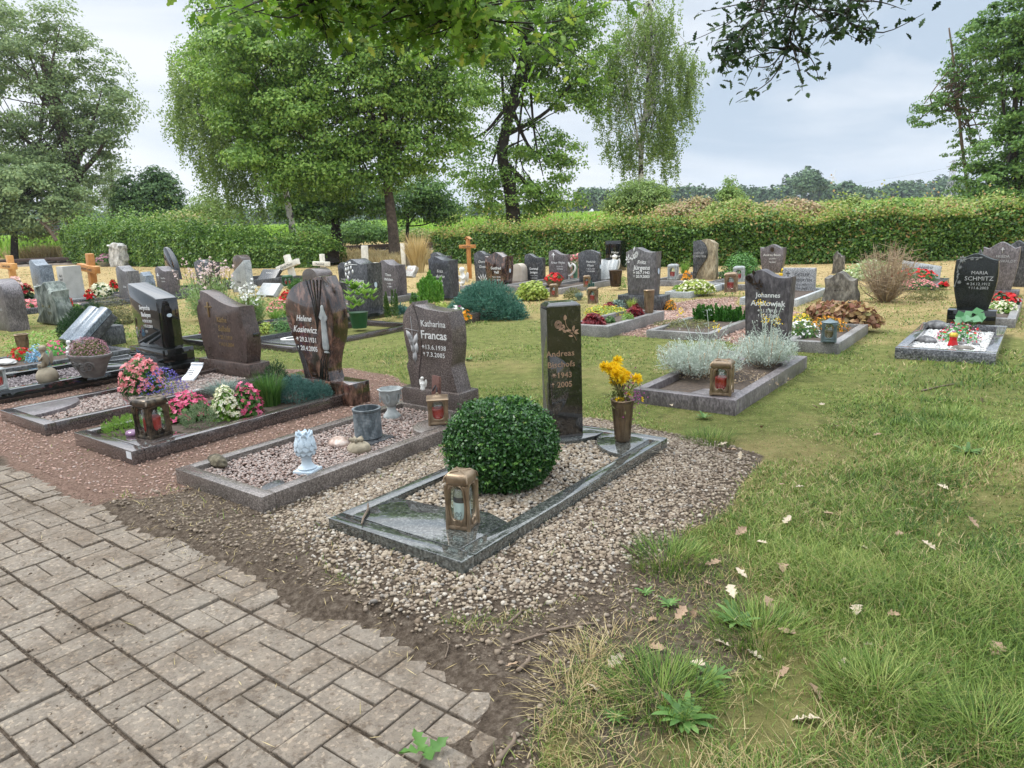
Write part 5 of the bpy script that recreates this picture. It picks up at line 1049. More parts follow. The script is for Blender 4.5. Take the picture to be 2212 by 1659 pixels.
stonepx('dark brown bulging gravestone with white lettering behind the big juniper', 1050, 1096, 625, 545, 'shield', GR_AUR, .28, T(('Gottfried', .105, .0, .54, WHITE, dict(bold=.0015, sx=.9)), ('Vell', .105, .02, .43, WHITE, dict(bold=.0015)), ('* 25.7.1933', .065, .0, .31, WHITE, {}), ('† 17.1.2009', .065, .0, .23, WHITE, {})), disk=True)
r, b, a, w, h = stonepx('blue grey gravestone with engraved sheaf partly behind the brown shield stone', 1026, 1062, 618, 542, 'wave', GR_DGY, .18, T(('Doroth.', .11, .06, .66, WHITE, dict(shear=.3)), ('Greven', .11, .06, .52, WHITE, dict(shear=.3))))
part(r, 'sheaf_engraving', cat(*[prism(leafshape(.02*w+u*w*.2, .2*h+.05*h*(1-abs(u)), 1.57-u*.8, .24*h, .03*h), -.003, 0) for u in (-.9, -.45, 0, .45, .9)]), WHITE, None)
stonepx('dark grey blue gravestone with wave top behind the light green conifer', 930, 973, 648, 554, 'wavestraight', GR_DGB if 'GR_DGB' in globals() else granite('blue_black_granite', (.028, .03, .036), (.06, .063, .075), (.14, .145, .16), 40, .28, .8, .7, .15), .3, T(('Fritz', .11, .05, .60, WHITE, dict(shear=.2)), ('Anthe', .12, .05, .47, WHITE, dict(shear=.3)), ('* 1936', .08, .02, .36, WHITE, {}), ('+ 2009', .08, .02, .26, WHITE, {})), (1.2, .07, .5, BLACK), disk=True)
stonepx('dark gravestone with curled top just visible behind the blue black one', 932, 970, 606, 545, 'leftcrest', GR_DGY, .2)
stonepx('mauve brown gravestone with wave top, short white name, beside the leaf branch stone', 824, 860, 650, 562, 'leftcrest', GR_MAU, .3, T(('Theo', .11, .02, .56, WHITE, dict(bold=.001)), ('Wilden', .12, .03, .43, WHITE, dict(bold=.001)), ('* 1923', .06, .04, .33, WHITE, {}), ('† 2008', .06, .04, .25, WHITE, {})), (1.35, .10, .5, GR_KGY), (GR_KGY, 1.7, 1.9, 'grey surround of the mauve brown wave top stone'), disk=True)
stonepx('grey gravestone half hidden left of the leaf branch stone', 735, 755, 642, 567, 'softarch', GR_DGY, .15, T(('Irmgard', .08, .1, .5, WHITE, {}), ('Kestermann', .08, .1, .42, WHITE, {})))
stonepx('brown arched gravestone with thick rounded top, behind the marbled bud stone', 657, 690, 648, 580, 'arch', GR_BRN, .45, T(('Anke', .18, .0, .28, GOLDL, dict(bold=.002))))
# wood and glass stele, cushions, plates
r, b, a, w, h = stonepx('brown wooden board stele with white lettering in the dry grass', 871, 905, 576, 525, 'rect', plain('weathered_brown_wood', (.27, .22, .15), .8, (.17, .14, .10), 12), .06, T(('Hans Peter', .09, .15, .52, WHITE, {}), ('Kallenbach', .09, .15, .42, WHITE, {}), ('1940 - 2007', .08, .15, .24, WHITE, {})))
part(r, 'pale_post', box(-w*.5, -w*.25, -.09, -.03, 0, h*1.0, .01), WOODW)
def plate(label, xl, xr, yb, yt, mat, tilt, texts=(), name='grave_plate', depth=.1):
    p, w, h = fit(xl, xr, yb, yt); h = max(h, .3); return headstone(label, p@E2, p@E1, w, h*1.25, depth, 'rect', mat, texts, None, .05, 0, 'grave plate', tilt, name=name)
plate('small white cushion stone with red script beneath the wooden stele', 872, 890, 600, 579, ROCKW, -.6, T(('Karola', .25, 0, .5, GR_RED, dict(shear=.2))), depth=.15)
r = plate('dark lectern shaped plate on a grave by the left hedge', 553, 590, 612, 585, GR_DGY, -.7, T(('Manfred Ernst', .12, 0, .65, WHITE, {}),))
kerb('dark surround below the dark lectern plate', r.location.x*E2[0]+r.location.y*E2[1]-1.0, r.location.x*E2[0]+r.location.y*E2[1]+1.0, r.location.x*E1[0]+r.location.y*E1[1]-1.3, r.location.x*E1[0]+r.location.y*E1[1]+.7, .2, .12, GR_DGY)
plate('pale leaning slab with small text left of the arched stone', 628, 656, 634, 606, GR_LGT, -.85, T(('Werner', .2, 0, .4, INK, {}),))
plate('light heart like tilted stone among the left graves', 552, 590, 642, 618, GR_LGT, -.75, depth=.12)
# left side stones
stonepx('brown grey arched gravestone cut by the left picture edge', -16, 24, 714, 604, 'arch', GR_MAU, .30, T(('Josef', .09, .1, .5, GREYL, {}), ('Welters', .09, .1, .4, GREYL, {})), disk=True)
stonepx('blue grey gravestone with pale leaf drawing behind the mossy rock', 77, 98, 650, 561, 'leftcrest', GR_BLU, .32, T(('Klaus', .1, .1, .35, WHITE, {}),), None, (GR_KGY, 2.4, 2.2, 'grey surround of the blue grey leaf stone'))
r, b, a, w, h = stonepx('light grey square column gravestone with dark lettering', 134, 149, 656, 576, 'boxtaper', plain('pale_grey_stone', (.42, .42, .39), .6, (.34, .34, .31), 5), .42, T(('Karl', .10, .0, .72, INK, {}), ('Josef', .10, .0, .62, INK, {}), ('Schönen', .09, .0, .52, INK, {}), ('1924 - 2006', .06, .0, .40, INK, {})), None, (GR_LGT, 2.3, 1.9, 'light surround of the grey column stone'))
stonepx('white weathered boulder gravestone standing alone before the left hedge', 238, 262, 577, 525, 'stele', ROCKW, .5, T(('Franz Küppers', .07, .0, .25, INK, {}),), rough=.12, bev=.05)
stonepx('grey gravestone with engraved flower at the left middle', 260, 284, 652, 575, 'leftcrest', GR_GRY, .30, T(('Erika', .08, .1, .4, WHITE, {}),), None, (GR_DGY, 2.4, 2.2, 'dark surround of the engraved flower stone'))
stonepx('small carved blue grey block with relief beside the engraved flower stone', 300, 318, 618, 588, 'rock', GR_BLU, .3, rough=.03)
r, b, a, w, h = stonepx('mauve grey gravestone with thin pale cross in front of the black blade stone', 343, 369, 645, 576, 'leftcrest', GR_MAU, .30, T(('Anna Maria', .06, .1, .62, WHITE, {}), ('Schröder', .06, .1, .52, WHITE, {})), None, (GR_DGY, 2.6, 2.2, 'dark surround of the thin cross stone')); part(r, 'cross_engraving', crossm(-.3*w, .68*h, .12*h), WHITE, None)
stonepx('black curved blade shaped gravestone', 361, 383, 604, 535, catm([(-.5, 0), (-.5, .6), (-.42, .97), (-.2, 1.0), (.10, .78), (.36, .45), (.5, 0)], 4), BLACK, .2)
r, b, a, w, h = stonepx('dark blue grey gravestone with scalloped top behind pale pink gaura', 426, 459, 626, 561, 'wave', GR_DGY, .32, T(('Leonhard', .09, .0, .55, WHITE, {}), ('Schulte', .10, .0, .42, WHITE, {})), None, (GR_DGY, 2.6, 2.0, 'dark surround of the scalloped top stone'))
stonepx('small brown arched gravestone near the left hedge', 506, 526, 594, 551, 'arch', GR_BRN, .4)
stonepx('pale green grey gravestone with steep slanted top', 503, 536, 632, 562, [(-.5, 0), (-.5, .55), (.45, 1.0), (.5, .9), (.5, 0)], GR_LGT, .2, T(('Helga', .09, .0, .30, INK, {}),))
# mossy rock of the left front
stonepx('mossy grey pointed rock gravestone above the yew bush', 84, 130, 702, 606, 'rock', ROCKG, .3, T(('Elfriede', .13, -.02, .55, BLACK, dict(bold=.002)), ('Elschner', .13, .0, .40, BLACK, dict(bold=.002)), ('† 2010', .10, .08, .24, BLACK, {})), rough=.06, bev=.03)
# wooden crosses
def cross(label, px, yb, yt, arm, hw, mat, lean=0.0, name_='', roof=False, rz=0.0, th=.07):
    p, w, h = fit(px-arm/2, px+arm/2, yb, yt); r = thing('wooden_cross', label, 'cross', (p[0], p[1], 0), 0, 'wooden crosses of the cemetery'); r.rotation_euler = (0, lean, -AZ+rz)
    pw = w*.16; part(r, 'post', box(-pw/2, pw/2, 0, pw, -.1, h, .006), mat); za = h*hw
    part(r, 'crossbeam', box(-w/2, w/2, -pw*.35, pw*.5, za-pw*.55, za+pw*.55, .006), mat)
    if name_: text(r, name_, pw*.75, 0, za-pw*.25, -pw*.36, INK, sx=.9)
    if roof: part(r, 'roof', prism([(-pw*1.1, h-.02), (0, h+pw*.6), (pw*1.1, h-.02), (0, h+pw*.25)], -.02, pw+.02), mat)
    return r
cross('light orange wooden cross at the far left', 26, 622, 552, 27, .68, WOODY, .03, 'Gertrud Seiler')
cross('orange wooden cross leaning slightly right, flowers at its foot', 198, 640, 548, 37, .66, WOODO, .09, 'Carsten Goetz')
cross('white wooden cross leaning left before the left hedge', 632, 610, 549, 42, .62, WOODW, -.26, 'Gerda Meyer', rz=.1)
cross('white upright wooden cross beside the leaning one', 697, 610, 549, 33, .66, WOODW, .02, 'Maria Schulz')
cross('pale weathered wooden cross by the front oak trunk', 788, 604, 531, 50, .42, WOODW, .05, 'Alfred Winkler', rz=.5)
cross('orange brown wooden cross with small roof in front of the right hedge', 1013, 602, 515, 33, .80, WOODO, 0, 'Heinz Esser', True)
# ================================================================ plants and small things of the back rows
def px(xl, xr, yb, yt, z=.08):
    p, w, h = fit(xl, xr, yb, yt, z); return p@E2, p@E1, w, h
def plantpx(kind, name, label, xl, xr, yb, yt, leaf, n=500, L=.05, Wd=.03, fl=None, z=.08, cat_='plant', grp=None, up=.5, ryk=1.0, **k):
    cx, cy = (xl+xr)/2, yb; p = g(cx, cy, z); dd = math.hypot(*p); rx = (xr-xl)/2/FPX*math.hypot(dd, 1.3); h = fit(xl, xr, yb, yt, z)[2]
    q = p*(1+rx*.6*ryk/dd); b, a = q@E2, q@E1
    if kind == 'm': return plant(name, label, cat_, b, a, z-.02, rx, h, leaf, n, L, Wd, fl, up, .35, rx*ryk, group=grp, **k)
    if kind == 's': return sprays(name, label, cat_, b, a, z-.02, rx, h, leaf, n, L, 6, up, rx*ryk, group=grp, **k)
    if kind == 't': return tuft(name, label, cat_, b, a, z-.02, n, h, rx, L, leaf, rx*.35, grp)
def conifer(name, label, xl, xr, yb, yt, leaf, n, L, z=.08, shoots=9, fat=.5):
    b, a, w, h = px(xl, xr, yb, yt, z); rx = w/2*.9; r = Yd(name, label, 'conifer', b, a+rx*.5, z-.02); g_ = []
    for k in range(shoots):
        an, q = rng.random()*6.283, rx*math.sqrt(rng.random())*.75; hh = h*(1-.45*(q/rx))*(.8+.25*rng.random()); m = n//shoots
        t = rnd(m)**.8; rad = rx*fat*(1-t*.9)*(.6+.4*rnd(m)); th = rnd(m, 0, 6.283)
        C = np.stack([q*math.cos(an)*(1+.35*t)+rad*np.cos(th), q*math.sin(an)*(1+.35*t)+rad*np.sin(th), hh*t], 1)
        Dv = unit(np.stack([np.cos(th), np.sin(th), 1.3+0*t], 1)+.3*rng.normal(size=(m, 3))); g_.append(leafq(C, np.cross(Dv, rng.normal(size=(m, 3))), L*rnd(m, .7, 1.3), L*.33, Dv))
    part(r, 'foliage', cat(*g_), leaf, None); return r
# silver bushes: feathery stems
def silver(label, xl, xr, yb, yt, n, tall=0):
    p = g((xl+xr)/2, yb, .1); dd = math.hypot(*p); rx = (xr-xl)/2/FPX*math.hypot(dd, 1.2); h = fit(xl, xr, yb, yt, .1)[2]; b, a = p@E2, p@E1
    r = Yd('silver_bush', label, 'bush', b, a+rx*.25, .085, 0, 'silver wormwood bushes'); gl, gs = [], []
    az = rnd(n, 0, 6.283); rr = rx*np.sqrt(rnd(n)); hh = h*(1-.35*(rr/rx)**2)*rnd(n, .55, 1.05)
    for i in range(n):
        e_ = np.array([rr[i]*math.cos(az[i]), rr[i]*math.sin(az[i])*.85, hh[i]]); s0 = np.array([e_[0]*.25, e_[1]*.25, 0]); mid = np.array([e_[0]*.85, e_[1]*.85, hh[i]*.5])
        t = np.linspace(.35, 1, 16)[:, None]; C = (1-t)**2*s0+2*t*(1-t)*mid+t*t*e_; C = np.repeat(C, 3, 0)+.016*rng.normal(size=(48, 3))
        D_ = unit(rng.normal(size=(48, 3))+np.array([0, 0, .6])+unit(e_)*.8); gl.append(leafq(C+D_*.012, np.cross(D_, rng.normal(size=(48, 3))), .036*rnd(48, .6, 1.3), .0055, D_))
        if i % 6 == 0: gs.append(tube([s0, (s0+mid)/2+[0, 0, -.01], mid, e_], .0035, 4))
    part(r, 'foliage', cat(*gl), L_SILV, None); part(r, 'stems', cat(*gs), L_DRYB, 180)
    if tall:
        st, fl = [], []
        for k in range(tall):
            e_ = np.array([rng.normal()*rx*.45, rng.normal()*rx*.3, h*rng.uniform(1.15, 1.75)]); s0 = np.array([e_[0]*.3, e_[1]*.3, h*.4]); m_ = (s0+e_)/2+np.array([.03*rng.normal(), .03*rng.normal(), 0])
            st.append(tube(catm([s0, m_, e_], 4), .0028, 4)); C = s0+(e_-s0)*rnd(26)[:, None]+.018*rng.normal(size=(26, 3)); st.append(leafq(C, rng.normal(size=(26, 3)), .03, .007))
            if k % 3 == 0: fl.append(e_)
        part(r, 'flower_stalks', cat(*st), L_SILV, None)
        C = np.concatenate([f+.022*rng.normal(size=(26, 3)) for f in fl]); part(r, 'blossoms', leafq(C, rng.normal(size=C.shape), .018, .014), F_YEL, None)
    return r
silver('large silver leaved bush left of the rose bronze gravestone', 1408, 1600, 812, 728, 230, 5)
silver('smaller silver leaved bush with tall yellow topped stalks before the rose bronze gravestone', 1585, 1712, 792, 708, 150, 9)
b, a = BA(1556, 852, .125); lantern('bronze lantern with red candle before the silver bushes', b, a+.03, .126, .27, .15, .2)
plantpx('m', 'dry_ground_cover', 'dry brown ground cover under the silver bushes', 1400, 1690, 815, 800, L_DRYB, 900, .03, .008, z=.1, ryk=.5)
# grave with red and yellow plants
plantpx('m', 'heuchera', 'dark red leaved plant at the front of the rose branch grave', 1254, 1308, 704, 674, L_RED, 420, .07, .06, z=.11, grp='red leaved plants')
plantpx('m', 'heuchera', 'dark red leaved plant beside the bronze vase of the rose branch grave', 1352, 1392, 684, 655, L_RED, 260, .07, .06, z=.11, grp='red leaved plants')
plantpx('m', 'heuchera', 'small dark red leaved plant behind the yellow sedum', 1302, 1330, 666, 650, L_RED, 140, .07, .06, z=.11, grp='red leaved plants')
plantpx('m', 'yellow_sedum', 'yellow green sedum carpet in the rose branch grave', 1262, 1360, 680, 660, L_LIME, 900, .035, .03, (F_YEL, 200, .02, 4), z=.11, ryk=.8)
plantpx('m', 'green_mound', 'round bright green mound plant before the bronze vase', 1340, 1372, 696, 670, L_LIGHT, 500, .04, .012, z=.11, up=.9)
plantpx('m', 'green_mound', 'green mound plant right of the front red leaved plant', 1305, 1332, 698, 680, L_GREEN, 320, .04, .016, z=.11, up=.9)
plantpx('m', 'grey_green_plant', 'pale grey green plant below the rose branch gravestone', 1318, 1352, 664, 646, L_FESC, 300, .05, .03, z=.11)
plantpx('t', 'grass_tuft', 'yellow green grass tuft beside the rose branch gravestone', 1350, 1378, 668, 640, L_LIME, 120, .008, z=.11, cat_='grass tuft')
b, a = BA(1402, 676, .15); vase('slender empty bronze vase on the rose branch grave', b, a, .15, .34, .055, .072, BRONZE)
b, a = BA(1281, 655, .15); lantern('bronze lantern with red candle at the left of the rose branch grave', b, a, .15, .27, .14, .3)
b, a = BA(1197, 642, .13); lantern('narrow bronze lantern with red candle before the reed engraved stone', b, a, .13, .25, .12, .3)
b, a = BA(1169, 617, .13); lantern('small bronze lantern with red candle before the white cross stone', b+1.2, a, .13, .24, .12, .3)
# clipped conifers
for k, (x0, x1) in enumerate(((1490, 1528), (1518, 1560), (1548, 1588), (1574, 1612))): conifer('dwarf_conifer', ['leftmost bright green dwarf conifer of the clipped group', 'second bright green dwarf conifer from the left of the clipped group', 'third bright green dwarf conifer from the left of the clipped group', 'rightmost bright green dwarf conifer of the clipped group'][k], x0, x1, 694, 646+3*k, leafm('bright_conifer', [(.03, .12, .015), (.06, .20, .03), (.12, .30, .05)], .5, .25) if k == 0 else bpy.data.materials['bright_conifer'], 1500, .05, shoots=14, fat=.3)
plantpx('m', 'bronze_ground_cover', 'brown green low plants in front of the clipped conifers', 1408, 1560, 708, 690, L_OLIVE, 1400, .04, .012, z=.08, up=.9, ryk=.7)
# daisy grave
plantpx('m', 'daisies', 'white daisies left of the grey green lantern', 1700, 1766, 728, 690, L_GREEN, 800, .04, .014, (F_WHITE, 150, .026, 6), z=.10, cat_='flowers')
plantpx('m', 'marigolds', 'orange yellow flowers behind the grey green lantern', 1755, 1826, 716, 682, L_OLIVE, 700, .04, .014, (F_ORNG, 190, .024, 5), z=.10, cat_='flowers')
plantpx('m', 'marigolds', 'small yellow flowers behind the white daisies', 1702, 1752, 702, 676, L_LIGHT, 400, .04, .014, (F_YEL, 130, .022, 5), z=.10, cat_='flowers')
plantpx('m', 'heuchera', 'bronze leaved heuchera spilling below the dark rock gravestone', 1742, 1890, 700, 648, leafm('mixed_heuchera_leaves', [(.14, .05, .035), (.30, .14, .08), (.42, .30, .12), (.36, .17, .12), (.20, .20, .07)], .5, .3), 900, .09, .075, z=.10, ryk=.5, up=.2)
b, a = BA(1789, 738, .13); lantern('grey green patinated lantern without candle glow on the daisy grave', b, a+.02, .13, .25, .14, .2, plain('patinated_bronze', (.16, .21, .22), .5, (.10, .13, .14), 14, metal=.4), 'hex', plain('amber_candle', (.30, .18, .08), .5))
def shrub_twigs(label, xl, xr, yb, yt, n, mat, name='dry_shrub', leafm_=None):
    p = g((xl+xr)/2, yb, 0); dd = math.hypot(*p); rx = (xr-xl)/2/FPX*dd; h = fit(xl, xr, yb, yt, 0)[2]; r = Yd(name, label, 'shrub', p@E2, p@E1+rx*.4, 0); gs = []
    for i in range(n):
        an, q = rng.random()*6.283, rx*math.sqrt(rng.random()); e_ = np.array([q*math.cos(an), q*math.sin(an), h*(1-.22*(q/rx)**2)*rng.uniform(.40, 1.08)]); s0 = e_*np.array([.12, .12, 0])
        P_ = catm([s0, (s0+e_)*.5+np.array([.05*rng.normal(), .05*rng.normal(), -.04]), e_], 4); gs.append(tube(P_, np.linspace(.007, .002, len(P_)), 3, False))
        for j in range(5):
            k = rng.integers(3, len(P_)-1); d = np.array([rng.normal()*.10, rng.normal()*.10, .12*rng.random()]); gs.append(tube([P_[k], P_[k]+d], [.004, .0015], 3, False))
    part(r, 'twigs', cat(*gs), mat, 180)
    if leafm_: C = np.concatenate([np.array([rx*.8*rng.normal()*.5, rx*.5*rng.normal(), h*rng.random()])[None] for _ in range(300)]); part(r, 'leaves', leafq(C, rng.normal(size=C.shape), .05, .03), leafm_, None)
    return r
shrub_twigs('brown dried out shrub between the dark rock and the white tilted slab', 1850, 1965, 656, 522, 210, L_DRYB)
plantpx('m', 'variegated_bush', 'pale green white variegated bush behind the dry shrub', 1824, 1928, 606, 562, leafm('variegated_leaves', [(.16, .28, .07), (.40, .48, .22), (.62, .66, .45)], .5, .25), 900, .10, .06, z=0, cat_='bush')
plantpx('m', 'box_ball', 'bright green box bush clipped round by the back hedge', 1559, 1643, 604, 540, leafm('bright_box_leaves', [(.035, .11, .02), (.08, .21, .04), (.15, .32, .06)], .4, .2), 3600, .06, .035, z=0, cat_='bush')
plantpx('m', 'geraniums', 'red geraniums in front of the white tilted slab', 1938, 2018, 606, 580, L_GREEN, 400, .07, .05, (F_RED, 220, .05, 5, .3), z=.1, cat_='flowers', grp='red geraniums')
plantpx('m', 'begonia', 'pink begonia row below the red geraniums', 1945, 2012, 622, 604, L_GREEN, 300, .05, .04, (F_CORAL, 220, .035, 4), z=.08, cat_='flower')
plantpx('m', 'hanging_juniper', 'dull green spreading plant below the pink begonia row', 1962, 2040, 646, 620, L_OLIVE, 900, .06, .012, z=.02, cat_='plant')
plantpx('m', 'geraniums', 'single red geranium beside the white tilted slab', 2028, 2046, 618, 606, L_GREEN, 90, .06, .05, (F_RED, 40, .05, 5, .2), z=.08, cat_='flowers', grp='red geraniums')
# black garland grave
plantpx('m', 'artificial_bouquet', 'colourful small flowered artificial bouquet on the white pebbles', 2030, 2104, 738, 700, leafm('plastic_green', [(.03, .16, .03), (.07, .28, .06), (.14, .40, .10)], .45, .1), 420, .045, .018, [(F_RED, 70, .024, 5), (F_WHITE, 50, .022, 5), (F_PURP, 30, .022, 5), (F_PINK, 40, .022, 5)], z=.08, cat_='flowers')
b, a = BA(2092, 712, .1); r = Yd('leafy_plant', 'broad veined pale green leaves behind the artificial bouquet', 'plant', b, a, .08)
n = 13; C = np.stack([.11*np.cos(np.arange(n)*.9), .07*np.sin(np.arange(n)*.9), .10+.13*rnd(n)], 1); part(r, 'leaves', leafq(C, unit(np.stack([.5*rng.normal(size=n), -1+0*rnd(n), .8+0*rnd(n)], 1)), .13, .10, None, .25), leafm('veined_leaf', [(.04, .16, .05), (.09, .25, .10), (.15, .31, .17)], .5, .2), None); part(r, 'stems', cat(*[tube([(0, 0, 0), tuple(c)], .004, 4) for c in C]), L_GREEN, 180)
b, a = BA(2058, 745, .08); r = Yd('grave_candle', 'red glass grave candle with golden lid on the white pebbles', 'grave candle', b, a, .07)
part(r, 'glass_body', lathe([(.045, 0), (.05, .01), (.036, .055), (.034, .075), (.038, .10), (0, .10)], 20), plain('red_glass', (.50, .01, .012), .08)); part(r, 'lid', lathe([(.04, .10), (.044, .108), (.040, .128), (.030, .140), (0, .142)], 20), plain('gold_lid', (.62, .42, .06), .3, metal=.6))
for x, y, s, lab, sd in ((2001, 738, .10, 'large grey stone left of the red grave candle', 3), (2079, 742, .045, 'small dark stone right of the red grave candle', 4), (2108, 744, .04, 'small round dark stone near the bouquet', 5), (2080, 752, .10, 'flat brown stone in front of the red grave candle', 6), (2022, 707, .13, 'flat grey rock in the corner behind the bouquet', 7)):
    b, a = BA(x, y, .08); rock(lab, b, a, .07, s, s*.7, s*(.5 if sd != 6 else .25), ROCKM if sd == 6 else granite('dark_pebble_rock%d' % sd, (.05, .05, .052), (.12, .12, .12), (.24, .24, .24), 12, .7), sd, .15)
plantpx('m', 'geraniums', 'red geraniums before the mauve shield gravestone', 2142, 2192, 662, 632, L_DARK, 260, .06, .05, (F_RED, 120, .045, 5, .3), z=.1, cat_='flowers', grp='red geraniums')
plantpx('m', 'begonia', 'cream begonias before the mauve shield gravestone', 2136, 2188, 674, 648, L_LIGHT, 320, .05, .04, (F_CREAM, 180, .035, 4), z=.1, cat_='flower')
# middle
r = plantpx('s', 'big_juniper', 'wide blue green juniper spilling over the dark kerb', 962, 1146, 690, 616, leafm('juniper_needles', [(.035, .115, .08), (.075, .20, .14), (.14, .30, .215)], .6, .15), 5200, .045, z=.0, cat_='bush', ryk=.55)
kerb('dark brown surround of the wide juniper grave', *(lambda q1, q2: (q1[0]-.55, q2[0]-.15, q1[1], q1[1]+2.0))(BA(1003, 694, .12), BA(1085, 672, .12)), .14, .09, GR_KRB)
plantpx('m', 'pansies', 'white and violet pansies at the corner of the juniper grave', 974, 1003, 684, 660, L_GREEN, 90, .04, .03, [(F_WHITE, 46, .055, 5, .2), (F_PURP, 12, .05, 5, .2)], z=.15, cat_='flowers', grp='pansies')
plantpx('m', 'pansies', 'orange pansies beside the white pansies', 998, 1018, 690, 668, L_GREEN, 60, .04, .03, (F_ORNG, 34, .055, 5, .2), z=.15, cat_='flowers', grp='pansies')
conifer('light_conifer', 'bright green feathery conifer before the blue black gravestone', 894, 950, 652, 582, leafm('feathery_conifer', [(.07, .22, .025), (.14, .34, .05), (.24, .46, .09)], .5, .3), 3800, .07, shoots=20, fat=.34)
plantpx('m', 'green_mound', 'low green mound left of the bright feathery conifer', 884, 906, 652, 628, L_GREEN, 320, .05, .03, z=.05)
plantpx('m', 'green_mound', 'yellow green low plants behind the peaked waisted gravestone', 930, 975, 668, 652, L_LIME, 400, .05, .02, z=.05)
conifer('narrow_conifer', 'narrow green brown conifer right of the leaf branch gravestone', 826, 854, 682, 608, leafm('narrow_conifer', [(.04, .10, .02), (.08, .17, .04), (.14, .16, .05)], .5, .2), 1500, .045, shoots=7, fat=.4)
plantpx('s', 'blue_fescue', 'small blue grey plant beside the narrow conifer', 856, 876, 680, 662, L_BLUE, 160, .05, z=.05, cat_='grass tuft')
b, a, w, h = px(750, 804, 708, 630, .05); r = Yd('rhododendron', 'light green rhododendron in a dark green pot before the leaf branch stone', 'potted plant', b, a, .05)
part(r, 'pot', lathe([(.11, 0), (.14, .22), (.15, .24), (.13, .24), (0, .2)], 20), GREEND)
g_ = []
for k in range(26):
    c = np.array([rng.normal()*.17, rng.normal()*.12, .32+.34*rng.random()]); t = np.arange(7)*.9; D_ = unit(np.stack([np.cos(t), np.sin(t), .55+.3*rnd(7)], 1)); g_.append(leafq(c+D_*.07, np.cross(D_, np.stack([-np.sin(t), np.cos(t), 0*t], 1)), .15, .05, D_))
part(r, 'leaves', cat(*g_), L_LIGHT, None)
plantpx('m', 'ground_cover', 'yellow green variegated ground cover before the blossom engraved stone', 1109, 1190, 642, 608, L_LIME, 1300, .08, .06, z=.08)
conifer('small_conifer', 'small blue green cone shaped conifer at the reed engraved stone', 1260, 1282, 638, 594, L_BLUE, 700, .04, shoots=3, fat=.7)
plantpx('t', 'blue_fescue', 'pale blue fescue tuft below the small cone conifer', 1238, 1264, 646, 628, L_FESC, 260, .007, z=.08, cat_='grass tuft')
plantpx('m', 'olive_bush', 'olive green low bush left of the pale fescue tuft', 1215, 1262, 642, 620, L_OLIVE, 600, .045, .02, z=.08)
plantpx('m', 'green_mound', 'fine green bush behind the rose branch gravestone', 1334, 1356, 622, 586, L_LIGHT, 360, .06, .012, z=.05, up=1.0)
b, a = BA(1330, 619, .08); vase('brown vase left of the rose branch gravestone', b, a, .08, .36, .10, .13, DBRONZE)
b, a, w, h = px(1184, 1210, 618, 600, .1); r = Yd('flower_basket', 'wicker basket of red and cream flowers before the white cross stone', 'basket', b, a, .1)
part(r, 'basket', lathe([(.13, 0), (.19, .13), (.20, .14), (.17, .13), (0, .11)], 24, True, lambda t, i: 1+.03*math.cos(12*t)), plain('wicker', (.40, .26, .13), .8, (.24, .14, .07), 40), 40); C, D = shell(160, .2, .2, .14, .8); C[:, 2] += .12; part(r, 'leaves', leafq(C, D, .08, .04), L_GREEN, None); C, D = shell(60, .21, .21, .16, .9, zmin=.1); C[:, 2] += .13; part(r, 'blossoms', petals(C, D, .07, 5), F_RED, None)
b, a = BA(1243, 603, .1); r = Yd('tulip_vase', 'green vase with pale red tulips before the reddish gravestone', 'vase', b, a, .05)
part(r, 'vase', lathe([(.06, 0), (.05, .05), (.07, .38), (.08, .40), (0, .38)], 18), plain('green_vase', (.10, .22, .14), .4)); C = np.stack([.08*rng.normal(size=60), .08*rng.normal(size=60), .45+.12*rng.normal(size=60)], 1); part(r, 'leaves', leafq(C, rng.normal(size=(60, 3)), .14, .03), L_GREEN, None); C = np.stack([.09*rng.normal(size=14), .09*rng.normal(size=14), .62+.05*rng.normal(size=14)], 1); part(r, 'blossoms', cat(*[tr(blob(.03, .03, .05, 1, .1), tuple(c)) for c in C]), F_CORAL, None)
ct = catm([(0, 0), (.10, .10), (.11, .20), (.05, .24), (0, .18), (-.05, .24), (-.11, .20), (-.10, .10)], 5, True)
b, a = BA(1229, 605, .1); r = Yd('heart_ornament', 'white wire heart before the reddish gravestone', 'ornament', b, a, .05); part(r, 'heart', tr(tube([(u, 0, v) for u, v in ct]+[(ct[0][0], 0, ct[0][1])], .02, 5, False), (0, 0, .15), (0, .2, 0), (1.3, 1.3, 1.3)), WHITEST, 60); part(r, 'spike', box(-.01, .01, -.01, .01, 0, .17), WHITEST)
b, a, w, h = px(1298, 1324, 610, 571, .05); r = Yd('open_book_ornament', 'white open stone book behind the rose branch gravestone', 'gravestone', b, a, .05)
part(r, 'book', tr(prism(catm([(-.26, .02), (-.14, .05), (0, .0), (.14, .05), (.26, .02)], 5)+[(.26, -.06), (-.26, -.06)], -.25, .25, .005), (0, .0, .30), (1.1, 0, 0)), GR_LGT); part(r, 'base', box(-.26, .26, -.12, .14, 0, .10, .01), GR_GRY)
b, a, w, h = px(1318, 1338, 600, 563, .05); figurine('white standing angel statue before the black column gravestone', b, a, .10, .55, WHITEST, 'stand', -.3)
b, a, w, h = px(994, 1010, 620, 592, .02); figurine('white seated angel statue between blue black and sheaf gravestones', b, a, .02, .50, WHITEST, 'cherub', -.3)
plantpx('m', 'ground_cover', 'yellow green plants with cream blossoms before the split natural stone', 1464, 1545, 630, 606, L_LIME, 700, .08, .06, (F_CREAM, 160, .05, 4), z=.1)
plantpx('m', 'green_mound', 'round green mound left of the cream blossoms', 1452, 1474, 628, 612, L_LIGHT, 300, .06, .02, z=.1)
kerb('pale concrete surround before the split natural gravestone', *(lambda q1, q2: (q1[0], q2[0]-.1, q1[1], q1[1]+2.0))(BA(1436, 630, .12), BA(1500, 632, .12)), .12, .08, GR_LGT)
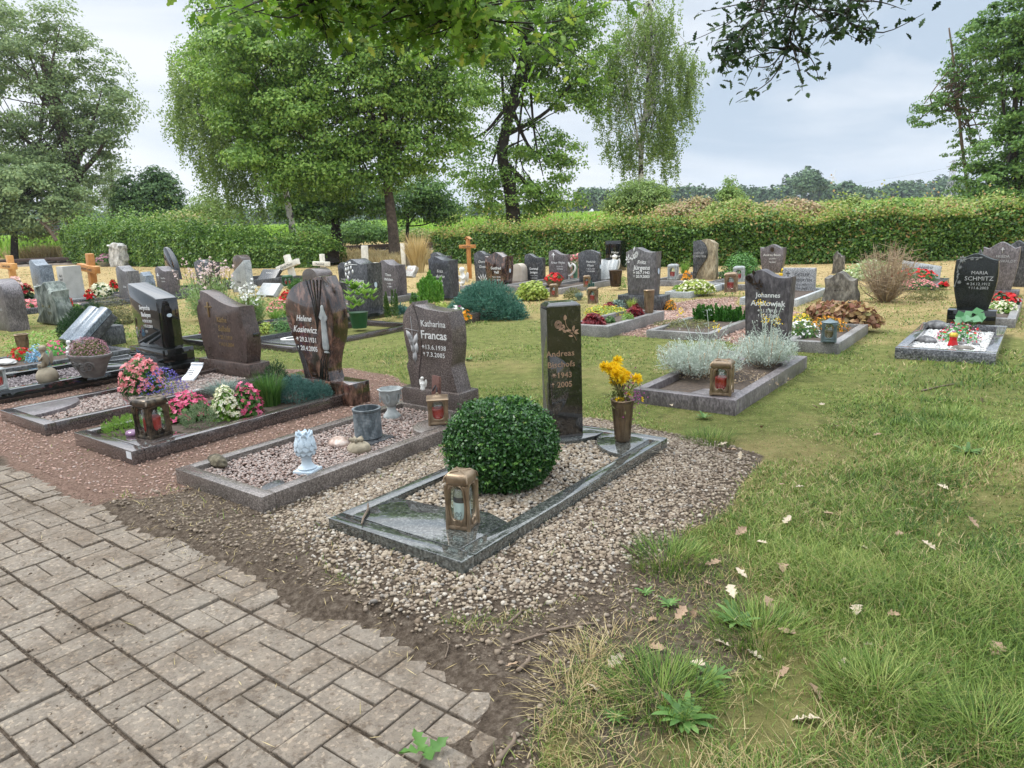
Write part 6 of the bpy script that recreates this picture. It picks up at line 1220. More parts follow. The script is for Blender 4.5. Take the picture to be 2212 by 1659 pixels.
plantpx('m', 'yellow_shrub', 'yellow flowering stems before the split natural gravestone', 1472, 1494, 612, 586, L_OLIVE, 200, .05, .02, (F_ORNG, 90, .05, 4), z=.05)
plantpx('m', 'yellow_flowers', 'yellow daisies at the left side of the salt and pepper slab', 1686, 1700, 598, 580, L_OLIVE, 80, .05, .03, (F_YEL, 60, .05, 5), z=.25, cat_='flowers')
plantpx('m', 'yellow_shrub', 'orange yellow yarrow beside the wide plinth', 1436, 1460, 668, 648, L_OLIVE, 240, .05, .015, (F_ORNG, 120, .03, 4), z=.02)
plantpx('t', 'upright_plant', 'pale green upright stems by the hedge left of the split natural stone', 1466, 1492, 600, 560, L_LIGHT, 60, .03, z=.0, cat_='plant')
b, a = BA(1579, 628, .12); lantern('bronze lantern with red candle at the edge of the mauve stone', b, a, .10, .36, .2, .2)
b, a = BA(1596, 608, .12); lantern('pale zinc lantern below the round box bush', b, a, .12, .32, .2, .2, CASTGREY)
b, a = BA(1454, 603, .12); lantern('pale zinc lantern left of the split natural gravestone', b, a, .12, .34, .2, .2, CASTGREY)
kerb('grey surround with pale lantern before the split natural gravestone', *(lambda q: (q[0]-.5, q[0]+1.1, q[1]-.3, q[1]+2.4))(BA(1454, 604, .12)), .12, .1, GR_GRY)
kerb('grey surround at the foot of the round box bush', *(lambda q: (q[0]-.7, q[0]+.9, q[1]-.5, q[1]+1.6))(BA(1596, 610, .12)), .12, .1, GR_GRY)
# tall dry grass by the stele
plantpx('t', 'dry_grass', 'tall straw coloured ornamental grass by the wooden stele', 868, 938, 590, 500, L_STRAW, 420, .03, z=0, cat_='grass tuft')
# left half
def gaura(label, xl, xr, yb, yt, n, leaf, fl, cat_='plant'):
    p = g((xl+xr)/2, yb, 0); dd = math.hypot(*p); rx = (xr-xl)/2/FPX*dd; h = fit(xl, xr, yb, yt, 0)[2]; r = Yd('gaura', label, cat_, p@E2, p@E1+rx*.3, .03); ls, ss, ff = [], [], []
    for i in range(n):
        an, q = rng.random()*6.283, rx*math.sqrt(rng.random()); e_ = np.array([q*math.cos(an), q*math.sin(an)*.7, h*rng.uniform(.35, .72)]); s0 = e_*np.array([.4, .4, 0])
        t = rnd(26)[:, None]; C = s0+(e_-s0)*t+.05*rng.normal(size=(26, 3)); D_ = unit(rng.normal(size=(26, 3))+[0, 0, .8]); ls.append(leafq(C, np.cross(D_, rng.normal(size=(26, 3))), .075, .014, D_))
        if i % 5 == 0:
            tp = e_*np.array([1.1, 1.1, 1])+np.array([0, 0, h*rng.uniform(.1, .35)]); ss.append(tube([s0, e_, tp], .005, 3, False)); ff.append(tp+.04*rng.normal(size=(5, 3)))
    part(r, 'leaves', cat(*ls), leaf, None); part(r, 'flower_stalks', cat(*ss), L_OLIVE, 180); C = np.concatenate(ff); part(r, 'blossoms', petals(C, rng.normal(size=C.shape), .05, 4), fl, None)
    return r
L_GAU = leafm('grey_light_leaves', [(.14, .24, .07), (.24, .36, .12), (.34, .44, .20)], .55, .3)
F_PALE = leafm('pale_pink_petals', [(.72, .50, .48), (.80, .66, .62)], .5, .3)
gaura('tall loose light green gaura with pale pink flower stalks', 372, 500, 694, 560, 170, L_GAU, F_PALE)
gaura('light green bushy plant right of the mauve stepped gravestone', 498, 572, 702, 622, 110, L_GAU, F_WHITE)
plantpx('m', 'geraniums', 'bright red geraniums behind the marbled bud gravestone', 604, 648, 648, 628, L_GREEN, 160, .05, .04, (F_RED, 170, .05, 5, .0), z=.2, cat_='flowers', grp='red geraniums')
plantpx('m', 'begonia', 'coral pink begonia under the red geraniums', 577, 640, 672, 648, L_GREEN, 240, .05, .04, (F_CORAL, 170, .04, 4), z=.08, cat_='flower')
plantpx('m', 'green_mound', 'rosemary like green bush left of the marbled bud gravestone', 584, 646, 732, 680, leafm('rosemary', [(.04, .13, .025), (.08, .20, .045), (.14, .27, .07)], .5, .2), 1300, .06, .010, z=.03, up=.9)
plantpx('t', 'grass_tuft', 'light green grass tuft with bulb flower before the coral begonia', 572, 622, 694, 664, L_LIGHT, 260, .008, z=.05, cat_='grass tuft')
plantpx('m', 'broad_leaf_plant', 'bright green broad leaved plant left of the marbled stone', 612, 640, 690, 648, L_LIGHT, 120, .12, .05, z=.05)
plantpx('m', 'ground_cover', 'yellow green low plants in the bed left of the rosemary bush', 556, 592, 716, 694, L_LIME, 320, .04, .02, z=.05)
q1 = BA(562, 738, .08); r = kerb('dark granite surround of the rosemary bush grave', q1[0]-.35, q1[0]+.85, q1[1]-.10, q1[1]+2.2, .08, .09, GR_KRB)
slab(r, [(q1[0]-.24, q1[1]+.02), (q1[0]+.74, q1[1]+.02), (q1[0]+.74, q1[1]+.62), (q1[0]+.4, q1[1]+.70), (q1[0]-.24, q1[1]+.5)], .0, .083, GR_DGY, 'slab'); part(r, 'lamp_ring', tr(lathe([(.09, 0), (.15, .0), (.15, .012), (.09, .012)], 24, False), (.0, -.72, .084)), WHITEST)
q1 = BA(430, 735, .15); kerb('dark granite surround left of the stepped mauve gravestone', q1[0]-.7, q1[0]+.5, q1[1], q1[1]+1.8, .14, .09, GR_BLK)
plantpx('m', 'red_sedum', 'small dark red stems in the dark surround left of the stepped stone', 430, 446, 722, 712, L_RED, 120, .05, .012, z=.1)
plantpx('m', 'heather', 'brownish green heather bush left of the black slanted gravestone', 192, 287, 702, 642, leafm('heather_green', [(.07, .09, .03), (.13, .14, .05), (.20, .17, .07)], .6, .2), 2600, .09, .014, z=.02, up=1.2, cat_='bush')
plantpx('m', 'roses', 'pale pink artificial roses left of the mossy rock', 25, 52, 640, 600, L_DARK, 140, .10, .06, (leafm('blush_petals', [(.80, .52, .45), (.86, .66, .60)], .5, .3), 70, .09, 5, .35), z=.25, cat_='flowers')
plantpx('m', 'geraniums', 'dark red roses between pale pink roses and mossy rock', 46, 70, 645, 614, L_DARK, 160, .10, .07, (leafm('deep_red_petals', [(.30, .004, .012), (.45, .01, .02)], .5, .2), 70, .09, 5, .5), z=.2, cat_='flowers')
plantpx('m', 'begonia', 'row of pink begonias left of the mossy rock', 44, 84, 664, 646, L_GREEN, 160, .07, .05, (F_CORAL, 190, .06, 4, .1), z=.1, cat_='flower')
plantpx('m', 'flower_pot', 'red and pink flowers in a dark pot right of the mossy rock', 134, 158, 668, 640, L_GREEN, 160, .08, .05, (F_RED, 60, .06, 5, .3), z=.1, cat_='flowers')
plantpx('m', 'green_mound', 'light green leafy plant beside the flower pot', 156, 180, 672, 654, L_LIGHT, 220, .08, .05, (F_PALE, 30, .05, 4), z=.05)
plantpx('m', 'hydrangea', 'cream hydrangea like flowers at the orange cross', 200, 238, 640, 612, L_GREEN, 260, .10, .07, (F_CREAM, 160, .09, 4, .2), z=.1, cat_='flowers')
plantpx('m', 'geraniums', 'red flowers in a small pot left of the cream flowers', 187, 204, 646, 626, L_GREEN, 90, .08, .05, (F_RED, 60, .07, 5, .2), z=.15, cat_='flowers')
plantpx('m', 'roses', 'single red rose group between the cream flowers and grey stone', 240, 256, 630, 604, L_GREEN, 110, .09, .05, (F_RED, 40, .09, 5, .4), z=.1, cat_='flowers')
p = g(231, 576, 0); r = thing('flower_bowl', 'grey bowl of pink flowers beside the white boulder gravestone', 'planter', (*p, 0)); part(r, 'bowl', lathe([(.25, 0), (.55, .28), (.58, .30), (.5, .28), (0, .26)], 24), CASTGREY, 40); C, D = shell(300, .55, .55, .42, .6); C[:, 2] += .28; part(r, 'leaves', leafq(C, D, .16, .10), L_GREEN, None); C, D = shell(120, .58, .58, .45, .9, zmin=.1); C[:, 2] += .28; part(r, 'blossoms', petals(C, D, .14, 4), F_HEATH, None)
plantpx('m', 'yellow_flowers', 'low yellow flowers before the pale slanted gravestone', 470, 500, 616, 602, L_LIME, 200, .07, .04, (F_YEL, 60, .06, 5), z=.05)
plantpx('s', 'blue_juniper', 'small green juniper between the black lectern plate and arched stone', 628, 668, 632, 606, L_GREEN, 500, .06, z=.05, cat_='bush')
b, a = BA(622, 614, .1); lantern('small grey lantern beside the black lectern plate', b, a, .05, .30, .2, .2, GREEND)
# ================================================================ trees, hedges, field, woods
def leafset(C, D, n, rc, L, Wd, up=.45):
    """n leaves gathered in tufts round the points C"""
    k = rng.integers(0, len(C), n); O = rng.normal(size=(n, 3)); O[:, 2] = np.abs(O[:, 2])*np.where(rnd(n) < .8, 1, -.6); sz = (.55+.8*rnd(len(C)))[k]
    O = O/np.linalg.norm(O, axis=1)[:, None]*(rnd(n)**.4*sz)[:, None]*rc*np.array([1, 1, .62])
    return leafq(C[k]+O, D[k]*.6+unit(O)*.6+np.array([0, 0, up])+.55*rng.normal(size=(n, 3)), L*rnd(n, .7, 1.3), Wd*rnd(n, .7, 1.25))
def ells(spec, Y):
    o = []
    for e in spec:
        c = at(e[0], e[1], Y+(e[4] if len(e) > 4 else 0)); s = np.linalg.norm(c-np.array([0, 0, H]))/FPX; rx, rz = e[2]*s, e[3]*s
        o.append((c, np.array([rx, (rx+rz)/2*.9, rz])))
    return o
def crownpts(es, n, lo=.35, seed=1, amp=.28):
    ar = np.array([r[0]*r[2] for c, r in es]); ar /= ar.sum(); Cs, Ds = [], []
    for (c, r), w in zip(es, ar):
        m = max(4, int(n*w)); D = unit(rng.normal(size=(m, 3))); q = lo+(1-lo)*rnd(m)**.5; q = q*(1+amp*vnoise(D+c, 2.2, seed)); Cs.append(c+D*q[:, None]*r); Ds.append(D)
    return np.concatenate(Cs), np.concatenate(Ds)
def tree(name, label, base, Y, trunk, spec, nl, nc, L, Wd, leaf, bark, tr_=.3, limbs=True, rc=.9, lo=.35, seed=1, twigs=40, group='trees round the cemetery', amp=.28, top=None, z0=None):
    """base: pixel x of the foot, Y: distance; trunk: list of pixels up the stem"""
    pts = [at(x, y, Y) for x, y in trunk]; f = pts[0].copy(); f[2] = float(hgt(f[0], f[1]))-.1 if z0 is None else z0
    r = thing(name, label, 'tree', tuple(f), 0, group); pts = [f]+[p for p in pts if p[2] > f[2]+.3]; es = ells(spec, Y); C, D = crownpts(es, nc, lo, seed, amp)
    loc = lambda p: np.asarray(p)-f
    ps = catm([loc(p) for p in pts], 5); m = len(ps); rad = np.linspace(tr_, tr_*.35, m); rad[0] *= 1.35; gs = [tube(ps, rad, 10)]
    if limbs:
        for k, (c, rr) in enumerate(es):
            i = int(m*rng.uniform(.45, .95)); i = min(i, m-1); s0 = np.array(ps[i]); e_ = loc(c)+rr*rng.normal(size=3)*.15; md = (s0+e_)/2+np.array([0, 0, -.12*np.linalg.norm(e_-s0)])+rng.normal(size=3)*.2
            lb = catm([s0, md, e_], 6); gs.append(tube(lb, np.linspace(rad[i]*.55, .03, len(lb)), 6))
            for q in range(max(2, twigs//len(es))):
                j = rng.integers(0, len(C)); c2 = loc(C[j]); b0 = np.array(lb[rng.integers(3, len(lb))])
                if np.linalg.norm(c2-b0) < 1.6*max(rr): gs.append(tube(catm([b0, (b0+c2)/2+rng.normal(size=3)*.15, c2], 3), np.linspace(.05, .012, 7), 4, False))
    part(r, 'trunk', cat(*gs), bark, 180)
    V, F = leafset(C, D, nl, rc, L, Wd); part(r, 'crown', (V-f, F), leaf, None)
    return r, f, es
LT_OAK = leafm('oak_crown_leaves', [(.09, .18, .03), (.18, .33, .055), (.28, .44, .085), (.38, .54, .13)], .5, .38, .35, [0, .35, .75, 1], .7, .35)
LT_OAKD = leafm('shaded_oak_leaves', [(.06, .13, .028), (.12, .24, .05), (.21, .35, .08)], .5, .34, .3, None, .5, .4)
LT_GREY = leafm('dull_green_leaves', [(.14, .21, .09), (.24, .33, .13), (.34, .42, .18)], .6, .35, .3, None, .6, .3)
LT_BIR = leafm('birch_leaves', [(.13, .21, .05), (.23, .34, .09), (.34, .45, .14)], .5, .4, .3, None, .5, .5)
LT_DARK = leafm('silhouette_oak_leaves', [(.012, .032, .012), (.035, .075, .022), (.075, .13, .04)], .5, .2, .3, None, .6, .4)  # right sprays of the overhead oak; silhouette darkness put into the colour
LT_BACKLIT = leafm('backlit_oak_leaves', [(.07, .15, .02), (.14, .27, .03), (.24, .39, .05), (.36, .38, .07)], .45, .58, .3, [0, .45, .85, 1])  # left sprays of the overhead oak; their backlit brightness is put into the colour
# the front oak, its neighbours and the centre oak
tree('oak_tree', 'big leafy oak with brown trunk in the middle of the cemetery', 852, 36.5, [(853, 562), (849, 500), (842, 440), (836, 390), (832, 300), (828, 180), (826, 60)],
     [(700, 90, 190, 140), (560, 150, 130, 130), (800, 210, 170, 140), (640, 300, 160, 110), (905, 320, 100, 80), (720, 375, 130, 60), (560, 290, 60, 80), (900, 120, 130, 120), (985, 230, 70, 90), (520, 60, 80, 80), (800, -60, 200, 100), (640, 400, 60, 45), (820, 370, 80, 50), (950, 40, 90, 80)], 125000, 900, .17, .115, LT_OAK, BARK, .30, True, .92, .42, 3, 130, amp=.36)
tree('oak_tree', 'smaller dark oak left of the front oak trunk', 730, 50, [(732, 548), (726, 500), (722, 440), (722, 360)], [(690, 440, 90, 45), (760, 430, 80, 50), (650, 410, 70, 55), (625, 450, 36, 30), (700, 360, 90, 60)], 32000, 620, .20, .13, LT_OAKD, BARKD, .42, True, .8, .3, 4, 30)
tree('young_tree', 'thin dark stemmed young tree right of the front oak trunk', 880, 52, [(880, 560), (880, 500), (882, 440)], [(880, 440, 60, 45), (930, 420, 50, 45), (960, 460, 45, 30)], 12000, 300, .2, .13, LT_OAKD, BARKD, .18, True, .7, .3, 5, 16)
tree('oak_tree', 'broad dark limbed oak behind the hedge in the centre', 1105, 44, [(1112, 545), (1108, 460), (1100, 400), (1085, 330), (1105, 230), (1130, 120), (1150, 20)],
     [(1140, 60, 130, 90), (1250, 120, 85, 80), (1060, 160, 70, 80), (1190, 190, 90, 50), (1275, 210, 40, 40), (1040, 385, 70, 45), (1175, 375, 75, 50), (1100, 440, 120, 45), (1215, 330, 45, 40), (1010, 300, 40, 50), (1240, 30, 70, 60), (1060, 40, 80, 70), (1205, 440, 60, 30), (1130, 300, 60, 40), (1140, -50, 120, 60)], 58000, 520, .18, .12, LT_OAK, BARKD, .50, True, .85, .4, 6, 130)
def birch(name, label, Y, trunk, spec, nl, L, leaf, tr_, strands, seed, group):
    pts = [at(x, y, Y) for x, y in trunk]; f = pts[0].copy(); f[2] = float(hgt(f[0], f[1]))-.1; r = thing(name, label, 'tree', tuple(f), 0, group); pts = [f]+[p for p in pts if p[2] > f[2]+.3]
    ps = catm([p-f for p in pts], 5); gs = [tube(ps, np.linspace(tr_, tr_*.3, len(ps)), 8)]; es = ells(spec, Y); C, D = crownpts(es, strands, .3, seed, .5); Ls, Ds = [], []
    for c, d in zip(C, D):
        ln = rng.uniform(.8, 2.6); k = 9; t = np.linspace(0, 1, k)[:, None]; sw = np.array([rng.normal()*.18, rng.normal()*.18, 0]); Ls.append(c+np.array([0, 0, -ln])*t+sw*t**2); Ds.append(np.repeat(d[None], k, 0))
    for j in rng.integers(0, len(C), 70):
        b0 = np.array(ps[rng.integers(len(ps)//2, len(ps))]); c2 = C[j]-f; gs.append(tube(catm([b0, (b0+c2)/2+np.array([0, 0, .5]), c2], 4), np.linspace(.045, .010, 9), 4, False))
    part(r, 'trunk', cat(*gs), BIRCHB, 180); C2, D2 = np.concatenate(Ls), np.concatenate(Ds); k = rng.integers(0, len(C2), nl)
    V, F = leafq(C2[k]+.10*rng.normal(size=(nl, 3)), rng.normal(size=(nl, 3))+D2[k]*.5, L*rnd(nl, .7, 1.3), L*.72*rnd(nl, .7, 1.2)); part(r, 'crown', (V-f, F), leaf, None)
    return r
birch('birch_tree', 'weeping birch with white trunk behind the left of the front oak', 40, [(637, 540), (632, 500), (622, 440), (600, 330), (560, 180), (530, 40)], [(440, 150, 65, 90), (485, 240, 75, 120), (425, 250, 55, 80), (520, 110, 90, 90), (480, 340, 60, 70), (560, 220, 70, 110), (395, 210, 30, 50), (530, 400, 40, 45)], 62000, .12, LT_BIR, .26, 800, 7, 'birch trees')
birch('birch_tree', 'tall airy birch behind the hedge right of the centre oak', 46, [(1388, 470), (1386, 430), (1385, 330), (1398, 200), (1405, 60), (1405, -10)], [(1405, 40, 70, 60), (1375, 130, 85, 70), (1460, 150, 55, 60), (1325, 190, 48, 55), (1435, 240, 56, 50), (1345, 290, 50, 50), (1305, 120, 30, 40), (1490, 130, 26, 40), (1395, 320, 50, 40), (1440, 310, 26, 50), (1470, 200, 36, 50)], 44000, .125, LT_BIR, .24, 430, 8, 'birch trees')
# left: big oak and its lower growth
tree('oak_tree', 'large spreading dull green oak at the left edge', 165, 62, [(168, 560), (163, 470), (160, 420), (150, 330), (120, 230), (90, 120)], [(60, 130, 100, 95), (165, 165, 85, 80), (60, 300, 110, 90), (175, 275, 90, 80), (230, 215, 50, 50), (110, 400, 120, 60), (-70, 200, 120, 170), (215, 300, 55, 35), (30, 60, 60, 50), (190, 390, 50, 50), (-40, 400, 110, 70), (250, 250, 34, 24), (130, 60, 40, 40)], 58000, 560, .25, .16, LT_GREY, BARK, .75, True, 1.15, .15, 9, 170, amp=.42)
tree('field_maple', 'dense lower tree in front of the left oak trunk', 20, 56, [(30, 560), (30, 480), (25, 430)], [(20, 440, 110, 70), (90, 470, 60, 45), (-70, 440, 90, 80), (150, 440, 40, 40), (60, 400, 90, 50)], 28000, 300, .24, .16, LT_GREY, BARKD, .3, True, .9, .3, 10, 30)
tree('larch_tree', 'thin feathery tree between left oak and shrub', 240, 75, [(242, 520), (242, 430), (240, 350)], [(240, 400, 22, 40), (246, 440, 26, 34), (238, 362, 10, 22)], 5200, 260, .22, .10, LT_GREY, BARK, .16, True, .6, .2, 11, 14)
tree('hazel_shrub', 'round green shrub tree behind the left hedge', 325, 62, [(325, 545), (325, 480), (325, 430)], [(325, 430, 62, 48), (300, 455, 50, 35), (360, 470, 50, 30), (340, 395, 26, 24), (385, 480, 28, 16), (360, 400, 10, 26)], 30000, 560, .22, .15, leafm('shrub_tree_leaves', [(.045, .10, .03), (.09, .17, .05), (.15, .24, .075)], .5, .25, big=.6, bscale=.4), BARK, .15, True, .7, .3, 12, 20)
tree('willow_shrub', 'airy small shrub under the weeping birch', 445, 55, [(448, 535), (446, 490), (446, 440)], [(446, 445, 36, 24), (475, 460, 36, 20), (420, 470, 28, 18)], 5200, 260, .16, .09, LT_BIR, BARK, .06, True, .6, .2, 13, 24)
def deadbranch():
    Y = 54; a_, b_ = at(80, 474, Y), at(122, 520, Y); g_ = [tube(catm([a_-b_, (a_-b_)*.5+np.array([.1, 0, .15]), (0, 0, 0)], 5), np.linspace(.08, .14, 11), 6)]
    for k in range(14): s0 = (a_-b_)*rng.uniform(.2, .9); g_.append(tube([s0, s0+np.array([rng.uniform(.3, 1.6), rng.normal()*.4, rng.uniform(-.3, .7)])], [.04, .01], 4, False))
    solo('dead_branch', cat(*g_), TWIG, 'bare dead branch leaning out of the left trees', 'branch', tuple(b_))
deadbranch()
# right edge
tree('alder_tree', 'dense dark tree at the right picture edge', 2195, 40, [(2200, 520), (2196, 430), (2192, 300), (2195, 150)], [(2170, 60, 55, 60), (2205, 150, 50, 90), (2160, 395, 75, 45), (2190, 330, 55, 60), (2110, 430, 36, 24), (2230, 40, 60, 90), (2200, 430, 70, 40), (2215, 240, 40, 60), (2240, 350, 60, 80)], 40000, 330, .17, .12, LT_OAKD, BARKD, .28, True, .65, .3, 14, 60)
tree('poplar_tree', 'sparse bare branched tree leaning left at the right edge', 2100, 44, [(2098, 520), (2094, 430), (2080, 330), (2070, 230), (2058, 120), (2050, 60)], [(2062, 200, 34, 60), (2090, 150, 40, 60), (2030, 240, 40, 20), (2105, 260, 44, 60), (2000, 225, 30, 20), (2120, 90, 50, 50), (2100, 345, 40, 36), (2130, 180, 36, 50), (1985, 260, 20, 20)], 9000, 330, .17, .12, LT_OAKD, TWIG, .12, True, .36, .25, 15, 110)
# hedges
def hedge(name, label, line, hts, wd, leaf, nl, L, seed=1, core=None, loose=.25, shoots=0):
    P_ = [g(x, y, 0) for x, y in line]; P_ = [np.array([p[0], p[1]]) for p in P_]; seg = [np.linalg.norm(P_[i+1]-P_[i]) for i in range(len(P_)-1)]; s = np.concatenate([[0], np.cumsum(seg)])
    f = np.array([P_[0][0], P_[0][1], 0.0]); r = thing(name, label, 'hedge', tuple(f), 0)
    def pos(u): return np.stack([np.interp(u, s, [p[0] for p in P_]), np.interp(u, s, [p[1] for p in P_])], -1)
    tot = s[-1]; hh = np.interp(np.linspace(0, tot, 200), s, hts)
    def H_(u): return np.interp(u, np.linspace(0, tot, 200), hh)*(1+.05*np.sin(u*1.7+seed)+.04*np.sin(u*4.1+1))
    u = rnd(nl)*tot; p = pos(u); d = pos(np.minimum(u+.05, tot))-pos(np.maximum(u-.05, 0)); d /= np.linalg.norm(d, axis=1)[:, None]+1e-9; nrm = np.stack([d[:, 1], -d[:, 0]], 1)
    nrm *= np.where((nrm*p).sum(1) > 0, -1, 1)[:, None]                # towards the lawn
    face = rnd(nl); h = H_(u); depth = np.abs(rng.normal(size=nl))*.12; z = np.empty(nl); off = np.empty(nl); N = np.empty((nl, 3))
    fr = face < .56; tp = (face >= .56) & (face < .9); bk = face >= .9
    z[fr] = h[fr]*rnd(fr.sum())**.85; off[fr] = -depth[fr]+loose*.3*rng.normal(size=fr.sum())*.5; N[fr] = np.c_[nrm[fr], np.full(fr.sum(), .35)]
    z[tp] = h[tp]+loose*(rng.exponential(size=tp.sum())*.55-.25); off[tp] = -wd*rnd(tp.sum()); N[tp] = np.array([0, 0, 1]); z[bk] = h[bk]*rnd(bk.sum()); off[bk] = -wd; N[bk] = np.c_[-nrm[bk], np.zeros(bk.sum())]
    C = np.c_[p+nrm*off[:, None], z]; C += .17*vnoise(C, 1.9, seed)[:, None]*N
    V, F = leafq(C-f, N*.8+.7*rng.normal(size=C.shape)+np.array([0, 0, .3]), L*rnd(nl, .7, 1.3), L*.66*rnd(nl, .7, 1.2)); part(r, 'foliage', (V, F), leaf, None)
    uu = np.linspace(.4, tot-.45, 160); pc = pos(uu); dc = np.gradient(pc, axis=0); dc /= np.linalg.norm(dc, axis=1)[:, None]; nc = np.stack([dc[:, 1], -dc[:, 0]], 1); nc *= np.where((nc*pc).sum(1) > 0, -1, 1)[:, None]; hc = H_(uu)-.12
    ring = np.stack([np.c_[pc-nc*.22, 0*uu+.12], np.c_[pc-nc*.22, hc], np.c_[pc-nc*(wd-.1), hc], np.c_[pc-nc*(wd-.1), 0*uu+.12]], 1)-f; n_ = len(uu)
    i, j = np.meshgrid(np.arange(n_-1), np.arange(4), indexing='ij'); j2 = (j+1) % 4; part(r, 'shade_core', (ring.reshape(-1, 3), [np.stack([i*4+j, i*4+j2, (i+1)*4+j2, (i+1)*4+j], -1).reshape(-1, 4), np.array([[0, 1, 2, 3], [(n_-1)*4+3, (n_-1)*4+2, (n_-1)*4+1, (n_-1)*4]])]), core or BARKD, None)  # closed dark box inside; shade of the leaf gaps put into its colour
    if shoots:
        n2 = shoots; u = rnd(n2)*tot; p = pos(u); d = pos(np.minimum(u+.05, tot))-pos(np.maximum(u-.05, 0)); d /= np.linalg.norm(d, axis=1)[:, None]+1e-9; nr = np.stack([d[:, 1], -d[:, 0]], 1); nr *= np.where((nr*p).sum(1) > 0, -1, 1)[:, None]
        C = np.c_[p-nr*(wd*rnd(n2)-.06)[:, None], H_(u)+.04+.16*rng.exponential(size=n2)*(.5+.5*np.sin(u*2.3)**2)]; V, F = leafq(C-f, rng.normal(size=C.shape)+np.array([0, 0, .6]), L*rnd(n2, .6, 1.1), L*.6); part(r, 'young_shoots', (V, F), LH_TIPS, None)
    return r
LH_BEECH = leafm('hedge_leaves', [(.03, .08, .015), (.075, .165, .028), (.14, .26, .045), (.22, .34, .07), (.40, .26, .10)], .42, .25, .35, [0, .34, .68, .92, 1], .5, .8)
LH_TIPS = leafm('hedge_tip_leaves', [(.15, .24, .04), (.28, .38, .08), (.40, .46, .13), (.48, .32, .13), (.54, .36, .19)], .45, .35, .3, [0, .38, .68, .86, 1])
LH_LEFT = leafm('left_hedge_leaves', [(.04, .10, .018), (.095, .20, .034), (.17, .30, .05), (.27, .39, .085)], .45, .3, .35, None, .6, .6)
hedge('beech_hedge', 'long dense beech hedge with orange brown tips behind the right graves', [(935, 568), (1100, 572), (1300, 578), (1500, 576), (1700, 572), (1900, 568), (2100, 562), (2300, 558)], [1.05, 1.18, 1.2, 1.2, 1.2, 1.2, 1.2, 1.2], 1.3, LH_BEECH, 88000, .10, 2, None, .16, 24000)
def wild(name, label, spec, Y, nl, nc, L, leaf, rc=.5, cat_='shrub'):
    es = ells(spec, Y); f = es[0][0].copy(); f[2] = float(hgt(f[0], f[1])); r = thing(name, label, cat_, tuple(f), 0, 'wild shrubs beyond the hedges'); C, D = crownpts(es, nc, .3, int(spec[0][0]), .35)
    V, F = leafset(C, D, nl, rc, L, L*.62, .6); V[:, 2] = np.maximum(V[:, 2], f[2]+.02*rnd(len(V))); part(r, 'foliage', (V-f, F), leaf, None); st = [tube([(C[j][0]-f[0], C[j][1]-f[1], 0), tuple(C[j]-f)], [.03, .008], 4, False) for j in rng.integers(0, len(C), 14)]; part(r, 'stems', cat(*st), TWIG, 180); return r
LW_WILD = leafm('wild_shrub_leaves', [(.14, .22, .04), (.25, .35, .07), (.36, .43, .12), (.46, .38, .16), (.52, .36, .21)], .5, .35, .3, [0, .4, .7, .9, 1], .5, .4)
LW_PINK = leafm('pinkish_shrub_leaves', [(.20, .22, .07), (.34, .30, .12), (.48, .32, .18), (.56, .42, .28), (.30, .36, .10)], .5, .35, .3, None, .6, .5)
LW_GRN = leafm('green_wild_leaves', [(.10, .20, .035), (.20, .32, .06), (.32, .43, .10)], .5, .35, .3, None, .6, .5)
for k, (x, lab) in enumerate(((1590, 'pinkish wild shrub right of the birch bush'), (1700, 'wild yellow green shrub behind the middle of the right hedge'), (1810, 'wild pinkish shrub beyond the right hedge, below the tall wood'), (1920, 'wild orange tinged shrub beyond the right hedge'), (2030, 'wild yellowish shrub near the right edge trees'), (1480, 'wild yellow green shrub just right of the birch bush'), (2140, 'bright green shoots above the hedge at the right edge'))):
    y0 = 488 if x < 1400 else 464; wild('wild_shrub', lab, [(x, y0, 58, 20 if x > 1400 else 8), (x+36, y0-2, 26, (16+7*(k % 3)) if x > 1400 else 12), (x-34, y0+2, 22, (14+6*((k+1) % 3)) if x > 1400 else 10), (x+6, y0-(14 if x > 1400 else 4), 14, 14)], 28.5+.7*(k % 3) if x < 1900 else 25+.5*(k % 3), 10000, 300, .12, LH_TIPS if x < 1400 else (LW_WILD, LW_PINK, LW_WILD, LW_GRN)[k % 4], .42)
wild('birch_bush', 'dense greyish green bush at the foot of the airy birch', [(1385, 432, 66, 34), (1340, 450, 34, 20), (1430, 450, 36, 20)], 36, 14000, 420, .12, LT_BIR, .4)
wild('young_shrub', 'slender light green young shrub beyond the hedge right of the birch', [(1580, 428, 26, 22), (1574, 405, 9, 20)], 38, 3600, 160, .12, leafm('young_shrub_leaves', [(.14, .24, .05), (.22, .34, .08), (.30, .42, .12)], .5, .3), .35)
hedge('hornbeam_hedge', 'tall green hornbeam hedge at the left with loose top', [(142, 574), (260, 575), (387, 578), (520, 580), (690, 578)], [2.15, 2.1, 1.65, 1.1, .85], 2.0, LH_LEFT, 100000, .14, 3, loose=.5)
wild('wild_shrub', 'light yellow green growth behind the middle of the left hedge', [(430, 505, 50, 22), (390, 492, 50, 28), (330, 500, 60, 22)], 52, 16000, 460, .20, LW_WILD, .7)
wild('hedge_bush', 'small brown tinged bush at the right end of the left hedge', [(660, 540, 32, 26)], 33, 4200, 160, .10, LH_TIPS, .35)
wild('hedge_bush', 'small dark green bush left of the gap by the rails', [(684, 552, 16, 26)], 32.5, 3000, 120, .10, LH_BEECH, .3)
wild('wild_shrub', 'dark shrubs below the front oak beyond the rails', [(760, 505, 80, 24), (850, 510, 60, 18), (680, 505, 40, 20)], 60, 14000, 420, .2, LT_OAKD, .7)
wild('wild_shrub', 'brown grassy shrubs right of the thin young tree', [(905, 512, 40, 12), (945, 516, 34, 9)], 56, 5000, 200, .18, LW_WILD, .5)
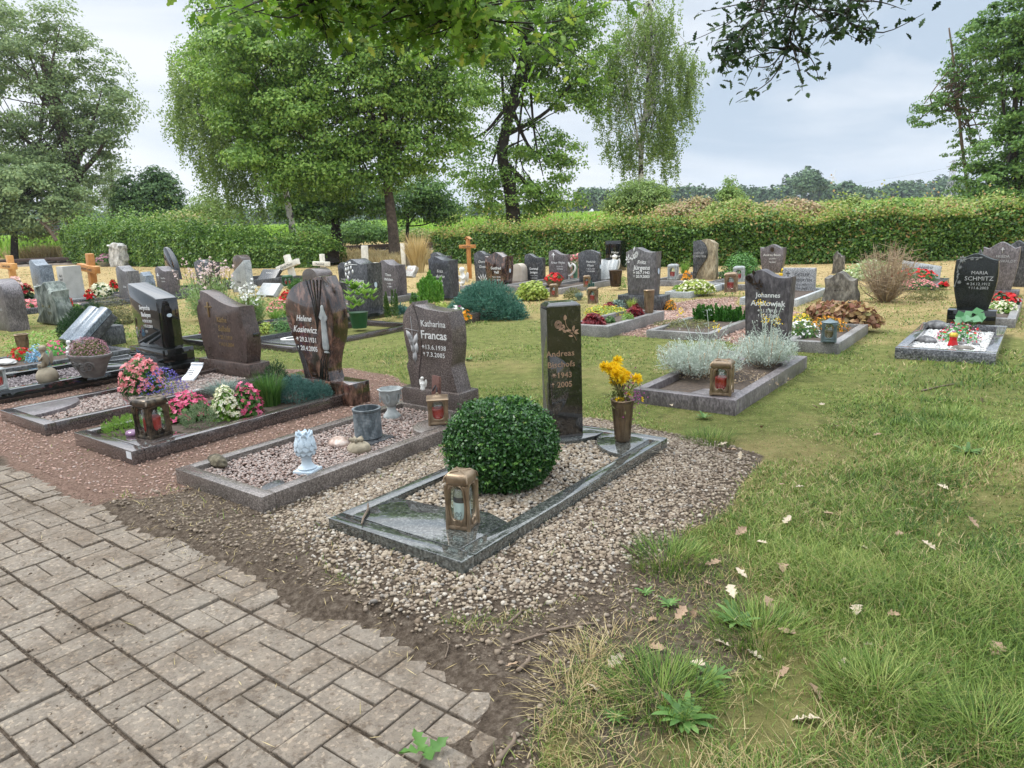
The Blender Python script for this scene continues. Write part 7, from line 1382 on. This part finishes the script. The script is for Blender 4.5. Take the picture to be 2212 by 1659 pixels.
# rails
Yr = 46; rail = thing('railway_track', 'rusty rails on a low gravel bank behind the front oak', 'railway track', (-14, Yr, 0), 0)
zr_ = at(780, 531, Yr)[2]; ob = part(rail, 'ballast_bank', prism([(-1.9, -.2), (-1.2, zr_-.34), (1.2, zr_-.34), (1.9, -.2)], -40, 40), plain('ballast', (.20, .16, .125), .9, (.10, .08, .06), 3), 30)
ob.rotation_euler = (0, 0, math.pi/2)
part(rail, 'rail', box(-40, 40, -.82, -.68, zr_-.2, zr_, .01), plain('rusty_rail', (.075, .045, .035), .6, (.05, .03, .024), 3)); part(rail, 'rail', box(-40, 40, .68, .82, zr_-.2, zr_, .01), bpy.data.materials['rusty_rail'])
rail.location.y = Yr+2
part(rail, 'sleepers', cat(*[box(x, x+.26, -1.2, 1.2, zr_-.33, zr_-.21) for x in np.arange(-40, 40, .65)]), BARKD, None)
# maize
def maize():
    n = 52000; u = rnd(n); Y = 50*np.exp(u*np.log(260/50)); X = (rnd(n)*2-1)*.86*Y; X = X+.03*Y; z = hgt(X, Y); Q = np.stack([X, Y, z], 1); ok = (Y > 62+.0*X) | (X > -3)
    Q = Q[ok]; n = len(Q); k = 3; B = np.repeat(Q, k, 0); B[:, 2] += 1.45*rnd(n*k); az = rnd(n*k, 0, 6.283); sc = np.repeat(np.clip(Q[:, 1]/60, 1, 3), k)
    return blades(B, .75*rnd(n*k, .7, 1.15), .35*rnd(n*k, .3, 1.2), az, .075*sc, 2)
solo('maize_field', maize(), leafm('maize_leaves', [(.16, .34, .035), (.26, .46, .06), (.36, .55, .10)], .45, .4), 'bright green maize field rising beyond the hedges', 'field', kind='stuff', smooth=None)
# far woods
def woods():
    Cs, Ds = [], []
    for x in np.arange(-60, 2280, 9):
        Y = 430+60*math.sin(x*.013)+rng.normal()*14; top = 405+9*math.sin(x*.021)+7*math.sin(x*.057+1)-6*bell(x, 1755, 26)*4.2 - (10 if x > 1700 else 0)+(x < 1250)*(62-.012*x)
        c = at(x, top+24, Y); s = Y/FPX; m = 95; D = unit(rng.normal(size=(m, 3))); Cs.append(c+D*np.array([15*s, 12*s, 22*s*(1+.2*rng.normal())])*(.6+.4*rnd(m)[:, None])); Ds.append(D)
    for x in np.arange(-60, 2280, 12):
        Y = 405+rng.normal()*8; c = at(x, 432+(x < 1250)*(50-.012*x), Y); s = Y/FPX; m = 70; D = unit(rng.normal(size=(m, 3))); Cs.append(c+D*np.array([18*s, 12*s, 26*s])*(.5+.5*rnd(m)[:, None])); Ds.append(D)
    C, D = np.concatenate(Cs), np.concatenate(Ds); return leafset(C, D, 100000, 2.2, 2.1, 1.6)
solo('far_woods', woods(), leafm('far_wood_leaves', [(.03, .07, .025), (.06, .12, .04), (.10, .17, .06)], .6, .1, big=.8, bscale=.02), 'distant band of broadleaf woods along the horizon', 'woods', kind='stuff', smooth=None)
wild('lone_poplar', 'tall rounded tree rising above the distant woods', [(1753, 388, 22, 13), (1748, 402, 30, 14), (1765, 400, 24, 12)], 330, 5000, 160, 1.3, bpy.data.materials['far_wood_leaves'], 2.0, 'tree')
def pylon():
    Y = 380; f = at(2052, 432, Y); tp = at(2055, 345, Y); h = tp[2]-f[2]; r = thing('power_pylon', 'lattice steel power pylon before the distant woods', 'pylon', tuple(f), .4); g_ = []; w0, w1 = h*.13, h*.018; rr = .10
    Wd = lambda t: w0+(w1-w0)*t**.7
    lv = [0, .18, .34, .48, .60, .70, .79, .87, .94, 1]
    for a_, b_ in zip(lv, lv[1:]):
        for k in range(4):
            s = [(-1, -1), (1, -1), (1, 1), (-1, 1)]; p, q = s[k], s[(k+1) % 4]; A = lambda c, t: (c[0]*Wd(t), c[1]*Wd(t), h*t)
            g_ += [tube([A(p, a_), A(p, b_)], rr, 4), tube([A(p, a_), A(q, b_)], rr*.7, 4), tube([A(q, a_), A(p, b_)], rr*.7, 4)]
    part(r, 'tower', cat(*g_), plain('galvanised_steel', (.34, .36, .38), .6), None); ar = [tube([(-h*l, 0, h*z), (0, 0, h*z+.4), (h*l, 0, h*z)], rr*1.2, 4) for z, l in ((.70, .20), (.82, .26), (.93, .16))]; ar += [tube([(s*h*l, 0, h*z), (0, 0, h*(z+.05))], rr, 4) for z, l in ((.70, .20), (.82, .26), (.93, .16)) for s in (-1, 1)]
    part(r, 'crossarms', cat(*ar), bpy.data.materials['galvanised_steel'], None)
    A, B = at(2052, 362, Y), at(1250, 425, 700); solo('power_cable', tube([A+(B-A)*t-np.array([0, 0, 40*t*(1-t)]) for t in np.linspace(0, 1, 14)], .05, 3), bpy.data.materials['galvanised_steel'], 'thin power cable running left from the pylon', 'cable')
pylon()
Y = 900; f = at(1797, 420, Y); tp = at(1796, 382, Y); r = thing('wind_turbine', 'tiny white wind turbine above the distant woods', 'wind turbine', tuple(f)); hh = tp[2]-f[2]
part(r, 'tower', tube([(0, 0, -6), (0, 0, hh)], [1.1, .7], 8), PLASTIC); part(r, 'rotor', cat(*[tr(prism([(-.45, 0), (-.2, 9), (.2, 9), (.45, 0)], -.2, .2), (0, -1.2, hh), (0, k*2.094+.3, 0)) for k in range(3)]), PLASTIC)
# the oak overhead, rooted behind the camera, whose branches hang into the picture
def overoak():
    f = np.array([-3.5, -5.0, 0.0]); r = thing('oak_tree', 'oak overhead whose lobed leaf branches hang into the top of the picture', 'tree', tuple(f), 0, 'trees round the cemetery'); tk = [tube(catm([(0, 0, -.1), (.1, .1, 2.5), (.2, .3, 5), (.3, .6, 8)], 5), np.linspace(.45, .22, 16), 12)]
    def lobed(n, C, N, L):
        """oak leaves: five lobed outline as a fan of quads"""
        T_ = rng.normal(size=(n, 3))+np.array([0, 0, -.5]); N = unit(N); T_ = unit(T_-N*(T_*N).sum(1)[:, None]); S = np.cross(N, T_); o = []
        prof = [(-.5, .04), (-.34, .10), (-.24, .20), (-.14, .11), (-.02, .27), (.10, .14), (.22, .25), (.34, .11), (.46, .09), (.5, 0)]; L = np.broadcast_to(L, (n,))[:, None]; cu = rnd(n, -.15, .25)[:, None]
        for s in (1, -1):
            for t, w in prof: o.append(C+T_*L*t+S*L*w*s+N*L*(w*.35-cu*t*t))
        V = np.stack(o, 1); m = len(prof); F = np.array([[i, i+1, m+i+1, m+i] for i in range(m-1)]); return V.reshape(-1, 3), [(F[None]+(np.arange(n)*2*m)[:, None, None]).reshape(-1, 4)]
    cl = []
    def spray(name, pix, Y, limb, nt_, per, L, leaf, sp):
        pts = [at(x, y, Y+dy) for x, y, dy in pix]; tk.append(tube(catm([p-f for p in limb+[pts[0]]], 6), np.linspace(.16, .03, 6*len(limb)+1), 7)); C, N, tw = [], [], []
        ln = catm(pts, 8); tw.append(tube([np.array(p)-f for p in ln], np.linspace(.022, .006, len(ln)), 5))
        for k in range(nt_):
            s0 = np.array(ln[rng.integers(0, len(ln))]); d = rng.normal(size=3)*sp+np.array([0, 0, -.15]); e_ = s0+d; m_ = (s0+e_)/2+rng.normal(size=3)*.05; tp = catm([s0, m_, e_], 4); tw.append(tube([np.array(p)-f for p in tp], np.linspace(.008, .002, len(tp)), 4, False))
            for q in range(per): c = np.array(tp[rng.integers(2, len(tp))])+rng.normal(size=3)*.05; C.append(c); N.append(rng.normal(size=3)*.7+np.array([0, 0, .8]))
        C, N = np.array(C), np.array(N); V, F = lobed(len(C), C, N, L*rnd(len(C), .6, 1.15)); part(r, name, (V-f, F), leaf, None); part(r, 'twigs', cat(*tw), BARKD, 180)
    spray('leaves', [(700, -200, .4), (820, -85, 0), (960, -20, -.2), (1060, 45, 0)], 5.6, [f+np.array([.3, .6, 8]), np.array([-3.0, -1, 8.2])], 90, 26, .10, LT_BACKLIT, np.array([.42, .5, .10]))
    spray('leaves', [(860, -210, .4), (760, -65, 0), (705, -20, -.1), (660, 10, 0)], 5.3, [f+np.array([.3, .6, 8]), np.array([-3.2, -1, 8.0])], 55, 26, .10, LT_BACKLIT, np.array([.28, .4, .08]))
    spray('leaves', [(1760, -220, .5), (1735, -60, 0), (1715, 40, 0), (1700, 110, .1)], 6.4, [f+np.array([.3, .6, 8]), np.array([-.5, -1.5, 8.4]), np.array([2.0, 3, 8])], 60, 14, .09, LT_DARK, np.array([.30, .45, .16]))
    spray('leaves', [(1650, -140, .3), (1650, 0, 0), (1610, 55, 0), (1575, 85, .1)], 6.5, [np.array([2.0, 3, 8])], 26, 12, .09, LT_DARK, np.array([.16, .3, .08]))
    spray('leaves', [(1900, -160, .3), (1840, 0, 0), (1830, 40, 0), (1850, 60, .1)], 6.5, [np.array([2.0, 3, 8])], 26, 11, .09, LT_DARK, np.array([.22, .3, .12]))
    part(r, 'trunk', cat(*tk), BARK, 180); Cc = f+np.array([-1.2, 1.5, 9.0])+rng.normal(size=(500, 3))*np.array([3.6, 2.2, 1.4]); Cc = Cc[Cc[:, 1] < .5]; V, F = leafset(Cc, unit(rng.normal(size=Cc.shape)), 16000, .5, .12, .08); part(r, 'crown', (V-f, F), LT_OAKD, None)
overoak()
# ================================================================ gravel, grass, leaves, twigs
Q = scatter(GRAVEL_POLY, 62000); Q = Q[free(Q, -.0)]; b_, a_ = ba(Q); ed = -sdpoly(GRAVEL_POLY, Q)
keep = rnd(len(Q)) < np.clip(.22+ed/.30, 0, 1); Q = Q[keep]; b_, a_ = ba(Q); dk = np.clip((b_+1.95)/.5, 0, 1)*np.clip((a_-2.6)/.8, 0, 1)
k = rnd(len(Q)) < .58-.28*np.clip((3.0-a_)/1.2, -1, 1); Q1, Q2 = Q[~k], Q[k]
big = lambda q: np.where(rnd(len(q)) < .10, rnd(len(q), .010, .0140), rnd(len(q), .0050, .0092))
gravel('gravel', Q1, big(Q1), PB_BEIGE, 'cream and beige pebbles heaped around the nearest grave', 2)
gravel('gravel', Q2, big(Q2)*.92, PB_DUSTY, 'dusty brown pebbles heaped around the nearest grave', 2)
Q = scatter(CHIP_POLY, 52000); b_, a_ = ba(Q); Q = Q[free(Q) & (a_ > PATH_A+.04)]; gravel('gravel', Q, rnd(len(Q), .0055, .0105), PB_RED, 'reddish stone chippings between the front graves', 1, smooth=None)
Q = scatter(DIRT_POLY, 16000); Q = Q[free(Q)]; gravel('gravel', Q, rnd(len(Q), .003, .0095)*np.where(rnd(len(Q)) < .12, 1.5, .8), PB_DUSTY, 'small scattered stones on the bare soil along the path', 1, smooth=None)
Q = np.concatenate([scatter(CHIP2_POLY, 9000), scatter(CHIP3_POLY, 7000)]); Q = Q[free(Q)]; gravel('gravel', Q, rnd(len(Q), .010, .018), PB_RED, 'reddish chippings between the graves behind', 1, smooth=None)
n = 90000; b_, a_ = rnd(n, -10.5, PATH_B), rnd(n, -.6, PATH_A+.12); Q = b_[:, None]*E2+a_[:, None]*E1
ja = np.abs(((PATH_A-a_)/.2145+.5) % 1-.5)*.2145; pj = .10+.9*np.exp(-(ja/.010)**2)+.9*np.exp(-((a_-PATH_A-.02)/.06)**2); pn = vnoise(np.c_[Q, 0*a_], 1.6, 31); keep = rnd(n) < pj*np.clip(.25+1.0*pn, .0, 1); Q = Q[keep]
solo('dirt_crumbs', stones(np.c_[Q, rnd(len(Q), .0, .004)], rnd(len(Q), .0018, .0055)*np.where(rnd(len(Q)) < .06, 1.7, 1), 1, .6), leafm('crumb_dirt', [(.07, .05, .033), (.13, .10, .07), (.19, .15, .11)], .95, 0), 'crumbs of dark soil lying on the paving and in its joints', None, kind='stuff', smooth=None)
# ---- grass
def wedge(n, r0, r1, core=2.2):
    F = lambda r: np.log(1+(r/core)**2); u = F(r0)+(F(r1)-F(r0))*rnd(n); r = core*np.sqrt(np.exp(u)-1); th = rnd(n, -.80, .78); return np.stack([r*np.sin(th), r*np.cos(th)], 1), r
Qn, rn = wedge(330000, 1.2, 6.5); Q, r = wedge(430000, 1.25, 52); Q = np.concatenate([Qn, Q]); r = np.concatenate([rn, r]); b_, a_ = ba(Q); P3 = np.c_[Q, 0*r]; n3 = vnoise(P3, 6, 9)*.07
ok = free(Q, .0) & ~((a_ < PATH_A+.10) & (b_ < PATH_B+.03)); soil = np.maximum(soilmask(Q, n3), chipmask(Q, n3)); cl = vnoise(P3, 3.3, 41)*.6+vnoise(P3, 9, 42)*.4
thin = np.clip(.60+.85*cl, .06, 1.0)*(1-soil*np.where(sdpoly(DIRT2_POLY, Q) < 0, .84, .985)); ok &= rnd(len(Q)) < thin; Q, r, cl, soil = Q[ok], r[ok], cl[ok], soil[ok]; dry = drymask(Q); b_, a_ = ba(Q)
isdry = rnd(len(Q)) < np.clip(.04+1.05*(dry-.20), .03, .96)+.25*soil
hgtn = np.clip(.55+.75*vnoise(np.c_[Q, 0*r[:len(Q)]], 1.5, 43)+.35*cl, .25, 1.7); near = np.clip(1-(r-4)/6, 0, 1); mow = .52+.72*np.clip((b_+1.4)/1.0, 0, 1)*near
def grass(sel, mat, name, label, hk, lk):
    q, rr = Q[sel], r[sel]; n = len(q); wd = .0033*np.maximum(1, rr/2.6)*rnd(n, .7, 1.3); h = .078*hgtn[sel]*rnd(n, .45, 1.25)*hk*mow[sel]*np.clip(rr/9, 1, 1.35)
    B = np.c_[q, hgt(q[:, 0], q[:, 1])-.004]; solo(name, blades(B, h, h*rnd(n, .3, 1.5)*lk, rnd(n, 0, 6.283), wd, 2), mat, label, None, kind='stuff', smooth=None)
G_GREEN = leafm('grass_blades', [(.045, .095, .016), (.12, .205, .034), (.22, .31, .06), (.36, .40, .12)], .5, .35, .3, [0, .4, .8, 1], 1.3, 1.1)
G_DRY = leafm('dry_grass_blades', [(.28, .20, .09), (.42, .32, .15), (.54, .44, .24), (.30, .25, .10)], .6, .3, .25, None, .4, .8)
grass(~isdry, G_GREEN, 'grass', 'green lawn grass growing between the graves', 1.0, 1.0)
grass(isdry, G_DRY, 'dry_grass', 'straw coloured dry grass in the lawn', .85, 1.7)
# rough dry grass beyond the graves
def rough(n, fn, h0, lab, mat, wd):
    px_ = rnd(n); Q = fn(n); B = np.c_[Q, hgt(Q[:, 0], Q[:, 1])]; h = h0*rnd(n, .5, 1.2)*np.clip(.7+.6*vnoise(np.c_[Q, 0*Q[:, 0]], .5, 44), .25, 1.5); solo('dry_grass', blades(B, h, h*rnd(n, .2, .9), rnd(n, 0, 6.283), np.full(n, wd), 2), mat, lab, None, kind='stuff', smooth=None)
def strip(pts, w):
    P_ = [g(x, y) for x, y in pts]
    def fn(n): t = rnd(n)*(len(P_)-1); i = np.minimum(t.astype(int), len(P_)-2); f = (t-i)[:, None]; A = np.array(P_); q = A[i]*(1-f)+A[i+1]*f; return q*(1+(rnd(n)[:, None])*w)
    return fn
rough(16000, strip([(690, 572), (800, 572), (930, 572)], .42), .62, 'tall straw grass around the oak trunks before the rails', G_DRY, .035)
rough(14000, strip([(-40, 566), (60, 566), (140, 566)], .35), 1.15, 'tall straw grass bank at the far left below the trees', G_DRY, .06)
rough(9000, strip([(520, 560), (600, 560), (690, 560)], .35), 1.7, 'pale tall grass behind the end of the left hedge', L_STRAW, .05)
# ---- weeds
def rosette(label, b, a, n, L, Wd, mat, up=.5, name='weed', grp='weeds in the lawn'):
    X, Y_, _ = W(b, a); r = thing(name, label, 'weed', (X, Y_, float(hgt(X, Y_))), rng.random()*6, grp); t = np.arange(n)*2.4; g_ = []
    for i in range(n):
        l = L*rng.uniform(.6, 1.1); e_ = up*rng.uniform(.4, 1.3); d = np.array([math.cos(t[i]), math.sin(t[i])]); k = 7; s = np.linspace(0, 1, k); c = np.stack([d[0]*l*s, d[1]*l*s, l*e_*s*(1-.55*s)+.004], 1); w = Wd*(.25+np.sin(np.clip(s*1.05, 0, 1)*math.pi)**.8*(1+.3*np.sin(s*24)))*(1-s*.2); w[-1] = .001
        sd_ = np.array([-d[1], d[0], 0]); V = np.concatenate([c-sd_*w[:, None]/2+[0, 0, .003], c+sd_*w[:, None]/2+[0, 0, .003]]); g_.append((V, [np.array([[j, j+1, k+j+1, k+j] for j in range(k-1)])]))
    part(r, 'leaves', cat(*g_), mat, 180); return r
L_WEED = leafm('weed_leaves', [(.06, .13, .03), (.10, .20, .045), (.16, .27, .07)], .45, .25)
for k, (x, y, n, L, lab) in enumerate(((1480, 1560, 16, .15, 'large dandelion rosette near the bottom right of the path'), (1590, 1345, 11, .13, 'dandelion rosette in the middle of the right lawn'), (1540, 1470, 10, .10, 'medium broad leaved weed above the large dandelion'), (1445, 1310, 9, .07, 'small leafy weed on the bare soil edge'), (1395, 1285, 7, .06, 'tiny weed at the gravel edge'), (1850, 1250, 9, .12, 'dandelion rosette in the right lawn under the long grass'), (1330, 1560, 8, .06, 'small round leaved weed by the dry grass'), (2090, 980, 10, .14, 'pale green spreading weed in the right lawn'), (1520, 905, 6, .11, 'broad leaf at the foot of the silver bush surround'), (1010, 780, 10, .12, 'leafy weed behind the waisted gravestone'))):
    b, a = BA(x, y); rosette(lab, b, a, n+4, L*.74, L*.15, L_WEED, .8)
# long grass clumps
for x, y, n, lab in ((1445, 1215, 500, 'fresh green grass clump at the right edge of the gravel'), (1430, 1500, 700, 'dense green grass clump beside the large dandelion'), (1530, 960, 420, 'green grass clump behind the corner of the nearest grave'), (2060, 900, 260, 'light green coarse grass tuft in the right lawn'), (1640, 1370, 500, 'long grass clump in the lower right lawn'), (1900, 1500, 700, 'long shaded grass clump at the lower right'), (2120, 1600, 700, 'long grass clump in the bottom right corner')):
    b, a = BA(x, y); X, Y_, _ = W(b, a); tuft('grass_clump', lab, 'grass tuft', b, a, float(hgt(X, Y_)), n, .085, .10, .0034, G_GREEN, .17, 'grass clumps')
for x, y, n, lab in ((1260, 1440, 260, 'dry straw grass tuft on the soil beside the path'), (1225, 1510, 200, 'flattened straw tuft lower on the soil edge'), (1330, 1400, 160, 'thin straw tuft near the small weeds')):
    b, a = BA(x, y); X, Y_, _ = W(b, a); tuft('straw_tuft', lab, 'grass tuft', b, a, float(hgt(X, Y_)), n//2, .045, .13, .003, G_DRY, .14, 'straw tufts')
# fallen leaves: curled lobed sheets
def leafmesh(seed):
    r = np.random.default_rng(seed); pr = [(-.5, .03), (-.36, .10), (-.24, .24), (-.14, .12), (0, .30), (.12, .15), (.24, .26), (.36, .12), (.5, .02)]; V = []
    for s in (1, 0, -1):
        for t, w in pr: w2 = w*s*(1+.15*r.normal()); V.append((t, w2, .25*abs(w2)*(1.2+r.random())+.22*t*t*r.uniform(-.3, 1.3)+.03*r.normal()))
    m = len(pr); F = [(k*m+i, k*m+i+1, (k+1)*m+i+1, (k+1)*m+i) for k in range(2) for i in range(m-1)]; return np.array(V), [np.array(F)]
LEAFB = plain('dry_oak_leaf', (.36, .25, .155), .7, (.22, .135, .08), 30); LEAFP = plain('pale_dry_leaf', (.52, .44, .33), .7, (.36, .28, .19), 30)
lm = [mesh('fallen_leaf', leafmesh(s), (LEAFB, LEAFP)[s % 2], 180) for s in range(6)]
spots = [(1645, 930), (1800, 925), (1895, 946), (2035, 1060), (1690, 1055), (1725, 1060), (1790, 1120), (1700, 1135), (1600, 1160), (1645, 1185), (1940, 1165), (2005, 1190), (1540, 1230), (1600, 1250), (1530, 1275), (1580, 1290), (1690, 1240), (1860, 1195), (2100, 1140), (1585, 1340), (1500, 1330), (1820, 1440), (1690, 1460), (1740, 1560), (1760, 1500), (1330, 1435), (1420, 1405), (1880, 1400), (1930, 1340), (2000, 1445), (2150, 1420), (1560, 975), (1580, 985), (1600, 995), (1555, 990), (1450, 880), (1390, 848), (1775, 880), (1760, 885), (2120, 870), (1660, 1320), (1510, 1440), (1410, 1345), (1630, 1420), (1450, 1440), (1850, 1330), (1700, 1370), (960, 760), (1000, 742), (900, 745), (1290, 740), (1560, 1395), (1110, 1450), (1290, 1500), (1470, 1330)]
for k, (x, y) in enumerate(spots):
    p = g(x, y); o = link('fallen_leaf', lm[k % 6]); s = rng.uniform(.05, .085); o.location = (p[0], p[1], float(hgt(*p))+.012+.016*(math.hypot(*p) > 2.6)); o.scale = (s, s, s); o.rotation_euler = (rng.normal()*.4, rng.normal()*.4, rng.random()*6.28)
    tag(o, ['curled brown dry oak leaf lying on the lawn or soil', 'pale beige dry leaf lying on the lawn or soil'][k % 2], 'fallen leaf', ['brown fallen leaves', 'pale fallen leaves'][k % 2])
# sticks
def stick(label, p0, p1, rr, bend=.02, name='twig'):
    A, B = g(*p0), g(*p1); A3, B3 = np.array([*A, hgt(*A)+rr]), np.array([*B, hgt(*B)+rr]); m_ = (A3+B3)/2+np.array([bend, bend*.4, rr*.6]); solo(name, tube(catm([(0, 0, 0), tuple(m_-A3), tuple(B3-A3)], 5), np.linspace(rr, rr*.6, 11), 6), TWIG, label, 'twig', tuple(A3), group='twigs lying on the ground', smooth=180)
for lab, a_, b_, rr in (('thick broken stick at the bottom edge of the path', (1075, 1648), (1112, 1592), .009), ('thin curved twig at the bottom of the path', (862, 1640), (890, 1585), .004), ('mossy stick on the soil between path and straw', (1118, 1462), (1142, 1425), .008), ('long dark stick lying along the gravel foot', (1110, 1400), (1180, 1378), .006), ('greenish stick beside the long dark stick', (1180, 1372), (1290, 1352), .006), ('short brown stick near the paving corner', (1100, 1360), (1125, 1330), .006), ('pale straw stalk standing on the soil by the paving', (962, 1430), (952, 1395), .003), ('thin dry stalk across the soil edge', (1170, 1500), (1235, 1440), .003), ('dry twig in the far right lawn', (1990, 845), (2060, 830), .007), ('brown twig near the bottom of the straw', (1140, 1560), (1230, 1600), .004)): stick(lab, a_, b_, rr)
Qs = scatter(DIRT_POLY, 3000)[:1000]; b_, a_ = rnd(260, -7, PATH_B), rnd(260, -.3, PATH_A); Qs = np.concatenate([Qs, b_[:, None]*E2+a_[:, None]*E1]); n = len(Qs); az = rnd(n, 0, 6.283); ln = rnd(n, .015, .07); B = np.c_[Qs, np.maximum(hgt(Qs[:, 0], Qs[:, 1])+.004, .006)]; D_ = np.stack([np.cos(az), np.sin(az), .15*rng.normal(size=n)], 1)
solo('litter', leafq(B, np.stack([.3*rng.normal(size=n), .3*rng.normal(size=n), np.ones(n)], 1), ln, .0032, D_), G_DRY, 'dry straw and leaf litter strewn over the bare soil', None, kind='stuff', smooth=None)
b, a = BA(920, 1640); r = thing('oak_leaf_sprig', 'fresh green oak leaf sprig on the paving at the bottom edge', 'leaf sprig', W(b, a, .01), .6); g_ = [tr(leafmesh(30+k), (.035*math.cos(k*1.5), .04*math.sin(k*1.5), .012+.008*k), (.2, -.3, k*1.5), (.09, .075, .08)) for k in range(4)]
part(r, 'leaves', cat(*g_), L_GREEN, 180); part(r, 'twig', tube([(-.05, -.03, .004), (0, 0, .01), (.03, .02, .012)], .003, 5), TWIG)
# ---- the air: far things fade a little
m, nt, p, out = new_mat('thin_haze'); nt.nodes.remove(p); pv = nt.nodes.new('ShaderNodeVolumePrincipled'); pv.inputs['Color'].default_value = (.80, .88, 1.0, 1); pv.inputs['Density'].default_value = .00022; pv.inputs['Anisotropy'].default_value = .2; nt.links.new(pv.outputs[0], out.inputs['Volume'])
solo('haze', box(-1600, 1600, -70, 1600, -1.5, 75), m, 'thin bluish haze over the distant woods', None, kind='stuff', smooth=None)
